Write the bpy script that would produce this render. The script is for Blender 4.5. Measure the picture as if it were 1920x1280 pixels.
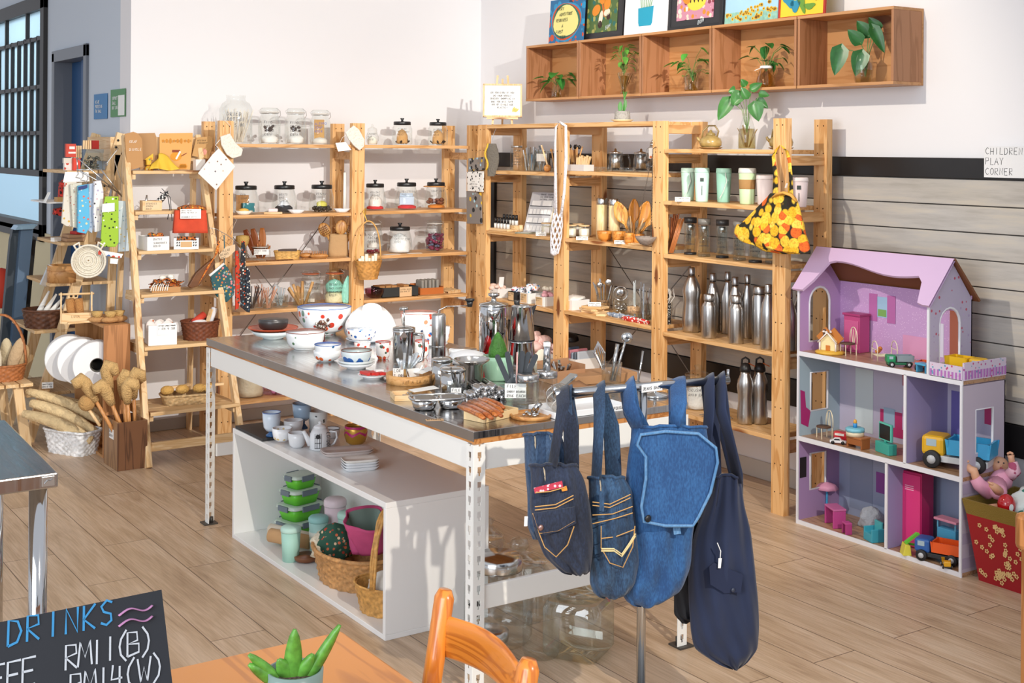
import bpy,math,random
from mathutils import Vector,Matrix,Euler
for o in list(bpy.data.objects):bpy.data.objects.remove(o)
SC=bpy.context.scene;COL=SC.collection
random.seed(7)
PI=math.pi;sin=math.sin;cos=math.cos
# ---------------------------------------------------------------- camera, light, exposure
F,CX,CY=2410.6,960.0,277.97
YAW,ROLL,H=0.5906,0.0068,1.65
cd=bpy.data.cameras.new('camera');cam=bpy.data.objects.new('camera',cd);COL.objects.link(cam)
cd.sensor_width=36;cd.lens=F/1920*36;cd.shift_y=-(640-CY)/1920;cd.clip_start=.05
cam.matrix_world=Matrix.Translation((0,0,H))@Matrix.Rotation(-YAW,4,'Z')@Matrix.Rotation(PI/2,4,'X')@Matrix.Rotation(ROLL,4,'Z')
SC.camera=cam
SC.view_settings.view_transform='Standard';SC.view_settings.look='None';SC.view_settings.gamma=1
SC.view_settings.use_curve_mapping=False;SC.view_settings.exposure=-0.12
W=bpy.data.worlds.new('world');SC.world=W;W.use_nodes=True
bg=W.node_tree.nodes['Background'];bg.inputs[0].default_value=(.87,.91,1,1);bg.inputs[1].default_value=.88
def lamp(name,typ,loc,aim,power,color=(1,1,1),size=.05,**k):
    d=bpy.data.lights.new(name,typ);d.energy=power;d.color=color
    if typ=='AREA':d.shape='RECTANGLE';d.size=size;d.size_y=k.get('sy',size)
    elif typ=='SUN':d.angle=size
    else:d.shadow_soft_size=size
    if typ=='SPOT':d.spot_size=k.get('cone',1.2);d.spot_blend=k.get('blend',.5)
    o=bpy.data.objects.new(name,d);COL.objects.link(o);o.location=loc
    o.rotation_euler=(Vector(aim)-Vector(loc)).to_track_quat('-Z','Y').to_euler();return o
lamp('spot_on_back_wall','SPOT',(2.95,1.5,2.92),(3.15,7.3,1.5),740,(1,.95,.88),.03,cone=1.0,blend=.6)
lamp('spot_on_side_wall','SPOT',(1.6,3.9,3.1),(4.6,5.1,1.2),240,(1,.90,.76),.03,cone=1.35,blend=.5)
lamp('spot_on_table','SPOT',(1.4,-1.3,3.4),(2.3,4.1,.5),780,(1,.92,.80),.03,cone=.8,blend=.6)
lamp('added_daylight_fill','AREA',(-2.6,1.2,1.9),(2.4,4.6,.6),190,(.86,.93,1),3.2,sy=2.4)  # added area light for soft fill from camera-left; no window is built there
# ---------------------------------------------------------------- pixel rays -> points on real planes
_cy,_sy,_cr,_sr=cos(YAW),sin(YAW),cos(ROLL),sin(ROLL)
def ray(px,py):
    u=(px-CX)/F;v=(py-CY)/F
    x2=u*_cr+v*_sr;y2=-u*_sr+v*_cr
    return Vector((x2*_cy+_sy,-x2*_sy+_cy,-y2))
def PZ(px,py,z=0):
    d=ray(px,py);return Vector((0,0,H))+d*((z-H)/d.z)
def PX(px,py,x):
    d=ray(px,py);return Vector((0,0,H))+d*(x/d.x)
def PY(px,py,y):
    d=ray(px,py);return Vector((0,0,H))+d*(y/d.y)
def PD(px,py,dep):
    return Vector((0,0,H))+ray(px,py)*dep
def mpp(p):return (p[0]*_sy+p[1]*_cy)/F
def onL(px,d,z):
    d_=ray(px,400);y=6.9+d;return Vector((d_.x/d_.y*y,y,z))
def onR(px,d,z):
    d_=ray(px,500);x=4.25+d;return Vector((x,d_.y/d_.x*x,z))
# ---------------------------------------------------------------- materials
_mc={}
def _new(name):
    m=bpy.data.materials.new(name);m.use_nodes=True;nt=m.node_tree
    return m,nt,nt.nodes['Principled BSDF']
def lin(c):
    return tuple((x/12.92 if x<=.04045 else ((x+.055)/1.055)**2.4) for x in c)
def hexc(h):
    h=h.lstrip('#');return lin(tuple(int(h[i:i+2],16)/255 for i in (0,2,4)))
def mat(h,rough=.5,metal=0,**k):
    key=(h,rough,metal,tuple(sorted(k.items())))
    if key in _mc:return _mc[key]
    m,nt,p=_new('mat_'+h.strip('#'))
    p.inputs['Base Color'].default_value=(*hexc(h),1);p.inputs['Roughness'].default_value=rough;p.inputs['Metallic'].default_value=metal
    if k.get('sss'):p.inputs['Subsurface Weight'].default_value=k['sss'];p.inputs['Subsurface Radius'].default_value=(.01,.005,.003)
    if k.get('coat'):p.inputs['Coat Weight'].default_value=k['coat']
    if k.get('sheen'):p.inputs['Sheen Weight'].default_value=k['sheen']
    if k.get('em'):p.inputs['Emission Color'].default_value=(*hexc(h),1);p.inputs['Emission Strength'].default_value=k['em']
    if k.get('bump'):
        n=nt.nodes.new('ShaderNodeTexNoise');n.inputs['Scale'].default_value=k.get('bs',60);n.inputs['Detail'].default_value=4
        tc=nt.nodes.new('ShaderNodeTexCoord');nt.links.new(tc.outputs['Object'],n.inputs['Vector'])
        b=nt.nodes.new('ShaderNodeBump');b.inputs['Strength'].default_value=k['bump'];b.inputs['Distance'].default_value=.01
        nt.links.new(n.outputs[0],b.inputs['Height']);nt.links.new(b.outputs[0],p.inputs['Normal'])
    if k.get('var'):
        n=nt.nodes.new('ShaderNodeTexNoise');n.inputs['Scale'].default_value=k.get('vs',20);n.inputs['Detail'].default_value=5
        tc=nt.nodes.new('ShaderNodeTexCoord');nt.links.new(tc.outputs['Object'],n.inputs['Vector'])
        r=nt.nodes.new('ShaderNodeValToRGB');c=hexc(h);v=k['var']
        r.color_ramp.elements[0].position=.3;r.color_ramp.elements[1].position=.7
        r.color_ramp.elements[0].color=(*(x*(1-v) for x in c),1);r.color_ramp.elements[1].color=(*(min(1,x*(1+v)) for x in c),1)
        nt.links.new(n.outputs[0],r.inputs[0]);nt.links.new(r.outputs[0],p.inputs['Base Color'])
    _mc[key]=m;return m
def ramp(nt,fac,stops,const=False):
    r=nt.nodes.new('ShaderNodeValToRGB');cr=r.color_ramp
    if const:cr.interpolation='CONSTANT'
    while len(cr.elements)<len(stops):cr.elements.new(.5)
    for e,(p,c) in zip(cr.elements,stops):e.position=p;e.color=(*hexc(c),1)
    nt.links.new(fac,r.inputs[0]);return r.outputs[0]
def coords(nt,scale=(1,1,1),rot=(0,0,0),loc=(0,0,0)):
    tc=nt.nodes.new('ShaderNodeTexCoord');mp=nt.nodes.new('ShaderNodeMapping')
    mp.inputs['Scale'].default_value=scale;mp.inputs['Rotation'].default_value=rot;mp.inputs['Location'].default_value=loc
    nt.links.new(tc.outputs['Object'],mp.inputs['Vector']);return mp.outputs[0]
def wood(c1,c2,axis='z',rough=.45,s=1.0,knots=True,c3=None,coat=0):
    key=('wood',c1,c2,axis,rough,s,knots,c3,coat)
    if key in _mc:return _mc[key]
    m,nt,p=_new('wood_'+c1.strip('#')+axis)
    sc={'x':(1.2,14,14),'y':(14,1.2,14),'z':(14,14,1.2)}[axis];sc=tuple(v*s for v in sc)
    oi=nt.nodes.new('ShaderNodeObjectInfo');v=coords(nt,sc)
    ad=nt.nodes.new('ShaderNodeVectorMath');ad.operation='ADD';mu=nt.nodes.new('ShaderNodeMath');mu.operation='MULTIPLY';mu.inputs[1].default_value=40
    nt.links.new(oi.outputs['Random'],mu.inputs[0]);nt.links.new(v,ad.inputs[0]);nt.links.new(mu.outputs[0],ad.inputs[1])
    n=nt.nodes.new('ShaderNodeTexNoise');n.inputs['Scale'].default_value=1.6;n.inputs['Detail'].default_value=3;n.inputs['Distortion'].default_value=.6
    nt.links.new(ad.outputs[0],n.inputs['Vector'])
    m2=nt.nodes.new('ShaderNodeMath');m2.operation='MULTIPLY';m2.inputs[1].default_value=26;nt.links.new(n.outputs[0],m2.inputs[0])
    m3=nt.nodes.new('ShaderNodeMath');m3.operation='SINE';nt.links.new(m2.outputs[0],m3.inputs[0])
    m4=nt.nodes.new('ShaderNodeMath');m4.operation='MULTIPLY_ADD';m4.inputs[1].default_value=.5;m4.inputs[2].default_value=.5;nt.links.new(m3.outputs[0],m4.inputs[0])
    col=ramp(nt,m4.outputs[0],[(0,c1),(.65,c1),(1,c2)])
    if knots:
        vo=nt.nodes.new('ShaderNodeTexVoronoi');vo.inputs['Scale'].default_value=.88
        ks={'x':(2.6,9,9),'y':(9,2.6,9),'z':(9,9,2.6)}[axis]
        v2=coords(nt,tuple(q*s for q in ks));a2=nt.nodes.new('ShaderNodeVectorMath');a2.operation='ADD'
        nt.links.new(v2,a2.inputs[0]);nt.links.new(mu.outputs[0],a2.inputs[1]);nt.links.new(a2.outputs[0],vo.inputs['Vector'])
        kr=ramp(nt,vo.outputs['Distance'],[(0,'#000000'),(.10,'#000000'),(.16,'#ffffff')])
        mx=nt.nodes.new('ShaderNodeMix');mx.data_type='RGBA';mx.inputs[6].default_value=(*hexc(c3 or '#6b3a17'),1)
        nt.links.new(kr,mx.inputs[0]);nt.links.new(col,mx.inputs[7]);col=mx.outputs[2]
    nt.links.new(col,p.inputs['Base Color']);p.inputs['Roughness'].default_value=rough
    if coat:p.inputs['Coat Weight'].default_value=coat
    _mc[key]=m;return m
def glass(tint='#ffffff',rough=.03,gl=.12):
    tint={'#f6faf8':'#fcfefd','#eef4f1':'#fafcfb','#e3ede4':'#f3f8f4','#e8f0ea':'#f5f9f6'}.get(tint,tint)
    key=('glass',tint,rough,gl)
    if key in _mc:return _mc[key]
    m=bpy.data.materials.new('thin_glass');m.use_nodes=True;nt=m.node_tree;nt.nodes.clear()
    o=nt.nodes.new('ShaderNodeOutputMaterial');t=nt.nodes.new('ShaderNodeBsdfTransparent');g=nt.nodes.new('ShaderNodeBsdfGlossy')
    t.inputs[0].default_value=(*hexc(tint),1);g.inputs['Roughness'].default_value=rough
    lw=nt.nodes.new('ShaderNodeLayerWeight');lw.inputs[0].default_value=.35
    ma=nt.nodes.new('ShaderNodeMath');ma.operation='MULTIPLY_ADD';ma.inputs[1].default_value=.38;ma.inputs[2].default_value=gl*.25
    mx=nt.nodes.new('ShaderNodeMixShader');nt.links.new(lw.outputs['Facing'],ma.inputs[0]);nt.links.new(ma.outputs[0],mx.inputs[0])
    nt.links.new(t.outputs[0],mx.inputs[1]);nt.links.new(g.outputs[0],mx.inputs[2]);nt.links.new(mx.outputs[0],o.inputs[0])
    _mc[key]=m;return m
def print_mat(base,spots,scale=25,rough=.8,size=.32):
    """cloth with scattered blobs: spots = list of colours"""
    key=('print',base,tuple(spots),scale,rough,size)
    if key in _mc:return _mc[key]
    m,nt,p=_new('print_'+base.strip('#'))
    vo=nt.nodes.new('ShaderNodeTexVoronoi');vo.inputs['Scale'].default_value=scale;tc=coords(nt);nt.links.new(tc,vo.inputs['Vector'])
    hs=nt.nodes.new('ShaderNodeSeparateColor');nt.links.new(vo.outputs['Color'],hs.inputs[0])
    k=len(spots);col=ramp(nt,hs.outputs[0],[(i/k,c) for i,c in enumerate(spots)],True)
    msk=ramp(nt,vo.outputs['Distance'],[(0,'#000000'),(size,'#000000'),(size+.04,'#ffffff')])
    mx=nt.nodes.new('ShaderNodeMix');mx.data_type='RGBA';nt.links.new(msk,mx.inputs[0]);nt.links.new(col,mx.inputs[6]);mx.inputs[7].default_value=(*hexc(base),1)
    nt.links.new(mx.outputs[2],p.inputs['Base Color']);p.inputs['Roughness'].default_value=rough
    _mc[key]=m;return m
def denim(c1,c2):
    key=('denim',c1,c2)
    if key in _mc:return _mc[key]
    m,nt,p=_new('denim_'+c1.strip('#'))
    n=nt.nodes.new('ShaderNodeTexNoise');n.inputs['Scale'].default_value=9;n.inputs['Detail'].default_value=8;nt.links.new(coords(nt,(1,1,.7)),n.inputs['Vector'])
    n2=nt.nodes.new('ShaderNodeTexNoise');n2.inputs['Scale'].default_value=260;n2.inputs['Detail'].default_value=2;nt.links.new(coords(nt,(1,1,.35)),n2.inputs['Vector'])
    ma=nt.nodes.new('ShaderNodeMath');ma.operation='ADD';nt.links.new(n.outputs[0],ma.inputs[0]);nt.links.new(n2.outputs[0],ma.inputs[1])
    col=ramp(nt,ma.outputs[0],[(.75/1,c1),(1,c2)]) ;col.node.color_ramp.elements[0].position=.42
    mb=nt.nodes.new('ShaderNodeMath');mb.operation='MULTIPLY';mb.inputs[1].default_value=.5;nt.links.new(ma.outputs[0],mb.inputs[0]);nt.links.new(mb.outputs[0],col.node.inputs[0])
    col.node.color_ramp.elements[1].position=.62
    nt.links.new(col,p.inputs['Base Color']);p.inputs['Roughness'].default_value=.85;p.inputs['Sheen Weight'].default_value=.15
    b=nt.nodes.new('ShaderNodeBump');b.inputs['Strength'].default_value=.25;b.inputs['Distance'].default_value=.002;nt.links.new(n2.outputs[0],b.inputs['Height']);nt.links.new(b.outputs[0],p.inputs['Normal'])
    _mc[key]=m;return m
PINE=('#dcae78','#c08a50')
def pine(a='z'):return wood('#e4b57c','#cd965a',a,.5,1,True,'#7a4420')
def pine2(a='z'):return wood('#e6c596','#d6ad78',a,.55,1,True,'#8a5a34')
def pineS(a='y'):return wood('#dfb27b','#c8965c',a,.5,.8,True,'#8a5026')
STEEL=lambda r=.22:mat('#c9c9c8',r,1)
WHITE=lambda:mat('#eeeeec',.45)
BLACK=lambda:mat('#1c1c1e',.4)
G=lambda:glass('#f6faf8')
WICK=lambda c='#b98348':mat(c,.6,0,var=.35,vs=60)
# ---------------------------------------------------------------- mesh builder
class B:
    def __init__(s):s.v=[];s.f=[];s.mi=[];s.sm=[];s.cur=0;s.M=Matrix.Identity(4)
    def add(s,vs,fs,smooth=False):
        k=len(s.v);s.v+=[tuple(s.M@Vector(p)) for p in vs]
        for f in fs:s.f.append([i+k for i in f]);s.mi.append(s.cur);s.sm.append(smooth)
        return s
    def box(s,x,y,z,sx,sy,sz,rz=0,tx=1,ty=1):
        """centre x,y, BOTTOM z; tx,ty: taper of the top"""
        vs=[]
        for zz,a,b in ((z,1,1),(z+sz,tx,ty)):
            for i,j in ((-1,-1),(1,-1),(1,1),(-1,1)):
                dx,dy=i*sx/2*a,j*sy/2*b;vs.append((x+dx*cos(rz)-dy*sin(rz),y+dx*sin(rz)+dy*cos(rz),zz))
        return s.add(vs,[(3,2,1,0),(4,5,6,7),(0,1,5,4),(1,2,6,5),(2,3,7,6),(3,0,4,7)])
    def bb(s,x0,x1,y0,y1,z0,z1):return s.box((x0+x1)/2,(y0+y1)/2,z0,x1-x0,y1-y0,z1-z0)
    def hexa(s,p8):return s.add(p8,[(3,2,1,0),(4,5,6,7),(0,1,5,4),(1,2,6,5),(2,3,7,6),(3,0,4,7)])
    def beam(s,a,b,w,d,up=(0,0,1)):
        a=Vector(a);b=Vector(b);t=(b-a).normalized();u=Vector(up)
        if abs(t.dot(u))>.95:u=Vector((0,1,0))
        r=t.cross(u).normalized();n=r.cross(t)
        vs=[]
        for p in (a,b):
            for i,j in ((-1,-1),(1,-1),(1,1),(-1,1)):vs.append(tuple(p+r*(i*w/2)+n*(j*d/2)))
        return s.add(vs,[(3,2,1,0),(4,5,6,7),(0,1,5,4),(1,2,6,5),(2,3,7,6),(3,0,4,7)])
    def lathe(s,prof,n=24,x=0,y=0,z=0,sx=1,sy=1,fn=None,smooth=True):
        vs=[];fs=[];m=len(prof)
        for (r,h) in prof:
            for i in range(n):
                a=2*PI*i/n;k=fn(a,h) if fn else 1
                vs.append((x+r*k*cos(a)*sx,y+r*k*sin(a)*sy,z+h))
        for j in range(m-1):
            for i in range(n):
                i2=(i+1)%n;fs.append((j*n+i,j*n+i2,(j+1)*n+i2,(j+1)*n+i))
        if prof[0][0]>1e-5:fs.append(tuple(reversed(range(n))))
        if prof[-1][0]>1e-5 and not getattr(s,'open',False):fs.append(tuple((m-1)*n+i for i in range(n)))
        return s.add(vs,fs,smooth)
    def shell(s,prof,t=.003,n=24,x=0,y=0,z=0,sx=1,sy=1,fn=None):
        """open vessel from an outer profile (bottom to rim): goes up outside and down inside"""
        inner=[(max(r-t,1e-6),max(h,prof[0][1]+t)) for r,h in reversed(prof)]
        return s.lathe(list(prof)+inner+[(1e-6,prof[0][1]+t)],n,x,y,z,sx,sy,fn)
    def cyl(s,x,y,z,r,h,n=20,r2=None):return s.lathe([(r,0),(r2 if r2 is not None else r,h)],n,x,y,z,smooth=False) if n<9 else s._cyl(x,y,z,r,h,n,r2)
    def _cyl(s,x,y,z,r,h,n,r2):
        r2=r if r2 is None else r2;s.lathe([(r,0),(r2,h)],n,x,y,z);return s
    def sph(s,x,y,z,r,n=12,m=8,sx=1,sy=1,sz=1,fn=None):
        prof=[(max(r*sin(PI*j/m),1e-6),-r*cos(PI*j/m)*sz) for j in range(m+1)]
        return s.lathe(prof,n,x,y,z,sx,sy,fn)
    def tube(s,pts,r=.003,n=6,closed=False,flat=1):
        pts=[Vector(p) for p in pts];N=len(pts);rs=r if isinstance(r,(list,tuple)) else [r]*N
        vs=[];fs=[];prev=None
        for i,p in enumerate(pts):
            t=(pts[(i+1)%N]-pts[i-1]) if closed else (pts[min(i+1,N-1)]-pts[max(i-1,0)])
            if t.length<1e-9:t=Vector((0,0,1))
            t.normalize()
            if prev is None:
                u=Vector((0,0,1)) if abs(t.z)<.9 else Vector((1,0,0));a=t.cross(u).normalized()
            else:a=(prev-t*prev.dot(t)).normalized()
            prev=a;b=t.cross(a)
            for k in range(n):
                an=2*PI*k/n;vs.append(tuple(p+a*(rs[i]*cos(an))+b*(rs[i]*flat*sin(an))))
        for i in range(N if closed else N-1):
            j=(i+1)%N
            for k in range(n):k2=(k+1)%n;fs.append((i*n+k,i*n+k2,j*n+k2,j*n+k))
        if not closed:fs.append(tuple(reversed(range(n))));fs.append(tuple((N-1)*n+k for k in range(n)))
        return s.add(vs,fs,n>5)
    def prism(s,poly,h,fr=None):
        """poly [(u,v)] in plane with frame fr=(origin,U,V) extruded by h along U x V"""
        o,U,V=fr if fr else (Vector((0,0,0)),Vector((1,0,0)),Vector((0,1,0)))
        o=Vector(o);U=Vector(U);V=Vector(V);N=U.cross(V).normalized();n=len(poly)
        vs=[tuple(o+U*a+V*b) for a,b in poly]+[tuple(o+U*a+V*b+N*h) for a,b in poly]
        fs=[tuple(reversed(range(n))),tuple(range(n,2*n))]+[(i,(i+1)%n,n+(i+1)%n,n+i) for i in range(n)]
        return s.add(vs,fs)
    def grid(s,fn,nu,nv,smooth=True,closeu=False):
        vs=[tuple(fn(i/(nu if closeu else nu-1) if nu>1 else 0,j/(nv-1))) for j in range(nv) for i in range(nu)]
        fs=[]
        for j in range(nv-1):
            for i in range(nu if closeu else nu-1):
                i2=(i+1)%nu;fs.append((j*nu+i,j*nu+i2,(j+1)*nu+i2,(j+1)*nu+i))
        return s.add(vs,fs,smooth)
    def mat(s,i):s.cur=i;return s
    def build(s,name,mats,parent=None,loc=None,bevel=0,solid=0,sub=0):
        me=bpy.data.meshes.new(name);me.from_pydata(s.v,[],s.f)
        if not isinstance(mats,(list,tuple)):mats=[mats]
        for m in mats:me.materials.append(m)
        for p,i,q in zip(me.polygons,s.mi,s.sm):p.material_index=min(i,len(mats)-1);p.use_smooth=q
        me.update()
        o=bpy.data.objects.new(name,me);COL.objects.link(o)
        if parent:o.parent=parent
        if loc:o.location=loc
        if solid:
            md=o.modifiers.new('s','SOLIDIFY');md.thickness=solid;md.offset=0
        if sub:
            md=o.modifiers.new('u','SUBSURF');md.levels=sub;md.render_levels=sub
        if bevel:
            md=o.modifiers.new('b','BEVEL');md.width=bevel;md.segments=2;md.limit_method='ANGLE';md.angle_limit=.7
        return o
def thing(name,label,cat,loc=(0,0,0),rz=0,group=None):
    o=bpy.data.objects.new(name,None);COL.objects.link(o);o.empty_display_size=.05
    o.location=loc;o.rotation_euler=(0,0,rz);o['label']=label;o['category']=cat
    if group:o['group']=group
    return o
def tag(o,label,cat,group=None):
    o['label']=label;o['category']=cat
    if group:o['group']=group
    return o
def struct(o):o['kind']='structure';return o
def dup(root,loc,rz=None,label=None,group=None,scale=None):
    r=root.copy();COL.objects.link(r);r.location=loc
    if rz is not None:r.rotation_euler=(0,0,rz)
    if scale:r.scale=scale
    if label:r['label']=label
    if group:r['group']=group
    for ch in list(root.children):
        c=ch.copy();COL.objects.link(c);c.parent=r
        for g in list(ch.children):
            d=g.copy();COL.objects.link(d);d.parent=c
    return r
# ---------------------------------------------------------------- handwriting: single-stroke letters as thin ribbons
_a=lambda *p:[tuple(p[i:i+2]) for i in range(0,len(p),2)]
GL={'A':[_a(0,0,.5,1,1,0),_a(.2,.4,.8,.4)],'B':[_a(0,0,0,1,.7,.95,.75,.6,0,.52,.85,.45,.85,.1,0,0)],'C':[_a(.9,.85,.5,1,.1,.7,.1,.3,.5,0,.9,.15)],
'D':[_a(.1,0,.1,1,.7,.9,.95,.5,.7,.1,.1,0)],'E':[_a(.9,1,.1,1,.1,0,.9,0),_a(.1,.52,.75,.52)],'F':[_a(.9,1,.1,1,.1,0),_a(.1,.52,.75,.52)],
'G':[_a(.9,.85,.5,1,.1,.7,.1,.25,.5,0,.9,.2,.9,.45,.55,.45)],'H':[_a(.1,0,.1,1),_a(.9,0,.9,1),_a(.1,.5,.9,.5)],'I':[_a(.5,0,.5,1)],
'J':[_a(.8,1,.8,.2,.5,0,.15,.2),_a(.4,1,1,1)],'K':[_a(.1,0,.1,1),_a(.9,1,.1,.45,.9,0)],'L':[_a(.1,1,.1,0,.9,0)],'M':[_a(0,0,.15,1,.5,.35,.85,1,1,0)],
'N':[_a(.1,0,.1,1,.9,0,.9,1)],'O':[_a(.5,1,.1,.75,.1,.25,.5,0,.9,.25,.9,.75,.5,1)],'P':[_a(.1,0,.1,1,.8,.95,.85,.6,.1,.5)],
'Q':[_a(.5,1,.1,.75,.1,.25,.5,0,.9,.25,.9,.75,.5,1),_a(.6,.3,1,-.05)],'R':[_a(.1,0,.1,1,.8,.95,.85,.6,.1,.5,.9,0)],
'S':[_a(.9,.88,.5,1,.12,.78,.3,.55,.8,.42,.85,.15,.5,0,.1,.12)],'T':[_a(0,1,1,1),_a(.5,1,.5,0)],'U':[_a(.1,1,.1,.25,.5,0,.9,.25,.9,1)],
'V':[_a(.05,1,.5,0,.95,1)],'W':[_a(0,1,.25,0,.5,.6,.75,0,1,1)],'X':[_a(.1,1,.9,0),_a(.9,1,.1,0)],'Y':[_a(.05,1,.5,.5,.95,1),_a(.5,.5,.5,0)],
'Z':[_a(.1,1,.9,1,.1,0,.9,0)],'0':[_a(.5,1,.15,.75,.15,.25,.5,0,.85,.25,.85,.75,.5,1)],'1':[_a(.5,0,.5,1)],'2':[_a(.1,.8,.5,1,.9,.75,.1,0,.9,0)],
'3':[_a(.1,.9,.6,1,.85,.75,.4,.52,.9,.3,.5,0,.1,.1)],'4':[_a(.2,1,.1,.4,.9,.4),_a(.7,.9,.7,0)],'5':[_a(.9,1,.2,1,.15,.6,.7,.6,.85,.25,.5,0,.1,.1)],
'6':[_a(.8,1,.25,.6,.15,.25,.5,0,.85,.25,.5,.5,.2,.35)],'7':[_a(.1,1,.9,1,.4,0)],'8':[_a(.5,.52,.15,.75,.5,1,.85,.75,.5,.52,.12,.25,.5,0,.88,.25,.5,.52)],
'9':[_a(.8,.6,.4,.5,.15,.75,.5,1,.85,.75,.7,0)],'(':[_a(.8,1.15,.4,.8,.3,.5,.4,.15,.8,-.15)],')':[_a(.2,1.15,.6,.8,.7,.5,.6,.15,.2,-.15)],
'.':[_a(.4,0,.5,.06)],'-':[_a(.2,.45,.8,.45)],"'":[_a(.5,1,.4,.8)],'?':[_a(.15,.8,.5,1,.85,.75,.5,.45,.5,.25),_a(.5,.05,.52,0)],'%':[_a(.1,0,.9,1),_a(.1,.9,.3,1,.3,.8,.1,.9),_a(.7,.2,.9,.2,.8,0,.7,.2)],
'!':[_a(.5,1,.5,.25),_a(.5,.05,.52,0)],'&':[_a(.9,0,.2,.8,.5,1,.7,.8,.15,.3,.4,0,.9,.4)],'~':[_a(0,.3,.25,.7,.5,.5,.75,.3,1,.7)],'=':[_a(.1,.3,.9,.3),_a(.1,.7,.9,.7)],',':[_a(.4,.1,.35,-.15)],'/':[_a(.1,0,.9,1)],':':[_a(.4,.1,.5,.16),_a(.4,.7,.5,.76)]}
def write(b,lines,org,U,V,size,lw=None,align='l',gap=1.55,jit=.05,slant=.08,adv=.82,wmax=None):
    """draws lines of text as ribbons; org: baseline start of the first line; U,V unit vectors"""
    U=Vector(U).normalized();V=Vector(V).normalized();N=U.cross(V).normalized();org=Vector(org);lw=lw or size*.13
    rnd=random.Random(len(''.join(lines))*7+int(size*1e5))
    for li,t in enumerate(lines):
        s=size
        if wmax and len(t)*adv*s>wmax:s=wmax/(len(t)*adv)
        x0=-len(t)*s*adv/2 if align=='c' else 0
        for ci,ch in enumerate(t.upper()):
            g=GL.get(ch)
            if not g:continue
            jx,jy=rnd.uniform(-jit,jit)*s,rnd.uniform(-jit,jit)*s
            for st in g:
                pts=[org+U*(x0+ci*s*adv+jx+(px*.62+py*slant)*s)+V*(-li*size*gap+jy+py*s) for px,py in st]
                vs=[];fs=[]
                for i,p in enumerate(pts):
                    q=pts[min(i+1,len(pts)-1)]-pts[max(i-1,0)]
                    d=N.cross(q.normalized() if q.length>1e-9 else U)*lw/2;vs+=[tuple(p+d),tuple(p-d)]
                for i in range(len(pts)-1):fs.append((2*i,2*i+1,2*i+3,2*i+2))
                b.add(vs,fs)
    return b
INK=lambda:mat('#222226',.6)
# ================================================================= SETTING
XW=4.65;YW=7.32;XC=2.28
def floor_mat():
    m,nt,p=_new('plank_floor')
    br=nt.nodes.new('ShaderNodeTexBrick');br.inputs['Scale'].default_value=1;br.offset=.37;br.offset_frequency=2
    br.inputs['Brick Width'].default_value=1.22;br.inputs['Row Height'].default_value=.195;br.inputs['Mortar Size'].default_value=.0016
    br.inputs['Color1'].default_value=(.15,.15,.15,1);br.inputs['Color2'].default_value=(.85,.85,.85,1);br.inputs['Mortar'].default_value=(0,0,0,1)
    v=coords(nt,(1,1,1),(0,0,PI/2));nt.links.new(v,br.inputs['Vector'])
    n=nt.nodes.new('ShaderNodeTexNoise');n.inputs['Scale'].default_value=2.0;n.inputs['Detail'].default_value=8;n.inputs['Distortion'].default_value=1.2
    sp=nt.nodes.new('ShaderNodeVectorMath');sp.operation='MULTIPLY_ADD';nt.links.new(br.outputs['Color'],sp.inputs[0]);sp.inputs[1].default_value=(9,9,9)
    nt.links.new(coords(nt,(7,.9,1)),sp.inputs[2]);nt.links.new(sp.outputs[0],n.inputs['Vector'])
    c=ramp(nt,n.outputs[0],[(.25,'#ab8f73'),(.45,'#c4a88a'),(.58,'#ceb397'),(.8,'#d6bfa5')])
    n2=nt.nodes.new('ShaderNodeTexNoise');n2.inputs['Scale'].default_value=5;n2.inputs['Detail'].default_value=6
    nt.links.new(coords(nt,(30,1.2,1)),n2.inputs['Vector'])
    g=ramp(nt,n2.outputs[0],[(.35,'#ddd7d1'),(.6,'#ffffff')])
    mx=nt.nodes.new('ShaderNodeMix');mx.data_type='RGBA';mx.blend_type='MULTIPLY';mx.inputs[0].default_value=.7;nt.links.new(c,mx.inputs[6]);nt.links.new(g,mx.inputs[7])
    m2=nt.nodes.new('ShaderNodeMix');m2.data_type='RGBA';nt.links.new(br.outputs['Fac'],m2.inputs[0]);nt.links.new(mx.outputs[2],m2.inputs[6]);m2.inputs[7].default_value=(*hexc('#5b4636'),1)
    nt.links.new(m2.outputs[2],p.inputs['Base Color']);p.inputs['Roughness'].default_value=.38
    return m
fl=B();fl.bb(-6,8,-4,14,-.05,0);struct(fl.build('floor',floor_mat()))
wallm=mat('#e9e8ea',.85,0,bump=.05,bs=8)
w=B();w.bb(XC,XW+.2,YW,YW+.2,0,3.6);struct(w.build('wall_back',wallm))
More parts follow.
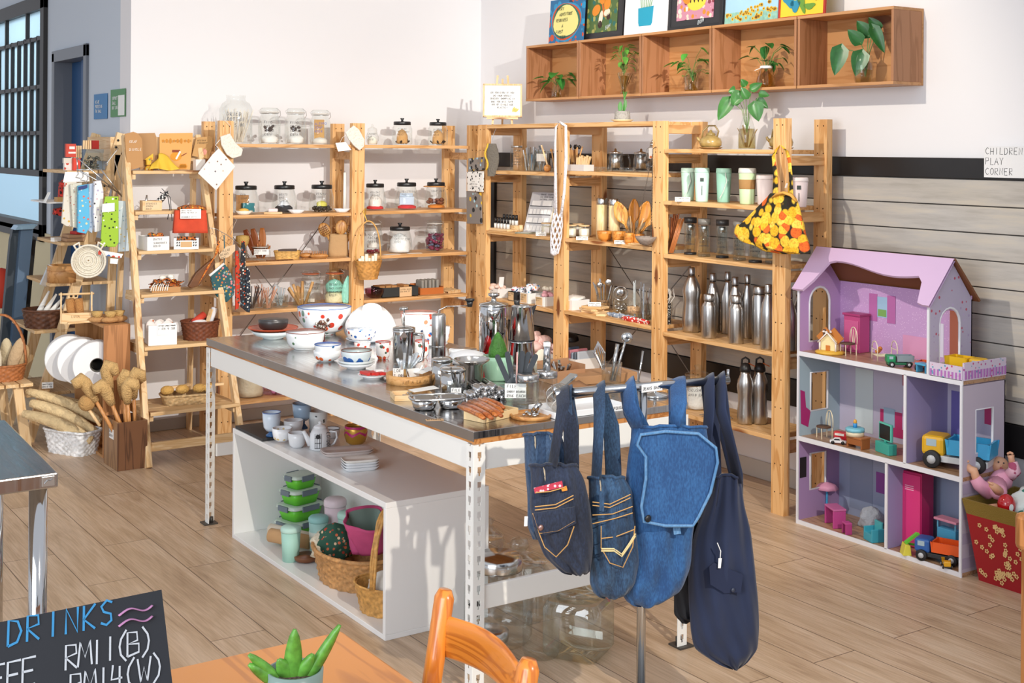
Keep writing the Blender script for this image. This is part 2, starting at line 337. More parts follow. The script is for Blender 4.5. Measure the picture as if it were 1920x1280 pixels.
# side wall: white plaster above, whitewashed boards between two dark bands, plaster below
w=B();w.bb(XW,XW+.2,-1,YW,0,3.6);struct(w.build('wall_right',wallm))
def board_mat():
    m,nt,p=_new('whitewashed_boards')
    n=nt.nodes.new('ShaderNodeTexNoise');n.inputs['Scale'].default_value=3;n.inputs['Detail'].default_value=8;n.inputs['Roughness'].default_value=.65
    nt.links.new(coords(nt,(1,.8,9)),n.inputs['Vector'])
    c=ramp(nt,n.outputs[0],[(.3,'#aaa59f'),(.5,'#bdb9b4'),(.62,'#c6bfb4'),(.8,'#cdcac6')])
    n2=nt.nodes.new('ShaderNodeTexNoise');n2.inputs['Scale'].default_value=1.4;n2.inputs['Detail'].default_value=3
    nt.links.new(coords(nt,(1,.5,1.5)),n2.inputs['Vector'])
    g=ramp(nt,n2.outputs[0],[(.4,'#ffffff'),(.7,'#e6dcc8')])
    mx=nt.nodes.new('ShaderNodeMix');mx.data_type='RGBA';mx.blend_type='MULTIPLY';mx.inputs[0].default_value=.8;nt.links.new(c,mx.inputs[6]);nt.links.new(g,mx.inputs[7])
    nt.links.new(mx.outputs[2],p.inputs['Base Color']);p.inputs['Roughness'].default_value=.7;return m
bm=board_mat();z=1.532;w=B()
hs=[]
while z>.54:
    z0=max(z-.113,.535);w.bb(XW-.016,XW,-1,7.09,z0+.004,z-.001);z=z0
w.mat(1);w.bb(XW-.006,XW,-1,7.09,.535,1.535)
struct(w.build('wall_cladding_right',[bm,mat('#4c4844',.8)],bevel=.0015))
dark=mat('#1e1c1c',.32,0,var=.2,vs=6)
w=B();w.bb(XW-.03,XW,-1,7.12,1.535,1.622);w.bb(XW-.026,XW,-1,7.12,.405,.535);struct(w.build('trim_1',dark,bevel=.002))
w=B();w.bb(XW-.035,XW,7.09,7.19,0,1.56);struct(w.build('trim_2',dark,bevel=.002))
w=B();w.bb(XW-.012,XW,-1,YW,0,.09);struct(w.build('baseboard_right',mat('#c9c4bc',.5),bevel=.003))
w=B();w.bb(XC,XW,YW-.01,YW,0,.07);struct(w.build('baseboard_back',mat('#bcb8b2',.5),bevel=.003))
# a ceiling far above, open towards the shopfront
w=B();w.bb(-.5,XW+.2,3.0,14,3.6,3.7);struct(w.build('ceiling',mat('#dcdcda',.8)))
# wall with the door and the lattice window, receding behind the shelves at x = XC
def wl(y0,y1,z0,z1,b):b.bb(XC,XC+.16,y0,y1,z0,z1)
w=B();wl(YW+.2,8.165,0,3.6,w);wl(8.165,8.985,2.27,3.6,w);wl(8.985,9.18,0,3.6,w);wl(9.18,11.2,2.68,3.6,w);wl(9.18,11.2,0,1.03,w)
lw_=B();struct(w.build('wall_left',mat('#c6d0dc',.8)))
w=B();w.bb(XC-.012,XC,9.0,11.2,0,1.04);struct(w.build('wall_panel_left',mat('#cfc4a2',.8)))
# door
fr=mat('#6a6f78',.4);dm=mat('#1b4c7c',.5)
w=B()
for a,b_,c,d in ((8.165,8.225,0,2.29),(8.93,8.99,0,2.27),(8.165,8.99,2.21,2.285)):w.bb(XC-.02,XC+.14,a,b_,c,d)
dr=struct(w.build('door_1',fr,bevel=.003))
q=B();q.bb(XC+.06,XC+.10,8.225,8.56,0,2.21).bb(XC+.10,XC+.14,8.56,8.93,0,2.21).bb(XC+.055,XC+.06,8.27,8.51,.2,2.05).bb(XC+.14,XC+.3,8.2,8.95,0,2.25);q.build('door_leaf',dm,dr,bevel=.004)
for i,yy in enumerate((8.50,8.63)):
    q=B();q.tube([(XC+.03,yy,1.42),(XC+.03,yy,1.64)],.012,8).tube([(XC+.03,yy,1.44),(XC+.08,yy,1.44)],.008).tube([(XC+.03,yy,1.62),(XC+.08,yy,1.62)],.008);q.build('door_handle',STEEL(.2),dr)
q=B();q.bb(XC+.03,XC+.036,8.53,8.60,1.44,1.62);q.build('door_plate',mat('#b9cddc',.3),dr)
# lattice window
fw=mat('#2b2928',.5);wn=B()
for y0,y1,z0,z1 in ((9.175,9.27,.98,2.70),(9.175,11.2,2.60,2.70),(9.175,11.2,1.43,1.475),(9.175,11.2,.98,1.10)):wn.bb(XC-.03,XC+.06,y0,y1,z0,z1)
for yy in (9.405,9.588,9.777,9.973,10.176,10.368,10.622,10.85,11.05):wn.bb(XC-.02,XC+.03,yy-.011,yy+.011,1.45,2.42)
for yy in (9.72,10.37,11.0):wn.bb(XC-.02,XC+.03,yy-.014,yy+.014,2.4,2.62)
for zz in (1.735,2.06,2.40):wn.bb(XC-.02,XC+.03,9.2,11.2,zz-.014,zz+.014)
win=struct(wn.build('window_1',fw,bevel=.002))
q=B();q.bb(XC+.005,XC+.012,9.25,11.2,1.46,2.62)
m,nt,p=_new('frosted_glass');nt.nodes.remove(p);em=nt.nodes.new('ShaderNodeBsdfTranslucent');em.inputs[0].default_value=(*hexc('#d3e0e6'),1)
df=nt.nodes.new('ShaderNodeBsdfDiffuse');df.inputs[0].default_value=(*hexc('#b8c8d0'),1);mx=nt.nodes.new('ShaderNodeMixShader');mx.inputs[0].default_value=.35
nt.links.new(em.outputs[0],mx.inputs[1]);nt.links.new(df.outputs[0],mx.inputs[2]);nt.links.new(mx.outputs[0],nt.nodes['Material Output'].inputs[0])
q.build('window_pane',m,win)
q=B();q.bb(XC-.03,XC+.10,9.2,11.2,1.03,1.06);q.build('window_sill',mat('#262322',.4),win)
lamp('added_pane_backlight','AREA',(3.9,9.9,2.9),(3.2,9.9,1.0),170,(.88,.96,1),1.5)  # added unseen area light, brightens the frosted pane from behind
w=B();w.bb(6.2,6.3,7.5,14,0,3.6);w.bb(XC+.16,6.3,12.5,12.6,0,3.6);struct(w.build('wall_storeroom',mat('#a9c4d6',.8)))
# ================================================================= RACKS
pz,py_,px_=pine('z'),pineS('y'),wood('#d8a873','#bf8c55','x',.5,.8,True,'#8a5026')
def screws(b,pts,n,r=.005):
    for p in pts:
        p=Vector(p);b.tube([p,p+Vector(n)*.002],r,8)
hole=mat('#4a2c14',.9)
def post(par,x0,x1,y0,y1,h,face,knots=()):
    b=B();b.bb(x0,x1,y0,y1,0,h)
    g=b;g.cur=1;z=.10
    while z<h-.02:
        for k in (.28,.72):
            if face=='y':c=(x0+(x1-x0)*k,y0-.0005,z);g.tube([c,(c[0],c[1]+.001,z)],.0035,8)
            else:c=(x0-.0005,y0+(y1-y0)*k,z);g.tube([c,(c[0]+.001,c[1],z)],.0035,8)
        z+=.128
    return b.build('post',[pz,hole],par)
RL=thing('pine_shelving_rack','wide pine shelving rack holding glass jars against the back wall','shelving rack',(0,0,0))
YF=6.9;DL=.31
for i,(a,b_) in enumerate(((2.652,2.734),(3.480,3.562),(4.304,4.372))):
    post(RL,a,b_,YF,YF+.035,1.794,'y')
    bk={0:(2.66,2.73),1:(3.483,3.563),2:(4.283,4.362)}[i];post(RL,bk[0],bk[1],YF+DL-.035,YF+DL,1.794,'y')
    for z in (.16,.675,.955,1.225,1.62):
        q=B();q.bb(a+.015,b_-.015,YF+.03,YF+DL-.03,z-.045,z);q.build('rung',px_,RL,bevel=.002)
SHL=[(2.734,3.480,(1.645,1.241,.971,.693,.185)),(3.562,4.302,(1.645,1.245,.976,.712,.185))]
ZL={}
for k,(x0,x1,zs) in enumerate(SHL):
    for j,z in enumerate(zs):
        q=B();q.bb(x0+.002,x1-.002,YF+.003,YF+DL-.01,z,z+.020);q.build('shelf',px_,RL,bevel=.002);ZL[(k,j)]=z+.0205
def rod(par,a,b_,r=.003):q=B();q.tube([a,b_],r,6);q.build('cross_brace',mat('#8d8a86',.4,.8),par)
rod(RL,(2.75,YF+DL-.02,.35),(3.47,YF+DL-.02,1.24));rod(RL,(2.75,YF+DL-.02,1.24),(3.47,YF+DL-.02,.35))
RR=thing('pine_shelving_rack','long pine shelving rack holding drinking bottles and kitchen utensils against the boarded wall','shelving rack',(0,0,0))
XF=4.25;DR=.30
for (y0,y1) in ((6.622,6.72),(5.81,5.907),(4.967,5.05),(4.122,4.202)):
    h=1.794
    post(RR,XF,XF+.035,y0,y1,h,'x');post(RR,XF+DR-.035,XF+DR,y0,y1,h,'x')
    for z in ((.33,.71,1.12,1.485,1.775) if y0>5 else (.32,.70,1.095,1.365,1.625)+((1.775,) if y0>4.5 else ())):
        q=B();q.bb(XF+.03,XF+DR-.03,y0+.015,y1-.015,z-.045,z);q.build('rung',px_,RR,bevel=.002)
SHR=[(5.907,6.622,(1.494,1.128,.718,.34)),(5.05,5.81,(1.506,1.130,.726,.34)),(4.202,4.967,(1.632,1.371,1.102,.709,.327))]
ZR={}
for k,(y0,y1,zs) in enumerate(SHR):
    for j,z in enumerate(zs):
        q=B();q.bb(XF+.003,XF+DR-.01,y0+.002,y1-.002,z,z+.020);q.build('shelf',py_,RR,bevel=.002);ZR[(k,j)]=z+.0205
q=B();q.bb(XF+.003,XF+DR-.005,5.03,6.64,1.774,1.794)
q=B();q.bb(XF+.036,XF+DR-.036,5.05,6.622,1.770,1.7935).bb(XF+.002,XF+.036,5.05,5.81,1.770,1.7935).bb(XF+.002,XF+.036,5.907,6.622,1.770,1.7935);q.build('shelf',py_,RR,bevel=.002)
rod(RR,(XF+DR-.02,4.98,.40),(XF+DR-.02,5.80,1.12));rod(RR,(XF+DR-.02,4.98,1.12),(XF+DR-.02,5.80,.40))
# ladder shelf
LAD=thing('ladder_shelf','leaning pale wood ladder shelf with five steps beside the tall rack','ladder shelf')
def lad(z):return 6.5+.36*z
def stile(x0,z0,x1,z1,w=.03,d=.045):
    b=B();a=Vector((x0,lad(z0),z0));c=Vector((x1,lad(z1),z1));b.beam(a,c,w,d,(0,1,0));o=b.build('stile',pine2('z'),LAD,bevel=.003)
stile(2.13,0,2.185,1.71);stile(2.645,0,2.60,1.71)
for (xa,xb,z,dp) in ((2.19,2.585,1.495,.16),(2.18,2.60,1.275,.2),(2.175,2.615,1.065,.24),(2.165,2.615,.84,.28),(2.155,2.62,.573,.33),(2.15,2.625,.25,.38)):
    q=B();yf=lad(z)-.03;n=3
    for i in range(n):q.bb(xa+.01,xb+.02,yf+i*dp/n,yf+(i+1)*dp/n-.006,z,z+.018)
    q.build('step',wood('#dcb887','#cda673','x',.55,1,True,'#9a6a40'),LAD,bevel=.002)
    for xx in (xa+.02,xb-.0):q=B();q.bb(xx-.01,xx+.01,yf+.02,yf+dp,z-.03,z);q.build('rung',pine2('y'),LAD)
q=B();q.bb(2.15,2.63,lad(.1)-.01,lad(.1)+.012,.075,.12);q.build('stretcher',pine2('x'),LAD,bevel=.002)
q=B();q.bb(2.19,2.60,lad(1.66)+.01,lad(1.66)+.03,1.55,1.70);q.build('top_rail',pine2('x'),LAD,bevel=.002)
for xx,x2 in ((2.18,2.2),(2.62,2.59)):
    q=B();q.beam((xx,7.27,0),(x2,7.14,1.66),.025,.035,(0,1,0));q.build('back_leg',pine2('z'),LAD,bevel=.002)
# A-frame ladder at the far left
AF=thing('ladder_shelf','pale wood step shelf leaning at far left, hung with printed cloths','ladder shelf')
for yy in (7.42,7.92):
    q=B();q.beam((1.754,yy,0),(2.26,yy,1.72),.028,.055,(1,0,0));g=q;g.cur=1
    bl=B();bl.beam((2.17,yy,0),(2.24,yy,1.6),.028,.045,(1,0,0));bl.build('back_leg',pine2('z'),AF,bevel=.003)
    if yy<7.5:
        for zz in (1.64,1.68,1.42,.80,1.0):
            for dx in (-.012,.014):
                if zz in (1.64,1.68) and dx>0:continue
                xx=1.754+(2.26-1.754)*zz/1.72+dx;g.tube([(xx,yy-.0135,zz),(xx,yy-.018,zz)],.007,8)
    q.build('stile',[pine2('z'),BLACK()],AF)
for z,xa,xb in ((1.49,1.95,2.22),(1.085,1.92,2.22),(.858,1.86,2.22),(.60,1.78,2.2),(.25,1.74,2.1)):
    q=B()
    for i in range(3):a=xa+(xb-xa)/3*i;q.bb(a,a+(xb-xa)/3-.005,7.405,7.94,z,z+.018)
    q.build('step',wood('#dcb887','#cda673','y',.55,1,True,'#9a6a40'),AF,bevel=.002)
q=B();q.bb(2.2,2.225,7.43,7.9,1.56,1.70);q.build('top_rail',pine2('y'),AF,bevel=.002)
# ================================================================= WALL CRATES
for i,(y0,y1) in enumerate(((5.960,6.490),(5.395,5.953),(4.840,5.388),(4.258,4.832),(3.690,4.250))):
    lb=['wooden wall crate nearest the corner, holding a small trailing plant in a bottle','second wooden wall crate from the corner, holding a plant in a slim footed vase','middle wooden wall crate of the row, holding a leafy plant in a clear jar','fourth wooden wall crate from the corner, holding a squat amber-looking vase with white tie','end wooden wall crate farthest from the corner, holding large-leaved plant'][i]
    t=thing('wall_crate',lb,'crate',(4.45,y0,1.938),0,'wooden crates fixed in a row on the side wall');Lc=y1-y0;hh=.338;tk=.014
    q=B();q.bb(.188,.199,0,Lc,0,hh);q.build('back_panel',wood('#c48f5c','#b67f4c','y',.5,.7,True),t)
    for z,nm in ((0,'bottom_panel'),(hh-tk,'top_panel')):q=B();q.bb(0,.188,0,Lc,z,z+tk);q.build(nm,wood('#c49060','#b4804e','y',.5,.8,True),t,bevel=.0015)
    for yy in (0,Lc-tk):q=B();q.bb(.0015,.188,yy,yy+tk,tk,hh-tk);q.build('side_panel',wood('#a87550','#966540','z',.5,.8,True),t,bevel=.0015)
# ================================================================= STEEL-TOP TABLE
TX0,TX1,TY0,TY1,TZ=2.03,2.87,3.22,5.42,.81
TB=thing('display_table','long steel-topped display table on white slotted angle legs','table')
q=B();q.bb(TX0,TX1,TY0,TY1,TZ-.022,TZ).bb(TX0-.001,TX0+.001,TY0,TY1,TZ-.03,TZ)
brs=None
m,nt,p=_new('brushed_steel');p.inputs['Metallic'].default_value=1;p.inputs['Base Color'].default_value=(*hexc('#b9b7b6'),1)
n=nt.nodes.new('ShaderNodeTexNoise');n.inputs['Scale'].default_value=3;n.inputs['Detail'].default_value=6;nt.links.new(coords(nt,(40,1.5,1)),n.inputs['Vector'])
r=ramp(nt,n.outputs[0],[(.3,'#5a5a5a'),(.7,'#8f8f8f')]);nt.links.new(r,p.inputs['Roughness']);brs=m
q.build('steel_top',brs,TB,bevel=.003)
q=B();q.bb(TX0+.004,TX1-.004,TY0+.004,TY1-.004,TZ-.038,TZ-.022);q.build('plywood_board',wood('#c98a4e','#a86a34','y'),TB)
wp=mat('#ecebe6',.42)
q=B()
for a in ((TX0+.004,TX0+.02,TY0+.04,TY1-.04),(TX1-.02,TX1-.004,TY0+.04,TY1-.04)):q.bb(*a,TZ-.118,TZ-.038)
q.build('side_rail',wp,TB,bevel=.002)
for yy in (TY0+.004,TY1-.02):q=B();q.bb(TX0+.04,TX1-.04,yy,yy+.016,TZ-.118,TZ-.038);q.build('end_rail',wp,TB,bevel=.002)
q=B();q.bb(TX0+.04,TX1-.04,TY0+.006,TY0+.02,.275,.345);q.build('low_rail',wp,TB,bevel=.002)
q=B();q.bb(TX0+.04,TX1-.04,TY1-.02,TY1-.006,.29,.345);q.build('low_rail',wp,TB,bevel=.002)
def slotleg(x,y,sx,sy):
    # L-section angle leg made as strips between real keyhole gaps
    o=None;b=B();t=.0025;wd=.04;z=0;top=TZ-.04
    for dirn in (0,1):
        def P(u,z,q_=0):
            return (x+sx*u,y+sy*(-q_),z) if dirn==0 else (x+sx*(-q_),y+sy*u,z)
        def pl(u0,u1,z0,z1):
            a=P(u0,z0);c=P(u1,z1,0)
            if dirn==0:b.bb(min(a[0],c[0]),max(a[0],c[0]),y-t/2,y+t/2,z0,z1)
            else:b.bb(x-t/2,x+t/2,min(a[1],c[1]),max(a[1],c[1]),z0,z1)
        pl(0,.013,0,top);pl(.027,wd,0,top)
        z=.0
        while z<top:
            pl(.013,.027,z,min(z+.017,top))
            pl(.013,.0165,z+.017,min(z+.026,top));pl(.0235,.027,z+.017,min(z+.026,top));z+=.044
    b.bb(x-.028,x+.035,y-.03,y+.03,-.0,.006) if False else None
    o=b.build('leg',wp,TB)
    f=B();f.box(x+sx*.012,y+sy*.012,0,.06,.06,.006);f.tube([(x+sx*.02,y+sy*.02,.004),(x+sx*.02,y+sy*.02,.03)],.008,8);f.build('foot_plate',mat('#55524e',.5,.6),o)
slotleg(TX0,TY0,1,1);slotleg(TX1,TY0,-1,1);slotleg(TX0,TY1,1,-1);slotleg(TX1,TY1,-1,-1)
# white laminate bench unit under the table
BX0,BX1,BY0,BY1,BZ=2.05,2.46,3.80,5.16,.462
BN=thing('bench_shelf','low white laminate bench shelf standing under the steel-topped table','shelf unit')
lam=mat('#ecebe9',.35,0,coat=.2)
q=B();q.bb(BX0,BX1,BY0,BY1,BZ-.02,BZ);q.build('top_panel',lam,BN,bevel=.0015)
q=B();q.bb(BX0,BX1,BY0,BY1,0,.018);q.build('bottom_panel',lam,BN,bevel=.0015)
for yy in (BY0,BY1-.018):q=B();q.bb(BX0,BX1,yy,yy+.018,.018,BZ-.02);q.build('side_panel',lam,BN,bevel=.0015)
q=B();q.bb(BX1-.006,BX1,BY0+.018,BY1-.018,.018,BZ-.02);q.build('back_panel',mat('#e2e2de',.5),BN)
# ================================================================= GENERIC BUILDERS
def facing(p):return math.atan2(-p[1],-p[0])+PI/2
def blob(b,r,h,seed=0,amp=.12,x=0,y=0,z=0,n=14,m=7,flat=.25):
    R=random.Random(seed);ph=[R.uniform(0,6.28) for _ in range(6)]
    prof=[(1e-6,0)]+[(r*(1-max(0,(k/m-.55))*1.6*(1-flat)),h*k/m) for k in range(m)]+[(1e-6,h)]
    def fn(a,hh):return 1-amp*.5+amp*.5*(sin(3*a+ph[0]+hh*60)+sin(5*a+ph[1]-hh*90))*.5
    k0=len(b.v);b.lathe(prof,n,x,y,z,1,1,fn)
    return b
def lumps(b,r,h,k,s,seed=0,z=0,sq=.7):
    R=random.Random(seed)
    for i in range(k):
        a=R.uniform(0,6.28);q=r*math.sqrt(R.random())*.95;b.sph(q*cos(a),q*sin(a),z+s*sq+R.random()*max(h-2*s*sq,0),s*R.uniform(.7,1.1),7,5,R.uniform(.7,1.2),R.uniform(.7,1.2),sq)
    return b
def sticks(b,k,r,L,rad,seed=0,z=.005,spread=.6,n=5):
    R=random.Random(seed)
    for i in range(k):
        a=R.uniform(0,6.28);q=r*R.uniform(.1,.8);p=Vector((q*cos(a)*.7,q*sin(a)*.7,z));t=Vector((cos(a)*spread*R.random(),sin(a)*spread*R.random(),1)).normalized()
        l=L*R.uniform(.8,1.05);m=min(l,(r*.9)/max(1e-3,math.hypot(t.x,t.y)))
        b.tube([p,p+t*l],rad,n)
    return b
def lettering(par,lines,w,z,y,size=.012,col='#222226',cx=0,align='l'):
    b=B();write(b,lines,(cx-w/2 if align=='l' else cx,y,z),(1,0,0),(0,0,1),size,align=align,wmax=w);return b.build('lettering',mat(col,.6),par)
def jar_clip(name,label,p,w,h,content=None,group=None,text=None,tcol='#222226',ring='#e8e6e0',body='#f6faf8',cat='jar'):
    t=thing(name,label,cat,p,facing(p),group);r=w/2;g=glass(body)
    b=B();b.open=True;b.lathe([(1e-6,.002),(r*.86,.002),(r,.02*h/.2),(r,h*.62),(r*.80,h*.78),(r*.74,h*.86),(r*.76,h*.88)],24);b.build('glass_body',g,t)
    b=B();b.lathe([(r*.80,h*.885),(r*.82,h*.90),(r*.82,h*.965),(r*.70,h),(1e-6,h)],24);b.build('glass_lid',g,t)
    b=B();b.lathe([(r*.78,h*.875),(r*.84,h*.88),(r*.84,h*.895),(r*.78,h*.90)],24);b.build('seal_ring',mat(ring,.5),t)
    b=B();rr=r*.80
    b.tube([(rr*cos(a),rr*sin(a),h*.845) for a in [k*PI/10 for k in range(20)]],.0013,5,True)
    for s in (-1,1):b.tube([(s*rr,0,h*.845),(s*(r*.95),-.004,h*.92),(s*r*.6,0,h*.995)],.0013,5)
    b.tube([(r*.95,0,h*.92),(r*1.0,0,h*.80),(r*.85,0,h*.74)],.0013,5);b.build('wire_bail',STEEL(.3),t)
    if content:content(t,r*.93,h*.6)
    if text:lettering(t,text,w*.62,h*.56,-r-.0015,min(.016,h*.07),tcol,w*.06)
    return t
def jar_apoth(name,label,p,w,h,content=None,group=None,text=None,style='pot',lid='#1f2022'):
    t=thing(name,label,'jar',p,facing(p),group);r=w/2;g=glass('#f6faf8')
    b=B();b.open=True
    if style=='pot':pr=[(1e-6,.003),(r*.86,.003),(r,.012),(r,h*.22),(r*.93,h*.48),(r*.82,h*.66),(r*.76,h*.745)];fn=None
    else:pr=[(1e-6,.003),(r*.92,.003),(r*1.0,.012),(r*1.0,h*.58),(r*.9,h*.70),(r*.80,h*.75)];fn=lambda a,z:1/max(abs(cos(a))**4+abs(sin(a))**4,1e-6)**.25*.93
    b.lathe(pr,32,fn=fn);b.build('glass_body',g,t)
    b=B();lr=r*.80;b.lathe([(lr*.96,h*.745),(lr,h*.755),(lr,h*.85),(lr*.94,h*.875),(1e-6,h*.878)],28);ld=b.build('lid',mat(lid,.35),t)
    b=B();b.lathe([(lr*.16,h*.875),(lr*.12,h*.92),(lr*.24,h*.985),(lr*.2,h),(1e-6,h)],14);b.build('knob',mat(lid,.35),ld)
    if content:content(t,r*.90,h*.6)
    if text:lettering(t,text,w*.6,h*.56,-r-.0015,min(.014,h*.065),'#222226',w*.10)
    return t
def C(part,fn,m):
    """content maker: returns a function that adds one part inside a vessel"""
    def go(t,r,h):
        b=B();fn(b,r,h);b.build(part,m,t)
    return go
def multi(*fs):
    def go(t,r,h):
        for f in fs:f(t,r,h)
    return go
cloth_lump=lambda s,k=1:(lambda b,r,h:(blob(b,r*.92,h*k,s,.2,z=.006,n=20)))
def card(label,p,w,h,lines=(),rz=None,group=None,tilt=.35,name='price_card',col='#f4f3ef',tent=True,ink='#222226',size=None,cat='card',lw=None):
    """small folded or flat card; its printed face looks along local -y"""
    t=thing(name,label,cat,p,facing(p) if rz is None else rz,group);b=B();s=h*sin(tilt)
    fr=lambda u,v:(u,-s+v*sin(tilt),v*cos(tilt))
    hh=h
    b.add([(-w/2,-s,0),(w/2,-s,0),(w/2,0,h*cos(tilt)),(-w/2,0,h*cos(tilt)),(-w/2,-s+.001,0),(w/2,-s+.001,0),(w/2,.001,h*cos(tilt)),(-w/2,.001,h*cos(tilt))],[(0,1,2,3),(7,6,5,4),(0,4,5,1),(1,5,6,2),(2,6,7,3),(3,7,4,0)])
    if tent:b.add([(-w/2,0,h*cos(tilt)),(w/2,0,h*cos(tilt)),(w/2,s,0),(-w/2,s,0),(-w/2,-.001,h*cos(tilt)),(w/2,-.001,h*cos(tilt)),(w/2,s-.001,0),(-w/2,s-.001,0)],[(3,2,1,0),(4,5,6,7),(0,1,5,4),(2,3,7,6),(1,2,6,5),(3,0,4,7)])
    b.build('folded_card' if tent else 'card',mat(col,.7),t)
    if lines:
        sz=size or h/(len(lines)*1.75);g=B();write(g,lines,(-w*.43,-s-.0008+ (h-sz*1.3)*sin(tilt),(h-sz*1.35)*cos(tilt)),(1,0,0),(0,sin(tilt),cos(tilt)),sz,lw or sz*.16,wmax=w*.86);g.build('lettering',mat(ink,.6),t)
    return t
def flatcard(label,p,w,h,lines=(),rz=0,name='price_card',col='#f4f3ef',cat='card',group=None):
    t=thing(name,label,cat,p,rz,group);b=B();b.box(0,0,0,w,h,.0008);b.build('card',mat(col,.7),t)
    if lines:
        g=B();sz=h/(len(lines)*1.7);write(g,lines,(-w*.42,h/2-sz*1.3,.0014),(1,0,0),(0,1,0),sz,wmax=w*.84);g.build('lettering',INK(),t)
    return t
def basket(name,label,p,rx,ry,h,col='#b98348',flare=1.15,n=64,rows=9,handle=0,rz=0,group=None,dark=None,rect=False,amp=.03,cat='basket',hand_r=.006,hax='x'):
    """woven vessel: surface relief follows an over-under weave"""
    t=thing(name,label,cat,p,rz,group);m=WICK(col);st=n//4
    def sh(a):
        if rect:return 1/max(abs(cos(a))**5+abs(sin(a))**5,1e-6)**.2
        return 1
    def fn(u,v):
        a=2*PI*u
        if v<.5:k=v*2;r=(1+(flare-1)*k);z=h*k;o=amp*sin(a*st)*cos(PI*rows*k)*rx
        else:k=(1-v)*2;r=(1+(flare-1)*k)*.93;z=h*k*.97+.003;o=-amp*.5*sin(a*st)*cos(PI*rows*k)*rx
        s_=sh(a);return ((rx*r*s_+o)*cos(a),(ry*r*s_+o)*sin(a),z)
    b=B();b.grid(fn,n,rows*6+2,True,True);b.lathe([(1e-6,.002),(rx*.93,.002),(rx*.95,.006),(1e-6,.006)],24,sy=ry/rx,fn=(lambda a,z:sh(a)*.97));b.build('woven_body',m,t)
    b=B();b.tube([(rx*flare*sh(a)*cos(a),ry*flare*sh(a)*sin(a),h) for a in [2*PI*k/36 for k in range(36)]],rx*.055 if rx<.12 else .008,7,True);b.build('rim',m,t)
    if handle:
        b=B();hx=rx*flare if hax=='x' else 0;hy=ry*flare if hax=='y' else 0
        for k in (-1,0,1):
            b.tube([(hx*cos(a)+ (0 if hax=='x' else k*hand_r*1.3),hy*cos(a)+(k*hand_r*1.3 if hax=='x' else 0)+ .002*sin(9*a+k*2),h+handle*sin(a)) for a in [PI*j/18 for j in range(19)]],hand_r,6)
        b.build('handle',m,t)
    return t
def bowl(name,label,p,r,h,m,inner=None,group=None,foot=.5,t_=.004,n=32,deco=None,sc=None,cat='bowl',rim=None):
    t=thing(name,label,cat,p,facing(p),group);b=B()
    fn=(lambda a,z:1+sc*cos(8*a)*(z/h)) if sc else None
    out=[(r*foot*.95,0),(r*foot,.004),(r*foot*.98,h*.08)]+[(r*(foot+(1-foot)*sin(k*PI/12)**.8),h*(.08+.92*(1-cos(k*PI/12)))) for k in range(1,7)]
    k0=len(b.f);inn=[(max(a-t_,1e-6),max(z,h*.14)) for a,z in reversed(out)]
    b.open=True;b.lathe(out+[(r-t_*.5,h+.001)],n,fn=fn);b.cur=1;b.lathe([(r-t_*.5,h+.001)]+inn+[(1e-6,h*.13)],n,fn=fn)
    b.build('vessel',[m,inner or m],t)
    if rim:
        q=B();q.tube([(r*(1+(sc*cos(8*a) if sc else 0))*cos(a),r*(1+(sc*cos(8*a) if sc else 0))*sin(a),h+.001) for a in [2*PI*k/40 for k in range(40)]],.0015,5,True);q.build('rim',mat(rim,.2),t)
    return t
def leafmesh(b,base,tip,w,up=(0,0,1),curl=.15,heart=False):
    base=Vector(base);tip=Vector(tip);d=tip-base;L=d.length;U=Vector(up);S=d.cross(U)
    if S.length<1e-6:S=Vector((1,0,0))
    S.normalize();N=S.cross(d).normalized()
    def fn(u,v):
        k=(sin(PI*min(v*1.0,1))**.75 if not heart else (sin(PI*(v**.55))**.8));x=(u-.5)*2
        back=-.18*L*abs(x)*(1-v)**2 if heart else 0
        return base+d*v+S*(x*w/2*k)+N*(-curl*L*(v*v)+ .18*w*abs(x)*k)+d.normalized()*back
    b.grid(fn,5,7)
def plant(b,org,n,spread,h,lw,seed,heart=True,stem=None,droop=.4):
    R=random.Random(seed);org=Vector(org)
    for i in range(n):
        a=2.4*i+R.uniform(-.4,.4);q=spread*R.uniform(.35,1);e=org+Vector((cos(a)*q,sin(a)*q*.4-.01,h*R.uniform(.25,1)-droop*q*R.random()))
        m=(org+e)/2+Vector((0,0,h*.2))
        b.cur=1;b.tube([org,m,e],.0012,4);b.cur=0
        s=R.uniform(.7,1.15);o=Vector((cos(a),sin(a)*.45-.15,R.uniform(-.9,.1))).normalized()*lw*1.25*s
        leafmesh(b,e,e+o,lw*s,heart=heart,curl=R.uniform(.05,.25))
LEAF=lambda c='#3f7d36':mat(c,.35,0,var=.25,vs=30)
STEM=lambda:mat('#6f8f4a',.5)
# ================================================================= LEFT RACK: what stands on its shelves
zz=lambda i,j:ZL[(i,j)]
def kL(px,d=.15):return mpp(onL(px,d,1))
def itemL(px,d,k,j):return onL(px,d,ZL[(k,j)])
grp_clip='clip-top jars on the top shelf'
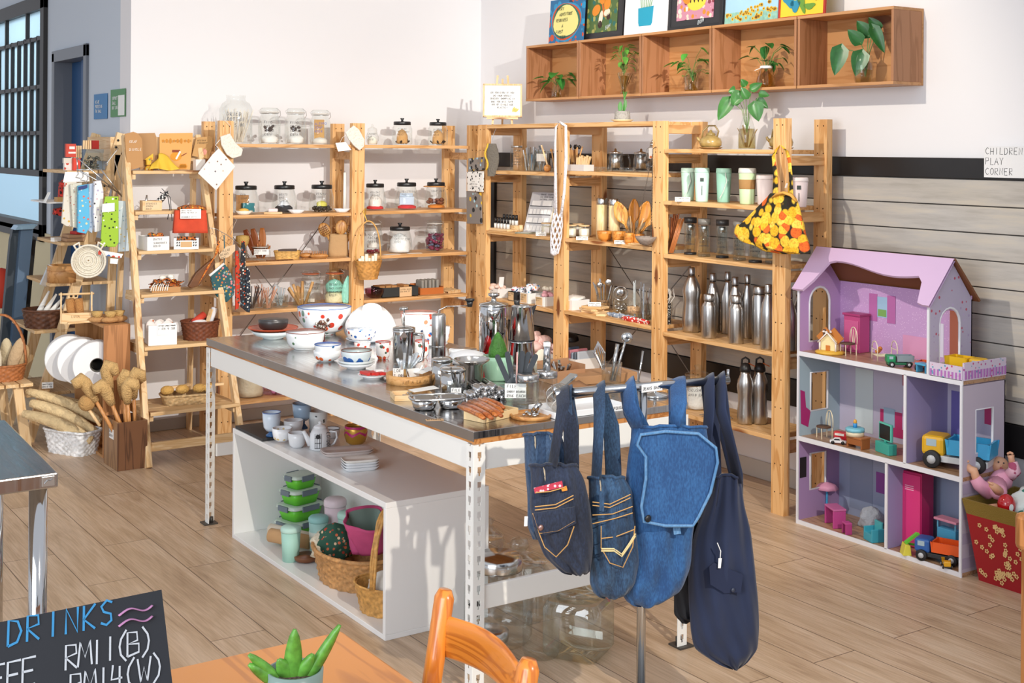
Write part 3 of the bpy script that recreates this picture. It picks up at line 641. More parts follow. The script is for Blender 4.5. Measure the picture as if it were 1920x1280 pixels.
# top shelf
p=itemL(441,.15,0,0);t=thing('glass_jar','tall ribbed glass jar without lid, filled with dry white twigs, tallest on the rack','jar',p,facing(p))
r=.092;b=B();b.open=True;b.lathe([(1e-6,.003),(r*.95,.003),(r,.015),(r,.20),(r*.85,.232),(r*.6,.248),(r*.57,.262),(r*.60,.266),(r*.60,.28)],48,fn=lambda a,z:1+(.018*cos(16*a) if z<.22 else 0));b.build('glass_body',G(),t)
b=B();sticks(b,46,r*.9,.19,.0022,3,.01,.35);b.build('twigs',mat('#efe6d8',.8),t);lettering(t,['DRIED','COTTON','RM 5.00'],.10,.16,-r-.002,.02,'#4a5668')
scr=lambda s:multi(C('cleaning_cloth',lambda b,r,h:blob(b,r*.9,h*.42,s,.25,z=.006,n=18),mat('#f1efec',.9,bump=.4,bs=40)),C('soap_nut',lambda b,r,h:lumps(b,r*.45,h*.35,14,.011,s,h*.55),mat('#5a4a42',.7)))
jar_clip('clip_top_jar','clip-top jar of white cloth and brown nuts, next to the tall ribbed jar',itemL(504,.15,0,0),.128,.212,scr(1),grp_clip,['FINO','COTTON','SCRUB','RM12'])
jar_clip('clip_top_jar','clip-top jar of white cloth and brown nuts, middle one of the three clip-top jars',itemL(553,.15,0,0),.128,.212,scr(2),grp_clip,['FINO','COTTON','SCRUB','RM12'])
jar_clip('clip_top_jar','clip-top jar with a kraft paper slip and white soap inside, blue price on the glass',itemL(599,.15,0,0),.125,.207,multi(C('soap_bar',lambda b,r,h:blob(b,r*.85,h*.3,5,.2,z=.006),mat('#e9e4dc',.6)),C('kraft_slip',lambda b,r,h:b.box(-.005,.01,h*.15,.06,.004,h*1.05),mat('#c89a5e',.8))),grp_clip,['ALEPPO','SOAP','RM36'],'#2a57b0')
p=itemL(697,.13,1,0);t=thing('sugar_jar','small round glass jar with knobbed glass lid, behind the white sock','jar',p,facing(p));r=.040
b=B();b.open=True;b.lathe([(1e-6,.002),(r*.7,.002),(r,.03),(r,.05),(r*.75,.078),(r*.7,.085)],24);b.build('glass_body',G(),t);b=B();b.lathe([(r*.78,.086),(r*.7,.1),(r*.25,.11),(r*.12,.114),(r*.2,.122),(1e-6,.128)],20);b.build('glass_lid',G(),t);lettering(t,['LAUNDRY','BAR','RM10'],.055,.062,-r-.001,.011)
b=B();blob(b,r*.8,.05,4,.2,z=.004);b.build('soap_bar',mat('#f0ebe0',.8),t)
twg=lambda s:multi(C('vanilla_pod',lambda b,r,h:sticks(b,22,r*.9,h*.30,.004,s,.01,2.2),mat('#2b2422',.6)),C('kraft_bag',lambda b,r,h:blob(b,r*.6,h*.9,s,.1,z=.01),mat('#cf9f66',.8)))
jar_apoth('black_lid_jar','square-shouldered jar with black lid and kraft bag, left of the two on the top shelf',itemL(753,.15,1,0),.135,.168,twg(1),'square black-lid jars on the top shelf',['CEYLON','CINNAMON','RM12'],'sq')
jar_apoth('black_lid_jar','square-shouldered jar with black lid and dark twigs, nearest the corner on the top shelf',itemL(820,.15,1,0),.135,.168,twg(2),'square black-lid jars on the top shelf',['BUTTER','PEA','RM13'],'sq')
# second shelf
G2='black-lid jars on the second shelf'
jar_apoth('black_lid_jar','black-lid jar holding a teal and white packet and kraft paper',itemL(461,.16,0,1),.155,.185,multi(C('packet',lambda b,r,h:b.box(.012,0,.01,.07,.03,.05,.3),print_mat('#2f7f88',['#e8f0f0','#123038'],40)),C('kraft_paper',lambda b,r,h:b.box(-.02,.02,.006,.07,.02,.10,-.2),mat('#c08a52',.8))),G2,['ECO','SOAP'])
jar_apoth('black_lid_jar','black-lid jar holding black and white crumpled wipes',itemL(533,.16,0,1),.150,.185,multi(C('black_cloth',lambda b,r,h:blob(b,r*.85,h*.42,7,.25,z=.005,n=18),mat('#37363a',.9)),C('white_cloth',lambda b,r,h:blob(b,r*.6,h*.62,8,.3,z=.006,n=18),mat('#e6e6ea',.9))),G2,['BENTO','BAG','CLOTH'])
jar_apoth('black_lid_jar','black-lid jar holding yellow packet over dark beans',itemL(603,.16,0,1),.155,.185,multi(C('dark_bean',lambda b,r,h:lumps(b,r*.85,h*.35,60,.011,3),mat('#3a3630',.6)),C('yellow_packet',lambda b,r,h:blob(b,r*.5,h*.3,9,.2,z=h*.3,n=10),mat('#d9cf5a',.7))),G2,['PEPPER','CORN'])
redpad=lambda s:C('red_pad',lambda b,r,h:blob(b,r*.92,h*.22,s,.2,z=.005,n=18),mat('#d3323a',.9))
jar_apoth('black_lid_jar','black-lid jar with red and white pads, beside the middle post',itemL(703,.15,1,1),.138,.185,multi(redpad(1),C('white_pad',lambda b,r,h:blob(b,r*.7,h*.7,2,.2,z=h*.15,n=14),mat('#f3ece8',.9))),G2,['KONJAC','SPONGE','RM 10'])
jar_apoth('black_lid_jar','black-lid jar with red pads under a pale blue packet',itemL(762,.15,1,1),.150,.190,multi(redpad(3),C('blue_packet',lambda b,r,h:(b.box(0,0,h*.25,.09,.04,.05,.1),b.box(0,.0,h*.7,.08,.03,.02,-.1)),mat('#bccbe0',.5))),G2,['MENSTRUAL','PAD'])
jar_apoth('black_lid_jar','black-lid jar with brown nuts and orange cloth, a kraft paper laid under its lid',itemL(817,.15,1,1),.142,.190,multi(C('orange_cloth',lambda b,r,h:blob(b,r*.92,h*.2,4,.2,z=.005,n=18),mat('#d8802f',.9)),C('brown_nut',lambda b,r,h:lumps(b,r*.8,h*.45,30,.016,8,.02),mat('#7a4428',.7)),C('paper_flap',lambda b,r,h:blob(b,r*1.25,.012,6,.35,z=h*1.19,n=20),mat('#c08a52',.8))),G2,['SOAP NUT'])
def dish(px,d,k,j,label,w,m,scal=0):
    p=itemL(px,d,k,j);t=thing('soap_dish',label,'dish',p,facing(p));b=B();b.shell([(w*.55,0),(w*.62,.003),(w,.022)],.003,32,fn=(lambda a,z:1+scal*cos(12*a)),sy=.7);b.build('dish',m,t);return t
t=dish(457,.04,0,1,'scalloped dish with a yellow soap in front of the teal-packet jar',.052,mat('#efe6d6',.4),.04);b=B();b.sph(0,0,.022,.03,12,8,1,.6,.5);b.build('soap_bar',mat('#e2b352',.4),t)
dish(556,.04,0,1,'white scalloped dish at the middle of the second shelf edge',.052,mat('#eceaea',.4),.06)
dish(641,.04,0,1,'white scalloped dish with a tall taper candle beside the middle post',.050,mat('#eceaea',.4),.06)
p=itemL(646,.05,0,1)+Vector((0,0,.012));t=thing('taper_candle','tall thin white taper candle standing in a scalloped dish','candle',p);b=B();b.cyl(0,0,0,.010,.225,16,.008);b.build('wax_stick',mat('#f2efe8',.5,sss=.2),t);b=B();b.tube([(0,0,.225),(0,.001,.236)],.001);b.build('wick',BLACK(),t)
p=itemL(512,.035,0,1);t=thing('soap_tray','small wooden soap tray with a pink-white soap on it','tray',p,facing(p));b=B();b.box(0,0,0,.105,.055,.012);b.build('tray',pine2('x'),t,bevel=.003);b=B();b.box(.0,0,.012,.055,.035,.02);b.build('soap_bar',mat('#eadada',.4),t,bevel=.006)
# third shelf, right bay
jar_clip('clip_top_jar','tall clip-top jar with red petals, half behind the middle post and the hanging basket',itemL(699,.16,1,2),.120,.205,multi(C('red_petal',lambda b,r,h:lumps(b,r*.85,h*.22,40,.01,5,0,.4),mat('#8e2740',.7)),C('cotton_ball',lambda b,r,h:blob(b,r*.6,h*.35,5,.2,z=h*.3),mat('#efece8',.9))),None,['ALL OVER','FACIAL','RM15'])
jar_apoth('black_lid_jar','black-lid jar full of white cotton rounds, on the third shelf',itemL(750,.14,1,2),.158,.185,C('cotton_pad',lambda b,r,h:blob(b,r*.95,h*1.05,6,.12,z=.005,n=18),mat('#f0f0f2',.9,bump=.3)),None,['ORGANIC','COTTON PAD','RM35'])
jar_clip('clip_top_jar','clip-top jar stuffed with dark red dried flowers, nearest the corner',itemL(815,.16,1,2),.122,.195,multi(C('dried_flower',lambda b,r,h:lumps(b,r*.92,h*1.0,70,.015,6),mat('#7c2a48',.8,var=.5,vs=60)),C('purple_flower',lambda b,r,h:lumps(b,r*.93,h*1.0,22,.014,16),mat('#5c6078',.8))),None,['CHRYSAN','THEMUM'])
flatcard('white paper slip lying before the cotton-round jar',itemL(735,.04,1,2),.11,.04,[],.1);flatcard('white paper slip lying before the dark red flower jar',itemL(778,.05,1,2),.09,.035,[],-.15)
# third shelf, left bay
p=itemL(489,.12,0,2);t=jar_clip('comb_jar','glass jar crowded with brown wooden combs, a white price tag on its front',p,.115,.085,None,None);t['category']='jar'
b=B();sticks(b,12,.04,.10,.005,4,.01,.7);b.build('comb_handle',mat('#b06a34',.5),t)
for i,(dx,rr) in enumerate(((-.035,-.35),(-.012,-.22),(.016,-.05))):
    b=B();b.M=Matrix.Translation((dx,0.01*i,.03))@Matrix.Rotation(rr,4,'Y');b.grid(lambda u,v:(( u-.5)*(.022+.030*max(0,sin(PI*min(1,v*1.0)))**1.2*(v)) ,.004*cos(u*PI)*1.2,.155*v),6,9);b.build('comb',mat(('#7a3c1c','#8a4a22','#a5622c')[i],.4),t,solid=.008)
b=B();b.box(.005,-.062,.035,.085,.002,.032);g=b.build('price_tag',mat('#f4f2ee',.7),t);lettering(t,['WOODEN COMB','RM10'],.075,.054,-.0645,.008)
p=itemL(455,.10,0,2);t=thing('body_brush','round pale bristle brush standing bristles up in a glass','brush',p,facing(p));b=B();b.shell([(.026,0),(.030,.06)],.002,20);b.build('glass_cup',G(),t)
b=B();b.lathe([(.006,.02),(.008,.07),(.02,.08),(.034,.10),(.040,.13),(.036,.145),(1e-6,.15)],20,fn=lambda a,z:1+.05*sin(18*a));b.build('bristle_head',mat('#c6a25c',.9,bump=.6,bs=120),t)
p=itemL(539,.11,0,2);t=basket('bamboo_basket','flat rectangular bamboo basket holding dark wooden combs',p,.068,.045,.045,'#d2a45c',1.12,60,6,rect=True,rz=facing(p));b=B()
for i in range(4):b.box(-.01+.008*i,-.02+.012*i,.03,.085,.008,.028,.12)
b.build('dark_comb',mat('#4a342a',.5),t)
def hairbrush(px,d,k,j,label,L,dz=0,rz=None,cw='#c98f50',head=None):
    p=itemL(px,d,k,j)+Vector((0,0,dz));t=thing('hair_brush',label,'brush',p,facing(p) if rz is None else rz);b=B();b.sph(0,0,.013,L/2,18,8,1,.52,.32/ (L/.1));b.build('wooden_back',wood(cw,'#a86c34','x',.4,2,False),t);b=B()
    for a in range(9):
        for c_ in range(4):
            x=(a-4)*L*.09;y=(c_-1.5)*L*.11
            if (x/(L*.45))**2+(y/(L*.24))**2<1:b.tube([(x,y,.022),(x,y,.042)],[.0028,.0018],5)
    b.build('wooden_pins',mat('#b5773c',.6),t);return t
hairbrush(575,.14,0,2,'oval wooden hair brush lying pins up beside the bamboo basket',.085)
hairbrush(599,.07,0,2,'larger oval wooden hair brush lying pins up, nearest the paper bag',.11)
p=itemL(635,.12,0,2);t=thing('paper_bag','tan paper bag stuffed with wooden hair brushes by the middle post','bag',p,facing(p));b=B()
def pb(u,v):
    a=2*PI*u;s_=1/max(abs(cos(a))**6+abs(sin(a))**6,1e-6)**(1/6);return (.060*s_*cos(a)*(1-.12*v)+.002*sin(7*a+v*9),.035*s_*sin(a)*(1-.15*v),.135*v)
b.grid(pb,32,9,True,True);b.build('bag',mat('#b99468',.85,bump=.5,bs=30),t,solid=.001)
for i,(dx,an) in enumerate(((-.03,-.5),(.012,.05),(.045,.35))):
    q=B();q.M=Matrix.Translation((dx*.8,0,.05))@Matrix.Rotation(an,4,'Y');q.sph(0,0,.125,.036,16,8,1,.3,1.25);q.tube([(0,0,0),(0,0,.09)],[.008,.010],8);q.build('brush_paddle',wood(('#c99452','#cf9c5e','#b9803f')[i],'#a86c34','z',.4,2,False),t)
    q=B();q.M=Matrix.Translation((dx*.8,0,.05))@Matrix.Rotation(an,4,'Y')
    for a in range(5):
        for c_ in range(5):q.tube([((a-2)*.011,-.008,.10+c_*.012),((a-2)*.011,-.03,.095+c_*.012)],.0022,5)
    if i!=1:q.build('brush_pins',mat('#7c5a34',.6),t)
for i,(px,L,lb) in enumerate(((470,.10,'wooden spoon-like comb lying at the shelf edge under the comb jar'),(525,.16,'long toothed wooden comb lying along the third shelf edge'),(590,.15,'long toothed wooden comb lying at the shelf edge before the hair brushes'))):
    p=itemL(px,.025,0,2);t=thing('wooden_comb',lb,'comb',p,0);b=B();b.box(0,0,0,L,.018,.006)
    for k in range(int(L/.008)):b.box(-L/2+.004+k*.008,-.015,.001,.004,.014,.004)
    b.build('comb',mat('#b57a40' if i!=1 else '#8a5a30',.5),t)
# fourth shelf, left bay
def tumbler(name,label,p,r,h,fill,cat='glass',group=None,m=None):
    t=thing(name,label,cat,p,facing(p),group);b=B();b.shell([(r*.9,0),(r,.004),(r,h)],.002,22);b.build('glass_cup',m or G(),t);fill(t,r,h);return t
PENC=lambda s,c,L=.13,k=7,rad=.0032,sp=.5,part='pencil':C(part,lambda b,r,h:sticks(b,k,r,L,rad,s,.005,sp),mat(c,.5))
tumbler('pencil_glass','glass of dark recycled pencils hidden partly by hanging oven gloves',itemL(472,.09,0,3),.026,.07,PENC(1,'#3a2a2a',.145,8))
tumbler('pencil_glass','glass of pale pink pencils in the middle of the low shelf',itemL(487,.13,0,3),.022,.065,PENC(2,'#cf9a80',.13,7))
tumbler('pencil_glass','second glass of pale pink pencils with a price written on it',itemL(503,.06,0,3),.026,.06,PENC(3,'#d39a7c',.125,7))
t=tumbler('spatula_glass','wide glass of clear plastic spatulas and spoons',itemL(527,.10,0,3),.045,.07,C('clear_spatula',lambda b,r,h:(sticks(b,5,r,.11,.006,5,.01,.5),blob(b,.02,.05,3,.1,-.03,0,.085)),mat('#b9c0c4',.3)))
lettering(t,['GUASA','MASKER','RM8'],.06,.05,-.047,.012)
tumbler('dowel_jar','glass jar filled with short wooden honey dippers',itemL(567,.08,0,3),.050,.085,C('honey_dipper',lambda b,r,h:sticks(b,9,r*.8,.135,.0085,8,.008,.75,8),mat('#c99c66',.6)))
jar_clip('clip_top_jar','clip-top jar with orange rubber ring, nearly empty, behind the honey dippers',itemL(583,.21,0,3),.125,.195,C('paper_slip',lambda b,r,h:b.box(0,0,.005,.05,.05,.02),mat('#e9e4da',.8)),None,['COTTON','TOOTHPICK'],'#222226','#c9683a')
jar_clip('clip_top_jar','clip-top jar filled with teal and cream knitted cloths, teal strap hanging from its lid',itemL(628,.12,0,3),.128,.20,multi(C('cream_cloth',lambda b,r,h:blob(b,r*.97,h*.62,3,.1,z=.005,n=18),mat('#e6dcb6',.9,bump=.6,bs=70)),C('teal_cloth',lambda b,r,h:blob(b,r*.93,h*.62,4,.15,z=h*.58,n=18),mat('#8fd0bd',.9,bump=.6,bs=70))),None,['ORGANIC','FACE CLOTH','HALF PRICE','RM29'],'#222226','#c9683a')
p=itemL(651,.07,0,3);t=thing('knitted_cloth','teal knitted cloth draped at the right of the cloth jar','cloth',p,facing(p));b=B();b.grid(lambda u,v:((u-.5)*(.03+.05*(1-v)*v*3)+.02*(1-v)**2,-.01+.01*sin(8*u),.165*(1-v)**1.2 if v<1 else 0),7,12);b.build('cloth',mat('#9ad6c4',.9,bump=.6,bs=80),t,solid=.006)
# fourth shelf, right bay
p=itemL(704,.09,1,3);t=bowl('glass_bowl','pressed pinkish glass bowl on the low shelf beside the middle post',p,.062,.055,glass('#e2bcc8',.1),None,foot=.55,sc=.04)
p=itemL(741,.12,1,3);t=thing('display_box','black open box packed with brown kraft soap cartons','box',p,0);b=B();b.box(0,0,0,.25,.15,.004)
for a in ((0,-.0735,.25,.003),(0,.0735,.25,.003),(-.1235,0,.003,.144),(.1235,0,.003,.144)):b.box(a[0],a[1],0,a[2],a[3],.06)
b.build('black_tray',mat('#2a2d2e',.6),t)
b=B();b.box(.035,-.0765,.001,.085,.002,.058);b.build('kraft_label',mat('#d8b48a',.8),t);lettering(t,['COTTON BUDS','BOX RM8.50'],.075,.04,-.0785,.008,cx=.035)
for i in range(5):b=B();b.box(-.10+.042*i,.02,.004,.036,.09,.062 if i!=3 else .05,.04*(i%2));b.build('kraft_carton',mat('#b98450',.8),t)
p=itemL(801,.14,1,3);t=thing('display_box','orange-brown tray holding grey loofah discs and cards','box',p,0);b=B();b.box(0,0,0,.17,.13,.004).box(0,-.064,0,.17,.003,.04).box(0,.064,0,.17,.003,.06).box(-.0835,0,0,.003,.13,.045).box(.0835,0,0,.003,.13,.045);b.build('tray',mat('#b9672c',.6),t)
for i in range(5):b=B();b.box(-.055+.027*i,-.01+.006*(i%2),.004,.019,.085,.085);b.build('grey_disc',mat('#8f8a82',.8),t,bevel=.008)
for i,(px,d) in enumerate(((838,.16),(848,.09))):
    p=itemL(px,d,1,3);t=thing('slatted_soap_dish',['slatted wooden soap dish leaning at the back near the corner','kraft-coloured flat wooden soap dish at the shelf edge near the corner'][i],'soap dish',p,.2);b=B()
    for k in range(7):b.box(-.045+.015*k,0,.010,.007,.07,.008)
    b.box(0,-.025,0,.10,.008,.011).box(0,.025,0,.10,.008,.011);o=b.build('slats',pine2('y'),t)
# bottom shelf
t=thing('storage_jar','big glass jar stuffed with cream cloth on the bottom shelf','jar',itemL(470,.13,0,4),0);r=.085
b=B();b.open=True;b.lathe([(1e-6,.003),(r*.95,.003),(r,.02),(r,.22),(r*.8,.25),(r*.78,.27)],24);b.build('glass_body',G(),t);b=B();b.lathe([(r*.8,.27),(r*.84,.272),(r*.84,.29),(1e-6,.293)],24);b.build('lid',BLACK(),t)
b=B();blob(b,r*.95,.23,4,.12,z=.006,n=22,m=9);b.build('cream_cloth',mat('#d9c9ae',.95,bump=.8,bs=25),t)
t=thing('storage_jar','big glass jar of pink and magenta sponges on the bottom shelf','jar',itemL(520,.13,0,4),0);r=.088
b=B();b.open=True;b.lathe([(1e-6,.003),(r*.95,.003),(r,.02),(r,.2),(r*.8,.23),(r*.78,.24)],24);b.build('glass_body',glass('#f3e2ec'),t)
for c_,s_ in (('#d76fae',3),('#e7a9c8',5),('#a9468a',9)):b=B();lumps(b,r*.82,.2,12,.028,s_,.0);b.build('sponge',mat(c_,.8),t)
t=tumbler('small_glass','small glass of yellow and red packets on the bottom shelf',itemL(552,.09,0,4),.03,.09,multi(C('yellow_packet',lambda b,r,h:b.box(-.008,0,.01,.02,.02,.08),mat('#d6cf5e',.6)),C('red_packet',lambda b,r,h:b.box(.012,0,.01,.015,.02,.06),mat('#d6452f',.6))))
# hanging things on the posts
def hook(b,p,r=.008):b.tube([tuple(Vector(p)+Vector((0,-.006,0))),tuple(Vector(p)+Vector((0,-.022,0))),tuple(Vector(p)+Vector((0,-.022,.012)))],.0012,5)
# wicker basket on the middle post
p=onL(691,-.075,.0);sc=mpp(p);pz0=PY(691,523,6.825).z
t=basket('hanging_basket','small round wicker basket with tall hoop handle hung on the middle post',Vector((p.x,6.825,pz0)),.058,.050,.11,'#c08a48',1.45,48,9,handle=0)
b=B();b.tube([(.075*cos(a)*1.1,.0,.11+.235*sin(a)**.8) for a in [PI*k/20 for k in range(21)]],.0045,7);b.build('handle',mat('#d2a25e',.5),t)
b=B()
for i in range(6):b.tube([(-.05+.02*i,.01*(i%2),.06),(-.055+.022*i,.01*(i%2),.125+.012*(i%3))],.011,8)
b.build('rolled_cloth',mat('#eee5d2',.9),t)
b=B();b.tube([(-.01,.0,.345),(-.02,.03,.40),(.01,.055,.42),(.01,.06,.38)],.003,6);b.build('yellow_hook',mat('#e0b64a',.5),t)
def hang_cloth(name,label,cat,pts,m,y,group=None,th=.006,wav=.003,part='cloth',extra=None):
    """a flat cloth article hanging in front of a post; outline given in photo pixels on the plane y"""
    P=[PY(a,b_,y) for a,b_ in pts];c=sum(P,Vector())/len(P);t=thing(name,label,cat,c,0,group)
    poly=[((q-c).x,(q-c).z) for q in P]
    b=B();b.prism(poly,th,((0,th/2,0),(1,0,0),(0,0,1)));o=b.build(part,m,t,bevel=min(th*.35,.003))
    return t,c
sockm=mat('#ece6da',.95,bump=.9,bs=90)
t,c=hang_cloth('knitted_sock','cream knitted sock-shaped cloth hung on the left front post','sock',[(413,256),(431,250),(441,268),(455,280),(452,292),(436,297),(425,290),(415,272)],sockm,6.875,th=.012)
b=B();b.tube([tuple(PY(421,225,6.895)-c),tuple(PY(432,236,6.885)-c),tuple(PY(432,252,6.878)-c)],.0015,5);b.build('cord',sockm,t)
t,c=hang_cloth('knitted_sock','cream knitted sock-shaped cloth hung at the top of the middle post','sock',[(647,248),(663,235),(673,243),(683,262),(682,274),(674,282),(664,274),(654,262)],sockm,6.875,th=.012)
t,c=hang_cloth('price_tag','white paper tag on a cord left of the middle post','tag',[(629,268),(648,266),(659,281),(634,284)],mat('#f2f0ec',.7),6.87,th=.001);b=B();b.tube([tuple(PY(637,268,6.87)-c),tuple(PY(642,258,6.88)-c),tuple(PY(664,240,6.89)-c)],.0012,5);b.build('cord',sockm,t)
t,c=hang_cloth('drawstring_pouch','white cotton pouch with tiny animal prints hung cornerwise on the left post','pouch',[(410,278),(441,312),(405,357),(371,325),(398,290)],print_mat('#eee8e2',['#8a7468','#c9b6a8','#6f6a72'],38,.9,.16),6.86,th=.008)
b=B();b.tube([tuple(PY(410,278,6.855)-c),tuple(PY(404,272,6.86)-c),tuple(PY(412,262,6.885)-c)],.002,5);b.build('cord',mat('#f4f0ea',.8),t)
# wire rail with oven gloves left of the first post
t=thing('wire_hanger','bent wire hanger rail sticking out from the left front post','hanger',PY(425,433,6.83));c=t.location.copy()
b=B();b.tube([tuple(PY(x,y,6.82)-c) for x,y in ((392,427),(405,429),(425,440),(445,455),(468,480))],.002,6)
for x,y in ((398,428),(415,434),(432,445),(452,462),(460,470)):b.tube([tuple(PY(x,y,6.82)-c),tuple(PY(x+2,y+8,6.82)-c),tuple(PY(x-2,y+12,6.82)-c)],.0012,4)
b.tube([tuple(PY(432,440,6.82)-c),tuple(PY(440,420,6.85)-c),tuple(PY(444,412,6.87)-c),tuple(PY(438,408,6.89)-c)],.0018,5);b.build('wire',STEEL(.3),t)
floral=print_mat('#2e5a60',['#c96a3a','#d98a8a','#c9a24e','#8fa6a0'],60,.85,.36)
t,c=hang_cloth('oven_glove','teal floral oven glove with white cuff hanging from the wire rail','glove',[(394,516),(418,494),(424,497),(432,512),(440,535),(438,552),(425,566),(412,564),(400,545)],floral,6.80,th=.02,part='mitt')
b=B();b.tube([tuple(PY(393,517,6.795)-c),tuple(PY(420,494,6.795)-c)],.007,8);b.build('cuff',mat('#efeeea',.9),t)
b=B();b.tube([tuple(PY(420,494,6.80)-c),tuple(PY(421,470,6.81)-c),tuple(PY(420,440,6.82)-c)],.003,6);b.build('hanging_loop',mat('#3f6a74',.8),t)
t,c=hang_cloth('oven_glove','brown leather and batik oven glove hanging low above the ladder step','glove',[(352,536),(366,512),(386,494),(400,484),(402,492),(390,512),(372,534),(358,540)],mat('#6f4526',.5,var=.3),6.84,th=.03,part='mitt')
b=B();b.prism([((PY(x,y,6.82)-c).x,(PY(x,y,6.82)-c).z) for x,y in ((372,532),(390,504),(400,486),(410,470),(412,452),(408,452),(402,480),(388,500))],.004,((0,-.02,0),(1,0,0),(0,0,1)));b.build('batik_trim',print_mat('#c46a24',['#2d2b22','#e2a44a','#8d2f1c'],90,.8,.4),t)
for i,(pts,m_,lb) in enumerate((([(441,470),(447,470),(449,500),(450,560),(446,582),(441,581)],print_mat('#c63a20',['#3a3028','#7a7a60'],60),'narrow red batik pouch hanging from the wire rail'),
  ([(453,452),(459,452),(460,500),(466,560),(461,583),(451,575),(450,510)],print_mat('#26252a',['#d9572c','#e8e2d6','#5a7a86'],70),'narrow black patterned pouch with orange flower hanging from the wire rail'),
  ([(462,500),(468,506),(470,560),(468,586),(461,584),(460,540)],print_mat('#1f2530',['#4a5a6a','#e8e2d6'],70),'dark slim pouch hanging next to the pencil glasses'),
  ([(410,478),(424,462),(441,458),(441,470),(428,482),(414,486)],mat('#d8bc98',.8),'curved kraft tag with handwriting hanging at the left post'))):
    t,c=hang_cloth('cutlery_pouch' if i<3 else 'price_tag',lb,'pouch' if i<3 else 'tag',pts,m_,6.79-.012*i,th=.012 if i<3 else .001)
    if i==3:b=B();write(b,['PILLAR','BEADS','RM5'],tuple(PY(413,474,6.753)-c),(1,0,.2),(-.1,0,1),.012);b.build('lettering',INK(),t)
# ================================================================= RIGHT RACK: what stands on its shelves
def itemR(px,d,k,j):return onR(px,d,ZR[(k,j)])
TOPZ=1.7945
# easel with the framed note
p=onR(940,.06,TOPZ);t=thing('tabletop_easel','small light wood easel on the rack top near the corner','easel',p,facing(p));b=B()
for s in (-1,1):b.beam((s*.06,-.02,0),(s*.03,.045,.30),.012,.01)
b.beam((0,.12,0),(0,.045,.28),.012,.01);b.build('easel_leg',pine2('z'),t);b=B();b.box(0,-.028,.032,.19,.035,.012);b.build('ledge',pine2('x'),t)
c=p+Vector((0,0,0));t=thing('framed_note','white printed note in thin wooden frame resting on the small easel','frame',p+Vector((0,0,.0445)),facing(p))
fr=Matrix.Translation((0,-.028,0))@Matrix.Rotation(-.14,4,'X');b=B();b.M=fr;b.box(0,.008,0,.235,.004,.205);b.build('backing',mat('#b98a54',.7),t)
b=B();b.M=fr;b.box(0,.003,.008,.22,.004,.19);b.build('paper',mat('#f3f2ef',.6),t)
b=B();b.M=fr;b.box(-.114,0,0,.010,.012,.205).box(.114,0,0,.010,.012,.205).box(0,0,0,.235,.012,.010).box(0,0,.195,.235,.012,.010);b.build('frame',pine2('z'),t,bevel=.001)
b=B();b.M=fr;write(b,['DO YOU KNOW IF YOU','DO YOUR WEEKLY','GROCERY SHOPPING IN','BWL YOU WILL SAVE','80% OF SINGLE USE','PLASTIC!'],(0,.0002,.145),(1,0,0),(0,0,1),.0105,.0022,'c',1.75,.02,.02,.75);b.build('lettering',INK(),t)
b=B();b.M=fr
for i in range(3):leafmesh(b,(.06+.008*i,.0004,.03),(.075+.012*i,.0004,.065-.006*i),.012,(0,-1,0),0)
b.build('leaf_print',mat('#c9c06a',.7),t)
# concrete pot on a saucer
p=onR(1165,.10,TOPZ);t=thing('planter_saucer','pale wood saucer under the concrete pot on the rack top','saucer',p);b=B();b.shell([(.03,0),(.045,.003),(.064,.014)],.004,28);b.build('saucer',mat('#dcc59c',.5),t)
t=thing('potted_plant','single green shoot in a small rough concrete pot on a pale saucer','potted plant',p+Vector((0,0,.0045)),facing(p));b=B();b.shell([(.040,0),(.044,.006),(.040,.055)],.006,24);b.build('concrete_pot',mat('#a8a39c',.9,bump=.8,bs=90),t)
b=B();b.cyl(0,0,.03,.033,.018,16);b.build('soil',mat('#4a3a2c',.9),t)
b=B();leafmesh(b,(-.012,0,.045),(-.012,0,.11),.025,(0,-1,0),.0);leafmesh(b,(.005,0,.045),(.02,0,.12),.02,(0,-1,0),.1)
for i in range(3):b.tube([(.004*i,0,.045),(.012,0,.10+.012*i),(.004+.01*i,.01,.16)],.003,6)
b.build('shoot',mat('#4c8a3f',.4),t)
# ---- second row, bay 1
def mitt():pass
t,c=None,None
p=PX(921,300,4.235);t=thing('knitted_mitt','grey and yellow knitted bath mitt hung on wire at the rack corner','mitt',p,-.9)
b=B()
def mt(u,v):
    a=2*PI*u;w_=(.030+.014*sin(PI*v))*(1-.25*v);return (w_*cos(a)+.012*sin(PI*v),.012*sin(a),-.0+.10-.20*v+.003*sin(40*v))
b.grid(mt,20,30,True,True);b.build('mitt',mat('#6d675e',.9,bump=.9,bs=90),t);b=B();b.tube([(-.028+.01*cos(k),-.008,.10-.16*k/8) for k in range(9)],.006,6);b.build('yellow_edge',mat('#d9b13a',.8),t)
b=B();b.tube([(0,0,.10),(.01,0,.14),(.02,0,.17)],.0015,5).tube([(.02,0,.17),(.03,.01,.2)],.0015,5);b.build('hanging_wire',STEEL(.3),t)
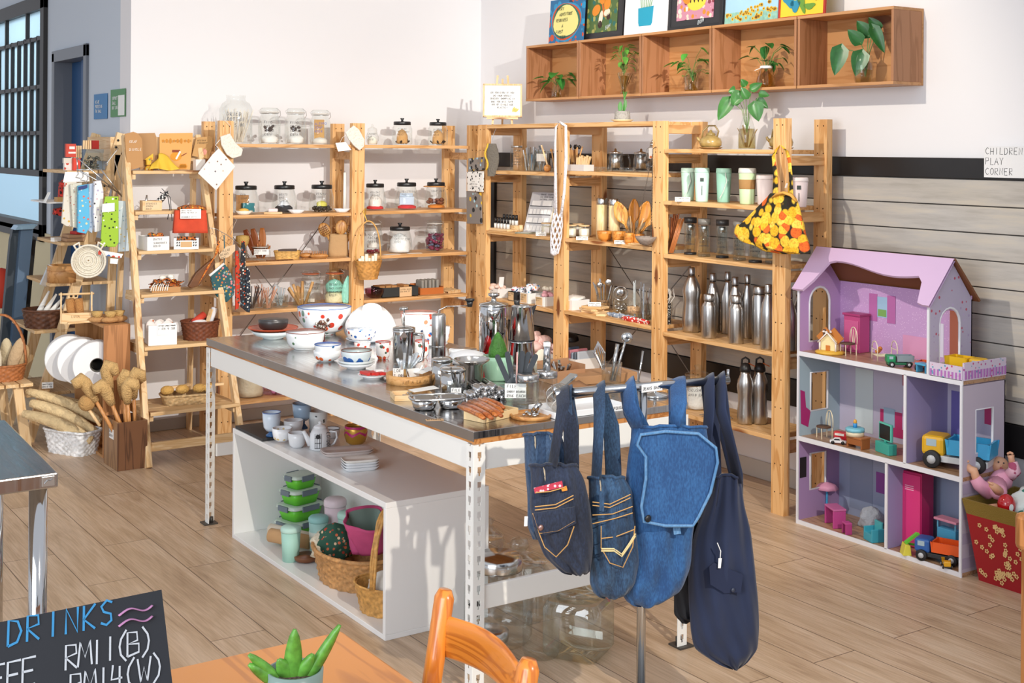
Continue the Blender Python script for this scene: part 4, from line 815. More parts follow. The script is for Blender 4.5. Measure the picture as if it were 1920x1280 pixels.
# three printed pouches on the corner post
for pts,m_,lb,xo in (([(879,297),(909,294),(908,318),(878,324)],print_mat('#8a827c',['#d9b13a','#a9cde0','#2a2a2c'],38,.8,.4),'top grey and yellow printed pouch on the corner post',.0),
  ([(876,322),(907,321),(906,360),(877,358)],print_mat('#eceae6',['#26282c'],48,.8,.30),'white pouch with black dots, a handwritten slip on it, on the corner post',-.012),
  ([(875,358),(902,361),(904,420),(876,419)],print_mat('#857d78',['#d9b13a','#a9d2e0','#2a2a2c','#857d78'],26,.8,.42),'long grey pouch with yellow and blue print, lowest on the corner post',-.006)):
    P=[PX(x,y,4.238+xo) for x,y in pts];c=sum(P,Vector())/4;t=thing('printed_pouch',lb,'pouch',c,0,'printed pouches hung on the corner post');b=B();b.prism([(-(q-c).y,(q-c).z) for q in P],.008,((.004,0,0),(0,-1,0),(0,0,1)));b.build('pouch',m_,t,bevel=.002)
    if 'slip' in lb:b=B();b.box(-.0052,0,-.035,.001,.075,.045);b.build('slip',mat('#f2f0ec',.7),t);b=B();write(b,['CANVA','COTTON POUCH','MADE IN PENANG'],(-.006,.033,-.005),(0,-1,0),(0,0,1),.009,wmax=.066);b.build('lettering',INK(),t)
    b=B();b.tube([(.0,.02,.03),(-.005,.0,.07),(0,-.02,.085)],.0012,5);b.build('clip_wire',STEEL(.3),t)
# jars
p=itemR(967,.12,0,0);t=thing('lidded_jar','tall glass jar with handwriting and steel lid, first on the second row by the corner','jar',p,facing(p));b=B();b.open=True;b.lathe([(1e-6,.002),(.036,.002),(.038,.01),(.038,.115),(.033,.128),(.033,.14)],24);b.build('glass_body',G(),t);b=B();b.cyl(0,0,.14,.035,.012,22);b.build('lid',STEEL(.3),t)
lettering(t,['ANTIQUE','METAL','STRAW','WITHOUT','REUSABLE','CARRYING'],.05,.115,-.0395,.0105)
t=tumbler('utensil_glass','glass crowded with steel clips and spoons beside the handwritten jar',itemR(992,.10,0,0),.035,.10,multi(C('steel_utensil',lambda b,r,h:sticks(b,16,r,.14,.004,2,.004,.35),STEEL(.2)),C('blue_clip',lambda b,r,h:sticks(b,4,r*.7,.11,.006,7,.004,.2),mat('#6fa2cf',.3))))
p=itemR(1014,.16,0,0);t=tumbler('utensil_jar','wide glass jar of steel straws with a paper slip, behind the bamboo brush cup',p,.046,.12,multi(C('steel_straw',lambda b,r,h:sticks(b,16,r,.125,.003,5,.004,.3),STEEL(.2)),C('paper_slip',lambda b,r,h:b.box(0,-.049,.06,.06,.001,.045),mat('#e9e6e0',.7))))
p=itemR(1025,.06,0,0);t=thing('toothbrush_holder','round bamboo cup holding one upright bamboo toothbrush','holder',p,facing(p));b=B();b.sph(0,0,.022,.022,16,10,1,1,1);b.build('bamboo_cup',wood('#c98d50','#a86f38','x',.4,2,False),t)
t=thing('bamboo_toothbrush','bamboo toothbrush with black bristles leaning in the round bamboo cup','toothbrush',p+Vector((0,0,.04)),facing(p));b=B();b.beam((0,0,0),(-.035,0,.115),.009,.005);b.build('brush_handle',pine2('z'),t);b=B();b.beam((-.040,-.0,.088),(-.047,0,.112),.010,.009);b.build('bristles',BLACK(),t)
t=tumbler('toothbrush_glass','glass of bamboo toothbrushes half behind the crochet bag strap',itemR(1040,.10,0,0),.030,.08,C('toothbrush',lambda b,r,h:(sticks(b,6,r,.12,.004,2,.004,.4),lumps(b,.03,.03,5,.012,3,.11,1.2)),mat('#c9965a',.6)))
t=tumbler('toothbrush_glass','glass of black-tipped bamboo toothbrushes right of the crochet bag strap',itemR(1076,.10,1,0),.032,.09,multi(C('toothbrush',lambda b,r,h:sticks(b,8,r,.14,.0045,9,.004,.4),mat('#c9965a',.6)),C('black_bristle',lambda b,r,h:lumps(b,.03,.04,4,.010,3,.115,1.5),BLACK())))
p=itemR(1079,.02,1,0);t=thing('peg_box','low grey-white box of upright wooden pegs at the shelf edge','box',p+Vector((.03,0,0)),-PI/2);b=B();b.box(0,0,0,.155,.07,.036);b.build('box',mat('#cfc8c4',.6),t,bevel=.001)
b=B()
for i in range(8):b.beam((-.03+.014*i,.0,.03),(-.028+.016*i,.005*(i%3),.075+.006*(i%3)),.012,.008)
b.build('wooden_peg',pine2('z'),t)
for i,px in enumerate((1121,1138)):
    bowl('small_glass_bowl',['small round glass bowl of dark seeds, first on the shelf edge past the peg box','small round glass bowl of dark seeds, second on the shelf edge past the peg box'][i],itemR(px,.035,1,0),.026,.026,G(),None,'small glass bowls at the shelf edge',foot=.6)
t=bowl('glass_dish','low clear ribbed glass dish on the shelf edge below the teapots',itemR(1175,.04,1,0),.045,.026,G(),None,foot=.85,sc=.02)
def tea(px,d,lb,s=1):
    p=itemR(px,d,1,0);t=thing('glass_teapot',lb,'teapot',p,facing(p),'glass teapots on the second row');b=B();b.open=True;b.lathe([(1e-6,.002),(.045*s,.002),(.047*s,.01),(.043*s,.07*s),(.036*s,.095*s),(.038*s,.1*s)],24);b.build('glass_body',G(),t)
    b=B();b.cyl(0,0,.02,.026*s,.07*s,18);b.build('steel_infuser',STEEL(.3),t);b=B();b.lathe([(.039*s,.1*s),(.039*s,.106*s),(.008,.112*s),(.006,.125*s),(1e-6,.127*s)],20);b.build('lid',STEEL(.2),t)
    b=B();b.tube([(.036*s,0,.09*s),(.065*s,0,.095*s),(.078*s,0,.06*s),(.076*s,0,.02*s)],.005,7);b.build('handle',G(),t)
tea(1153,.15,'round glass teapot with steel infuser, nearer the peg box');tea(1201,.15,'second glass teapot with steel infuser, left of the siphon globe',1.0)
p=itemR(1222,.08,1,0);t=thing('coffee_siphon','globe-shaped glass coffee maker with a white tag beside the rack post','coffee maker',p,facing(p));b=B();b.sph(0,0,.035,.034,18,12);b.sph(0,0,.105,.036,18,12);b.tube([(0,0,.065),(0,0,.08)],.012,10);b.build('glass_globes',G(),t);b=B();b.cyl(0,0,.138,.014,.02,14);b.sph(0,0,.165,.008,10,6);b.build('steel_cap',STEEL(.2),t)
b=B();b.box(0,-.038,.075,.038,.001,.055);b.build('tag',mat('#f0ede8',.7),t);b=B();b.box(0,-.0388,.077,.03,.0005,.012);b.build('orange_mark',mat('#d9743a',.7),t)
# ---- third row
p=itemR(955,.11,0,1);t=thing('bottle_rack','stepped wooden display tray for small oil bottles','tray',p,-PI/2);b=B();b.box(0,-.055,0,.22,.07,.014);b.box(-.01,.0,0,.20,.05,.035);b.build('tray',pine2('x'),t,bevel=.002)
p0=p
for i in range(10):
    row=i//5;k=i%5;q=p0+Vector((-.055 if row==0 else .0,.07-.034*k-.008*row,.0145 if row==0 else .0355))
    lb='small black-capped oil bottle, number along the tray cannot be told'
    o=thing('oil_bottle','small black-capped oil bottle, '+('front' if row==0 else 'back')+' row '+['end by the corner','second from the corner','middle','second from the leaflet stand','end by the leaflet stand'][k],'bottle',q,facing(q),'small oil bottles on the stepped tray')
    b=B();b.cyl(0,0,0,.011,.032,14);b.build('label',mat('#e6e3de',.6),o);b=B();b.cyl(0,0,.032,.0085,.03,12);b.cyl(0,0,.028,.011,.005,14);b.build('cap',BLACK(),o)
p=itemR(963,.015,0,1)+Vector((0,0,.0145));t=thing('wooden_stopper','small plain wooden peg stopper on the stepped tray','stopper',p+Vector((0.01,-.06,0)));b=B();b.cyl(0,0,0,.014,.035,16,.012);b.build('stopper',pine2('z'),t)
# slanted leaflet stand
p=itemR(1004,.14,0,1);t=thing('leaflet_board','tall slanted grey display board with small pictures of bars','display board',p,-1.15)
M_=Matrix.Rotation(-.42,4,'X');b=B();b.M=M_;b.box(0,0,0,.175,.012,.26);b.build('board',mat('#c9c9cc',.5),t,bevel=.006);b=B();b.M=Matrix.Rotation(-.42,4,'X');b.box(.088,.03,0,.006,.07,.26);b.build('side_panel',mat('#d6c9a8',.6),t)
b=B();b.M=M_
for r_,n_ in ((.17,2),(.115,6),(.06,4),(.01,6)):
    for k in range(n_):
        w_=.15/n_;b.box(-.075+w_*(k+.5),-.0065,r_,w_*.8,.001,.032)
b.build('print',mat('#f0efed',.5),t)
b=B();b.M=M_;write(b,['SHAVE SOAPS','FROM BEARS TO SKIN','NATURAL SOAPS'],(-.02,-.0075,.238),(1,0,0),(0,0,1),.010,wmax=.1)
for r_ in (.165,.11,.055):b.box(0,-.0075,r_,.155,.001,.004)
b.build('lettering',INK(),t)
flatcard('white card lying on a round slate before the leaflet board',itemR(984,.05,0,1)+Vector((0,0,.0065)),.07,.05,['POMADE'],-1.2)
p=itemR(984,.05,0,1);t=thing('slate_coaster','flat grey-green slate coaster with a card on it','coaster',p);b=B();b.box(.01,0,0,.10,.10,.006,.4);b.build('coaster',mat('#8a8f80',.7),t)
card('folded white price card before the candle jar, left bay',itemR(1014,.02,0,1),.06,.035,['RM 35','CANDLE'],tilt=.9)
def candle(px,d,k,j,lb,r=.032,h=.062,stack=False):
    p=itemR(px,d,k,j);t=thing('candle_jar',lb,'candle',p,facing(p),'wood-lidded candle jars');b=B();b.open=True;b.lathe([(1e-6,.001),(r*.95,.001),(r,.006),(r,h)],24);b.build('glass_body',G(),t);b=B();b.cyl(0,0,.003,r*.94,h*.75,20);b.build('wax',mat('#efe9d8',.5,sss=.1),t);b=B();b.cyl(0,0,h,r*1.03,.007,24);b.build('wooden_lid',pine2('x'),t)
    b=B();b.box(0,-r-.0008,h*.2,r*.9,.0006,h*.5);b.build('label',mat('#f4f2ee',.6),t)
candle(1025,.10,0,1,'wood-lidded candle jar left of the crochet bag');candle(1070,.09,1,1,'wood-lidded candle jar directly right of the crochet bag');candle(1095,.14,1,1,'wood-lidded candle jar next to the bamboo flasks');candle(1084,.2,1,1,'wood-lidded candle jar peeking out behind two others')
for i,(px,d) in enumerate(((1128,.14),(1151,.13))):
    p=itemR(px,d,1,1);t=thing('bamboo_flask',['cream bamboo flask with steel cap, nearer the candles','cream bamboo flask with steel cap, nearer the wooden spatulas'][i],'flask',p,facing(p),'bamboo flasks');b=B();b.cyl(0,0,0,.031,.19,26);b.build('bamboo_body',wood('#e8cfa0','#dcbd86','z',.45,2,False),t);b=B();b.lathe([(.029,.19),(.030,.193),(.030,.225),(.027,.228),(1e-6,.228)],24);b.build('steel_cap',STEEL(.2),t)
wbm=wood('#d08a3c','#b06a24','x',.4,2,False)
bowl('wooden_bowl','round footed wooden bowl before the bamboo flasks',itemR(1133,.05,1,1),.042,.055,wbm,None,foot=.45,t_=.005)
for i,(px,d,r,h) in enumerate(((1160,.055,.036,.06),(1179,.035,.027,.058),(1197,.08,.030,.052))):
    bowl('wooden_cup',['barrel-shaped wooden cup beside the round wooden bowl','straight small wooden cup, middle one','wooden cup partly behind the hanging coconut scoop'][i],itemR(px,d,1,1),r,h,wbm,None,foot=.8,t_=.004)
p=itemR(1187,.17,1,1);t=thing('utensil_jar','glass jar of broad wooden spatulas and spoons','jar',p,facing(p));b=B();b.shell([(.035,0),(.040,.01),(.040,.075)],.002,22);b.build('glass_body',G(),t)
for i,(dx,an,w_,c_) in enumerate(((-.02,-.38,.075,'#dba04c'),(.0,.02,.06,'#c98432'),(.01,.34,.07,'#cf8c3a'),(.03,.62,.05,'#d69a4a'))):
    b=B();b.M=Matrix.Translation((dx*.5,.006*i,.01))@Matrix.Rotation(an,4,'Y')
    b.grid(lambda u,v:((u-.5)*(.012+(w_-.012)*(sin(PI*min(1,max(0,(v-.45)/.55))**.8)**.7 if v>.45 else 0)),.004*cos(2*(u-.5)*PI),.22*v),7,16);b.build('wooden_spatula',wood(c_,'#b0702c','z',.4,2,False),t,solid=.005)
b=B();sticks(b,6,.03,.15,.004,4,.01,.5);b.build('wooden_stick',pine2('z'),t)
for px,lb in ((1091,'white folded price card left of the wooden bowl'),(1163,'white folded price card under the wooden cups')):
    card(lb,itemR(px,.012,1,1),.065,.032,['WOODEN BOWL','RM 18.00'],tilt=1.0)
t=thing('chopstick_bundle','pale wooden chopsticks lying flat at the shelf edge before the post','chopsticks',itemR(1208,.05,1,1),0);b=B()
for i in range(6):b.beam((-.015+.006*i,-.10,.003+.003*(i%2)),(-.03+.011*i,.12,.003+.003*(i%2)),.005,.005)
b.build('chopsticks',pine2('y'),t)
# coconut scoop hanging on chains
p=PX(1211,447,4.21);t=thing('hanging_coconut_bowl','grey half coconut shell bowl hanging on dark chains from the post','hanging bowl',p);b=B();b.shell([(.004,-.038),(.03,-.028),(.047,-.008),(.056,.010)],.004,28);b.build('coconut_shell',mat('#8a7d74',.8,bump=.6,bs=60),t)
tp=PX(1224,287,4.225)-p;b=B()
for a in (.3,2.4,4.5):
    e=Vector((.054*cos(a),.054*sin(a),.01));L_=(tp-e).length;n=int(L_/.014)
    for k in range(n):
        q=e.lerp(tp,(k+.5)/n);dv=(tp-e).normalized();sd=dv.cross(Vector((0,1,0) if k%2 else (1,0,0))).normalized()*.003;b.tube([q-dv*.008,q+sd,q+dv*.008,q-sd],.0011,4,True)
b.build('chain',mat('#4a4038',.5,.5),t);b=B();b.tube([tp,tp+Vector((0,0,.02)),tp+Vector((.015,0,.03)),tp+Vector((.024,0,.03))],.0018,5);b.build('hook',mat('#3a3430',.5,.5),t)
# crochet net bag on the post
P0=PX(1041,470,4.215);t=thing('crochet_net_bag','white crochet net bag with very long straps hung over the rack post','net bag',P0)
cm=mat('#eceaf0',.9,bump=.8,bs=90)
b=B()
def W_(x,y,xx=4.215):return PX(x,y,xx)-P0
for k in range(2):b.tube([W_(1043-3*k,400),W_(1042-k,330),W_(1041,270),W_(1042,238,4.23),W_(1049,229,4.26),W_(1061,236,4.23),W_(1062-k,300),W_(1058,360),W_(1052,405)],[.009]*9,7,flat=.5)
b.build('strap',cm,t)
b=B()
# diamond netting on a tapering tube
for s in (-1,1):
    for k in range(7):
        pts=[]
        for j in range(15):
            v=j/14;a=2*PI*k/7+s*v*3.2;r=(.030*(1-.15*v)+.010*sin(PI*v));c=W_(1046-6*v,400+75*v);pts.append(c+Vector((r*cos(a)*.7,r*sin(a),0)))
        b.tube(pts,.0035,5)
b.build('netting',cm,t)
b=B();c=W_(1039,472);b.sph(c.x,c.y,c.z,.026,14,9,.8,1,.85);b.build('base',cm,t)
# ---- fourth row, bays 1 and 2
def tinybox(px,k,j,lb,w,h,dep,m,inner,txt,d=.035,group=None,slip='#d9b88c'):
    p=itemR(px,d+dep/2,k,j);t=thing('open_box',lb,'box',p,-PI/2+.0,group);b=B()
    b.box(0,0,0,w,dep,.003);b.box(0,-dep/2,0,w,.003,h);b.box(0,dep/2,0,w,.003,h);b.box(-w/2,0,0,.003,dep,h);b.box(w/2,0,0,.003,dep,h);b.build('box',m,t)
    b=B();b.box(-.004,-dep/2-.002,.004,w*.75,.001,h-.008);b.build('slip',mat(slip,.8),t);lettering(t,txt,w*.66,h*.72,-dep/2-.0032,h*.14,cx=-.004)
    inner(t);return t
fl1=print_mat('#e9e4ea',['#c84a5a','#3a5a9a','#d98a3a','#5a9ab0'],70,.9,.38)
tinybox(936,0,2,'white perforated box of pale pink soaps, first on the fourth row',.13,.055,.10,mat('#e4e2df',.6),C('pink_soap',lambda b,r,h:0,None) if 0 else (lambda t:[(lambda b:(lumps(b,.045,.06,9,.022,3,.03),b.build('pink_soap',mat('#e6c4b4',.7),t)))(B()),(lambda b:(b.beam((.02,0,.06),(.045,-.01,.125),.03,.001),b.build('upright_tag',mat('#f0eeec',.7),t)))(B())]),['SISAL SOAP','BAG SMALL'],slip='#e4e2df')
p=itemR(920,.03,0,2)
tinybox(975,0,2,'black box of navy and white patterned cloths on the fourth row',.075,.055,.12,mat('#242426',.6),lambda t:(lambda b:(lumps(b,.035,.05,8,.022,5,.035),b.build('patterned_cloth',print_mat('#e4e6ea',['#2a4a80','#c8404a','#6fa2b0'],80,.9,.4),t)))(B()),['FACE MASK','RM10'])
tinybox(999,0,2,'white box of red and blue floral scrunchies on the fourth row',.085,.06,.12,mat('#e4e4e2',.6),lambda t:(lambda b:(lumps(b,.042,.07,14,.022,6,.045),b.build('scrunchie',fl1,t)))(B()),['KIDS MASK','FABRIC','RM15'])
tinybox(1028,0,2,'white box of pink and cream scrunchies beside the post on the fourth row',.085,.055,.12,mat('#e4e4e2',.6),lambda t:[(lambda b:(lumps(b,.036,.05,8,.022,7,.04),b.build('pink_scrunchie',mat('#e3a9b2',.9,bump=.6),t)))(B()),(lambda b:(lumps(b,.03,.04,5,.02,9,.075),b.build('cream_scrunchie',mat('#e5dccb',.9,bump=.6),t)))(B())],['SCRUNCHIE','RM 10'])
tinybox(1075,1,2,'long white box of rolled white cloths right of the post on the fourth row',.145,.055,.12,mat('#dfdcda',.6),lambda t:(lambda b:([b.tube([(-.05+.017*i,-.05,.045),(-.05+.017*i,.04,.065)],.010,8) for i in range(7)],b.build('rolled_cloth',mat('#eee9e2',.9,bump=.4),t)))(B()),['ROLLS','RM6'])
p=itemR(1116,.09,1,2)
for i,(dx,dy,rz,dz) in enumerate(((0,0,.15,0),(-.015,.01,-.1,.013),(-.005,-.01,.3,.026),(-.04,-.045,.6,0.0))):
    o=B();o.box(0,0,0,.085,.13 if i<3 else .055,.0125);o=o.build('wooden_coaster',pine2('y'),None,bevel=.002);o.location=p+Vector((dx,dy-.02*(i==3)*4,dz));o.rotation_euler=(0,0,rz);tag(o,['flat wooden block at the bottom of the small pile by the cloth box','second wooden block in the small pile by the cloth box','wooden block on top of the pile under the white card','single wooden block lying apart at the shelf edge'][i],'wooden block','wooden blocks on the fourth row')
card('white folded card standing on the pile of wooden blocks',p+Vector((-.01,-.01,.0395)),.07,.034,['BAMBOO SOAP','DISH RM12'],tilt=.95)
t=tumbler('utensil_jar','glass jar of steel whisks and forks labelled in black on the fourth row',itemR(1132,.20,1,2),.040,.095,multi(C('steel_fork',lambda b,r,h:sticks(b,9,r,.17,.0035,4,.004,.4),STEEL(.2)),C('strainer',lambda b,r,h:(b.sph(.03,0,.155,.022,12,8,1,.3,1),b.sph(-.02,0,.14,.018,12,8,1,.3,1)),STEEL(.25)),C('cork_base',lambda b,r,h:b.cyl(0,0,.004,r*.9,.05,16),mat('#b98a5a',.8))))
lettering(t,['REUSABLE','UTENSILS'],.065,.045,-.0425,.013)
p=itemR(1164,.16,1,2);t=tumbler('tea_strainer_jar','glass jar with a ring-shaped steel strainer standing in it',p,.045,.085,C('coiled_wire',lambda b,r,h:lumps(b,r*.8,h*.8,16,.012,4,.004),STEEL(.25)));b=B();b.tube([(.038*cos(a),.0,.115+.038*sin(a)) for a in [2*PI*k/28 for k in range(28)]],.003,6,True);b.sph(0,.005,.115,.026,14,8,1,.2,1);b.build('ring_strainer',STEEL(.15),t)
p=itemR(1190,.10,1,2);t=thing('glass_bottle','round-shouldered glass bottle with kraft label holding clear straws','bottle',p,facing(p));b=B();b.open=True;b.lathe([(1e-6,.002),(.034,.002),(.037,.012),(.037,.07),(.016,.10),(.014,.14),(.016,.143)],24);b.build('glass_body',G(),t);b=B();b.cyl(0,0,.035,.0378,.034,24);b.build('kraft_label',mat('#cfa77c',.8),t);lettering(t,['GLASS','STRAW'],.045,.057,-.0385,.011)
b=B();sticks(b,3,.008,.20,.003,2,.005,.05);b.build('glass_straw',mat('#c9d2d4',.15),t)
t=tumbler('straw_glass','tall plain glass of steel straws standing slanted, beside the kraft-label bottle',itemR(1208,.13,1,2),.034,.085,C('steel_straw',lambda b,r,h:sticks(b,9,r,.19,.0035,14,.004,.25),STEEL(.2)))
t=tumbler('straw_glass','tall plain glass of steel straws half behind the post',itemR(1222,.17,1,2),.032,.085,C('steel_straw',lambda b,r,h:sticks(b,8,r,.17,.003,15,.004,.3),STEEL(.2)))
p=itemR(1252,.12,2,3);t=thing('cord_jar','slim glass jar stuffed with black and white speckled cord','jar',itemR(1250,.13,2,3),facing(p));b=B();b.open=True;b.lathe([(1e-6,.002),(.03,.002),(.032,.01),(.032,.13)],20);b.build('glass_body',G(),t);b=B();blob(b,.027,.185,3,.2,z=.005);b.build('speckled_cord',print_mat('#2c2c30',['#e8e6e2','#e8e6e2'],120,.9,.35),t)
b=B()
for k in range(5):b.tube([(.02*cos(k*1.3),.0,.17),(.035*cos(k*1.3),-.02,.20),(.03*cos(k*1.3)+.01,-.03,.16),(.02*cos(k),-.03,.13)],.0025,5)
b.build('white_string',mat('#e9e6de',.9),t)
for i,(px,d,c_,lb,L) in enumerate(((1165,.045,print_mat('#8f9db0',['#e6e8ee','#5a6a86'],90,.9,.35),'grey-blue patterned cloth roll along the shelf edge',.24),(1192,.012,print_mat('#c8342c',['#f0e6e0','#f0e6e0'],70,.9,.4),'red and white patterned cloth roll along the shelf edge',.22))):
    p=itemR(px,d+.02,1,2);t=thing('cloth_roll',lb,'cloth',p,-PI/2);b=B();b.tube([(-L/2+L*k/12,.003*sin(k*1.3),.010+.002*cos(k*2)) for k in range(13)],[.006+.005*sin(PI*k/12)**.5+.001*(k%2) for k in range(13)],8,flat=1.3);b.build('cloth',c_,t)
    b=B();b.tube([(L*.1,-.01,.02),(L*.3,-.016,.016),(L*.48,-.01,.012)],.0018,5);b.build('tie_cord',mat('#efeae0',.9),t)
# ---- bottom row seen behind the table
def percbasket(p,rz,w,dp,h,lb):
    t=thing('plastic_basket',lb,'basket',p,rz);b=B();b.box(0,0,0,w,dp,.003)
    for s in (-1,1):
        b.box(0,s*dp/2,0,w,.003,h*.25);b.box(0,s*dp/2,h*.8,w,.004,h*.2)
        for k in range(int(w/.012)):b.box(-w/2+.006+k*.012,s*dp/2,h*.25,.006,.0028,h*.55)
        for zz_ in (.38,.52,.66):b.box(0,s*dp/2,h*zz_,w,.0026,h*.045)
        b.box(s*w/2,0,0,.003,dp,h)
    b.build('basket_body',mat('#d9d8d6',.5),t);return t
t=percbasket(itemR(1079,.14,1,3),-PI/2,.24,.17,.11,'white perforated plastic basket of wrapped socks on the low shelf behind the table')
for i in range(9):b=B();b.box(-.10+.026*i,0,.01,.018,.13,.13+.006*(i%3),.04*(i%3-1));b.build('wrapped_sock',mat(['#7c8696','#d98a94','#4a5a74','#b9a6b0','#39506a','#c07a86','#8a94a4','#5a6470','#a8b0ba'][i],.5),t,bevel=.006)
p=itemR(1015,.10,0,3);t=thing('cloth_bundle','pale pink wrapped cloths heaped on the low shelf near the corner','cloth',p,0);b=B();lumps(b,.10,.22,26,.04,3);b.build('pink_cloth',mat('#e2bdb6',.9,bump=.5),t);b=B();lumps(b,.10,.14,16,.04,8,.0);b.build('grey_cloth',mat('#a7aab4',.8),t)
t=thing('cloth_bundle','flat black folded cloth on the sock basket','cloth',itemR(1068,.20,1,3)+Vector((0,0,.17)),0);b=B();blob(b,.06,.05,3,.2);b.build('cloth',BLACK(),t)
# ---- bay 3
def teapot(px,lb):
    p=itemR(px,.12,2,0);t=thing('stoneware_saucer','brown stoneware saucer under the '+lb,'saucer',p);b=B();b.shell([(.035,0),(.05,.003),(.060,.010)],.004,28);b.build('saucer',mat('#8e6838',.45),t)
    t=thing('stoneware_teapot','olive brown stoneware teapot with hoop handle, '+lb,'teapot',p+Vector((0,0,.0045)),facing(p),'stoneware teapots');b=B();b.lathe([(.035,0),(.052,.012),(.056,.03),(.050,.048),(.026,.062),(.022,.066)],28,fn=lambda a,z:1+.006*sin(z*700));b.build('body',mat('#a48a52',.25,coat=.5,var=.3,vs=20),t)
    b=B();b.lathe([(.024,.064),(.022,.074),(.008,.08),(.007,.088),(1e-6,.092)],18);b.build('lid',mat('#8f7844',.3,coat=.5),t)
    b=B();b.tube([(-.042,0,.05),(-.038,0,.085),(-.01,0,.112),(.02,0,.112),(.038,0,.085),(.030,0,.052)],.0045,8);b.build('handle',mat('#8a7344',.35,coat=.4),t)
    b=B();b.tube([(-.045,0,.03),(-.062,0,.045),(-.066,0,.055)],[.01,.007,.006],8);b.build('spout',mat('#a48a52',.3,coat=.5),t)
teapot(1331,'one left of the plant bottle');teapot(1463,'one behind the end post')
p=itemR(1399,.15,2,0);t=thing('plant_in_bottle','green syngonium cuttings rooting in a clear glass bottle on the rack top','plant',p,facing(p));b=B();b.open=True;b.lathe([(1e-6,.002),(.040,.002),(.043,.012),(.043,.07),(.038,.10),(.020,.155),(.020,.17),(.024,.174)],26);b.build('glass_bottle',G(),t)
b=B();b.lathe([(.001,.004),(.040,.004),(.040,.068),(.035,.1),(1e-6,.1)],20);b.build('water',glass('#e6dcb8',.05,.1),t);b=B();sticks(b,22,.03,.11,.0013,4,.01,.5,4);b.build('roots',mat('#9a7c48',.8),t)
b=B();b.cur=0
for (x,y,z,dx,dz,w_) in ((-.085,0,.24,-.055,-.10,.055),(-.03,-.02,.27,-.045,-.06,.05),(.02,0,.29,.05,.03,.035),(.06,.01,.27,.045,-.01,.03),(.035,-.02,.22,.02,-.085,.06),(-.01,.02,.31,-.02,.03,.03),(-.06,.01,.28,-.03,.0,.04),(.0,-.03,.25,-.03,.05,.035),(.05,.03,.24,.05,-.04,.035),(-.05,-.02,.22,-.02,.06,.04)):
    leafmesh(b,(x,y,z),(x+dx,y-.01,z+dz),w_*1.3,(0,-1,.2),.1,True)
b.cur=1
for (x,y,z) in ((-.085,0,.24),(-.03,-.02,.27),(.02,0,.29),(.06,.01,.27),(.035,-.02,.22),(-.01,.02,.31),(-.06,.01,.28)):b.tube([(0,0,.08),(x*.3,y,.19),(x,y,z)],.0016,5)
b.build('foliage',[LEAF('#35702c'),STEM()],t)
mint='#b9dccb'
def cup(px,d,lb,r,h,c_,lid,band=None,strap=None,logo=False,g=None):
    p=itemR(px,d,2,1);t=thing('travel_cup',lb,'cup',p,facing(p),g);b=B();b.lathe([(r*.78,0),(r*.82,.004),(r*.98,h*.86),(1e-6,h*.86)],28);b.build('cup_body',mat(c_,.45),t);b=B();b.lathe([(r*1.0,h*.86),(r*1.02,h*.87),(r*.98,h*.985),(r*.9,h),(1e-6,h)],28);b.build('lid',mat(lid,.45),t)
    if band:b=B();b.lathe([(r*.90,h*.42),(r*.915,h*.43),(r*.955,h*.68),(r*.94,h*.69)],28);b.build('sleeve',mat(band,.8),t)
    if strap:b=B();b.tube([(r*.2,-r*.95,h*.88),(r*.35,-r*1.05,h*.6),(-r*.1,-r*1.1,h*.3),(-r*.5,-r*1.0,h*.12)],.0022,5);b.build('cord_strap',mat('#cfd6d2',.7),t)
    if logo:b=B();b.box(0,-r*.955,h*.60,.018,.001,.018);b.box(.0,-r*.93,h*.2,.003,.001,h*.28);b.build('logo_print',mat('#3a4440',.6),t)
cup(1289,.13,'mint green travel cup nearest the post, white cord loop',.036,.165,mint,'#c4e2d4',None,True,False,'mint travel cups');cup(1315,.09,'mint green travel cup with dark printed square logo',.037,.168,'#bfe2d4','#b4d8ca',None,None,True,'mint travel cups');cup(1356,.14,'darker mint travel cup with cord strap, third from the post',.038,.168,'#93c4b0','#a0cfbc',None,True,False,'mint travel cups')
cup(1400,.10,'light green coffee cup with kraft paper sleeve and grey lid',.042,.172,'#c3dcb0','#cfd2cc','#a9814e');cup(1434,.12,'pale pink coffee cup left of the orange floral bag',.043,.140,'#e2d4d2','#e6dbd8',None,None,False,'pale pink cups');cup(1497,.10,'pale pink coffee cup right of the end post, behind the bag strap',.042,.135,'#e2d2d2','#e6dbd8',None,None,True,'pale pink cups')
card('white folded price card before the first mint cup',itemR(1279,.02,2,1),.075,.035,['BAMBOO CUP','RM 35'],tilt=.9)
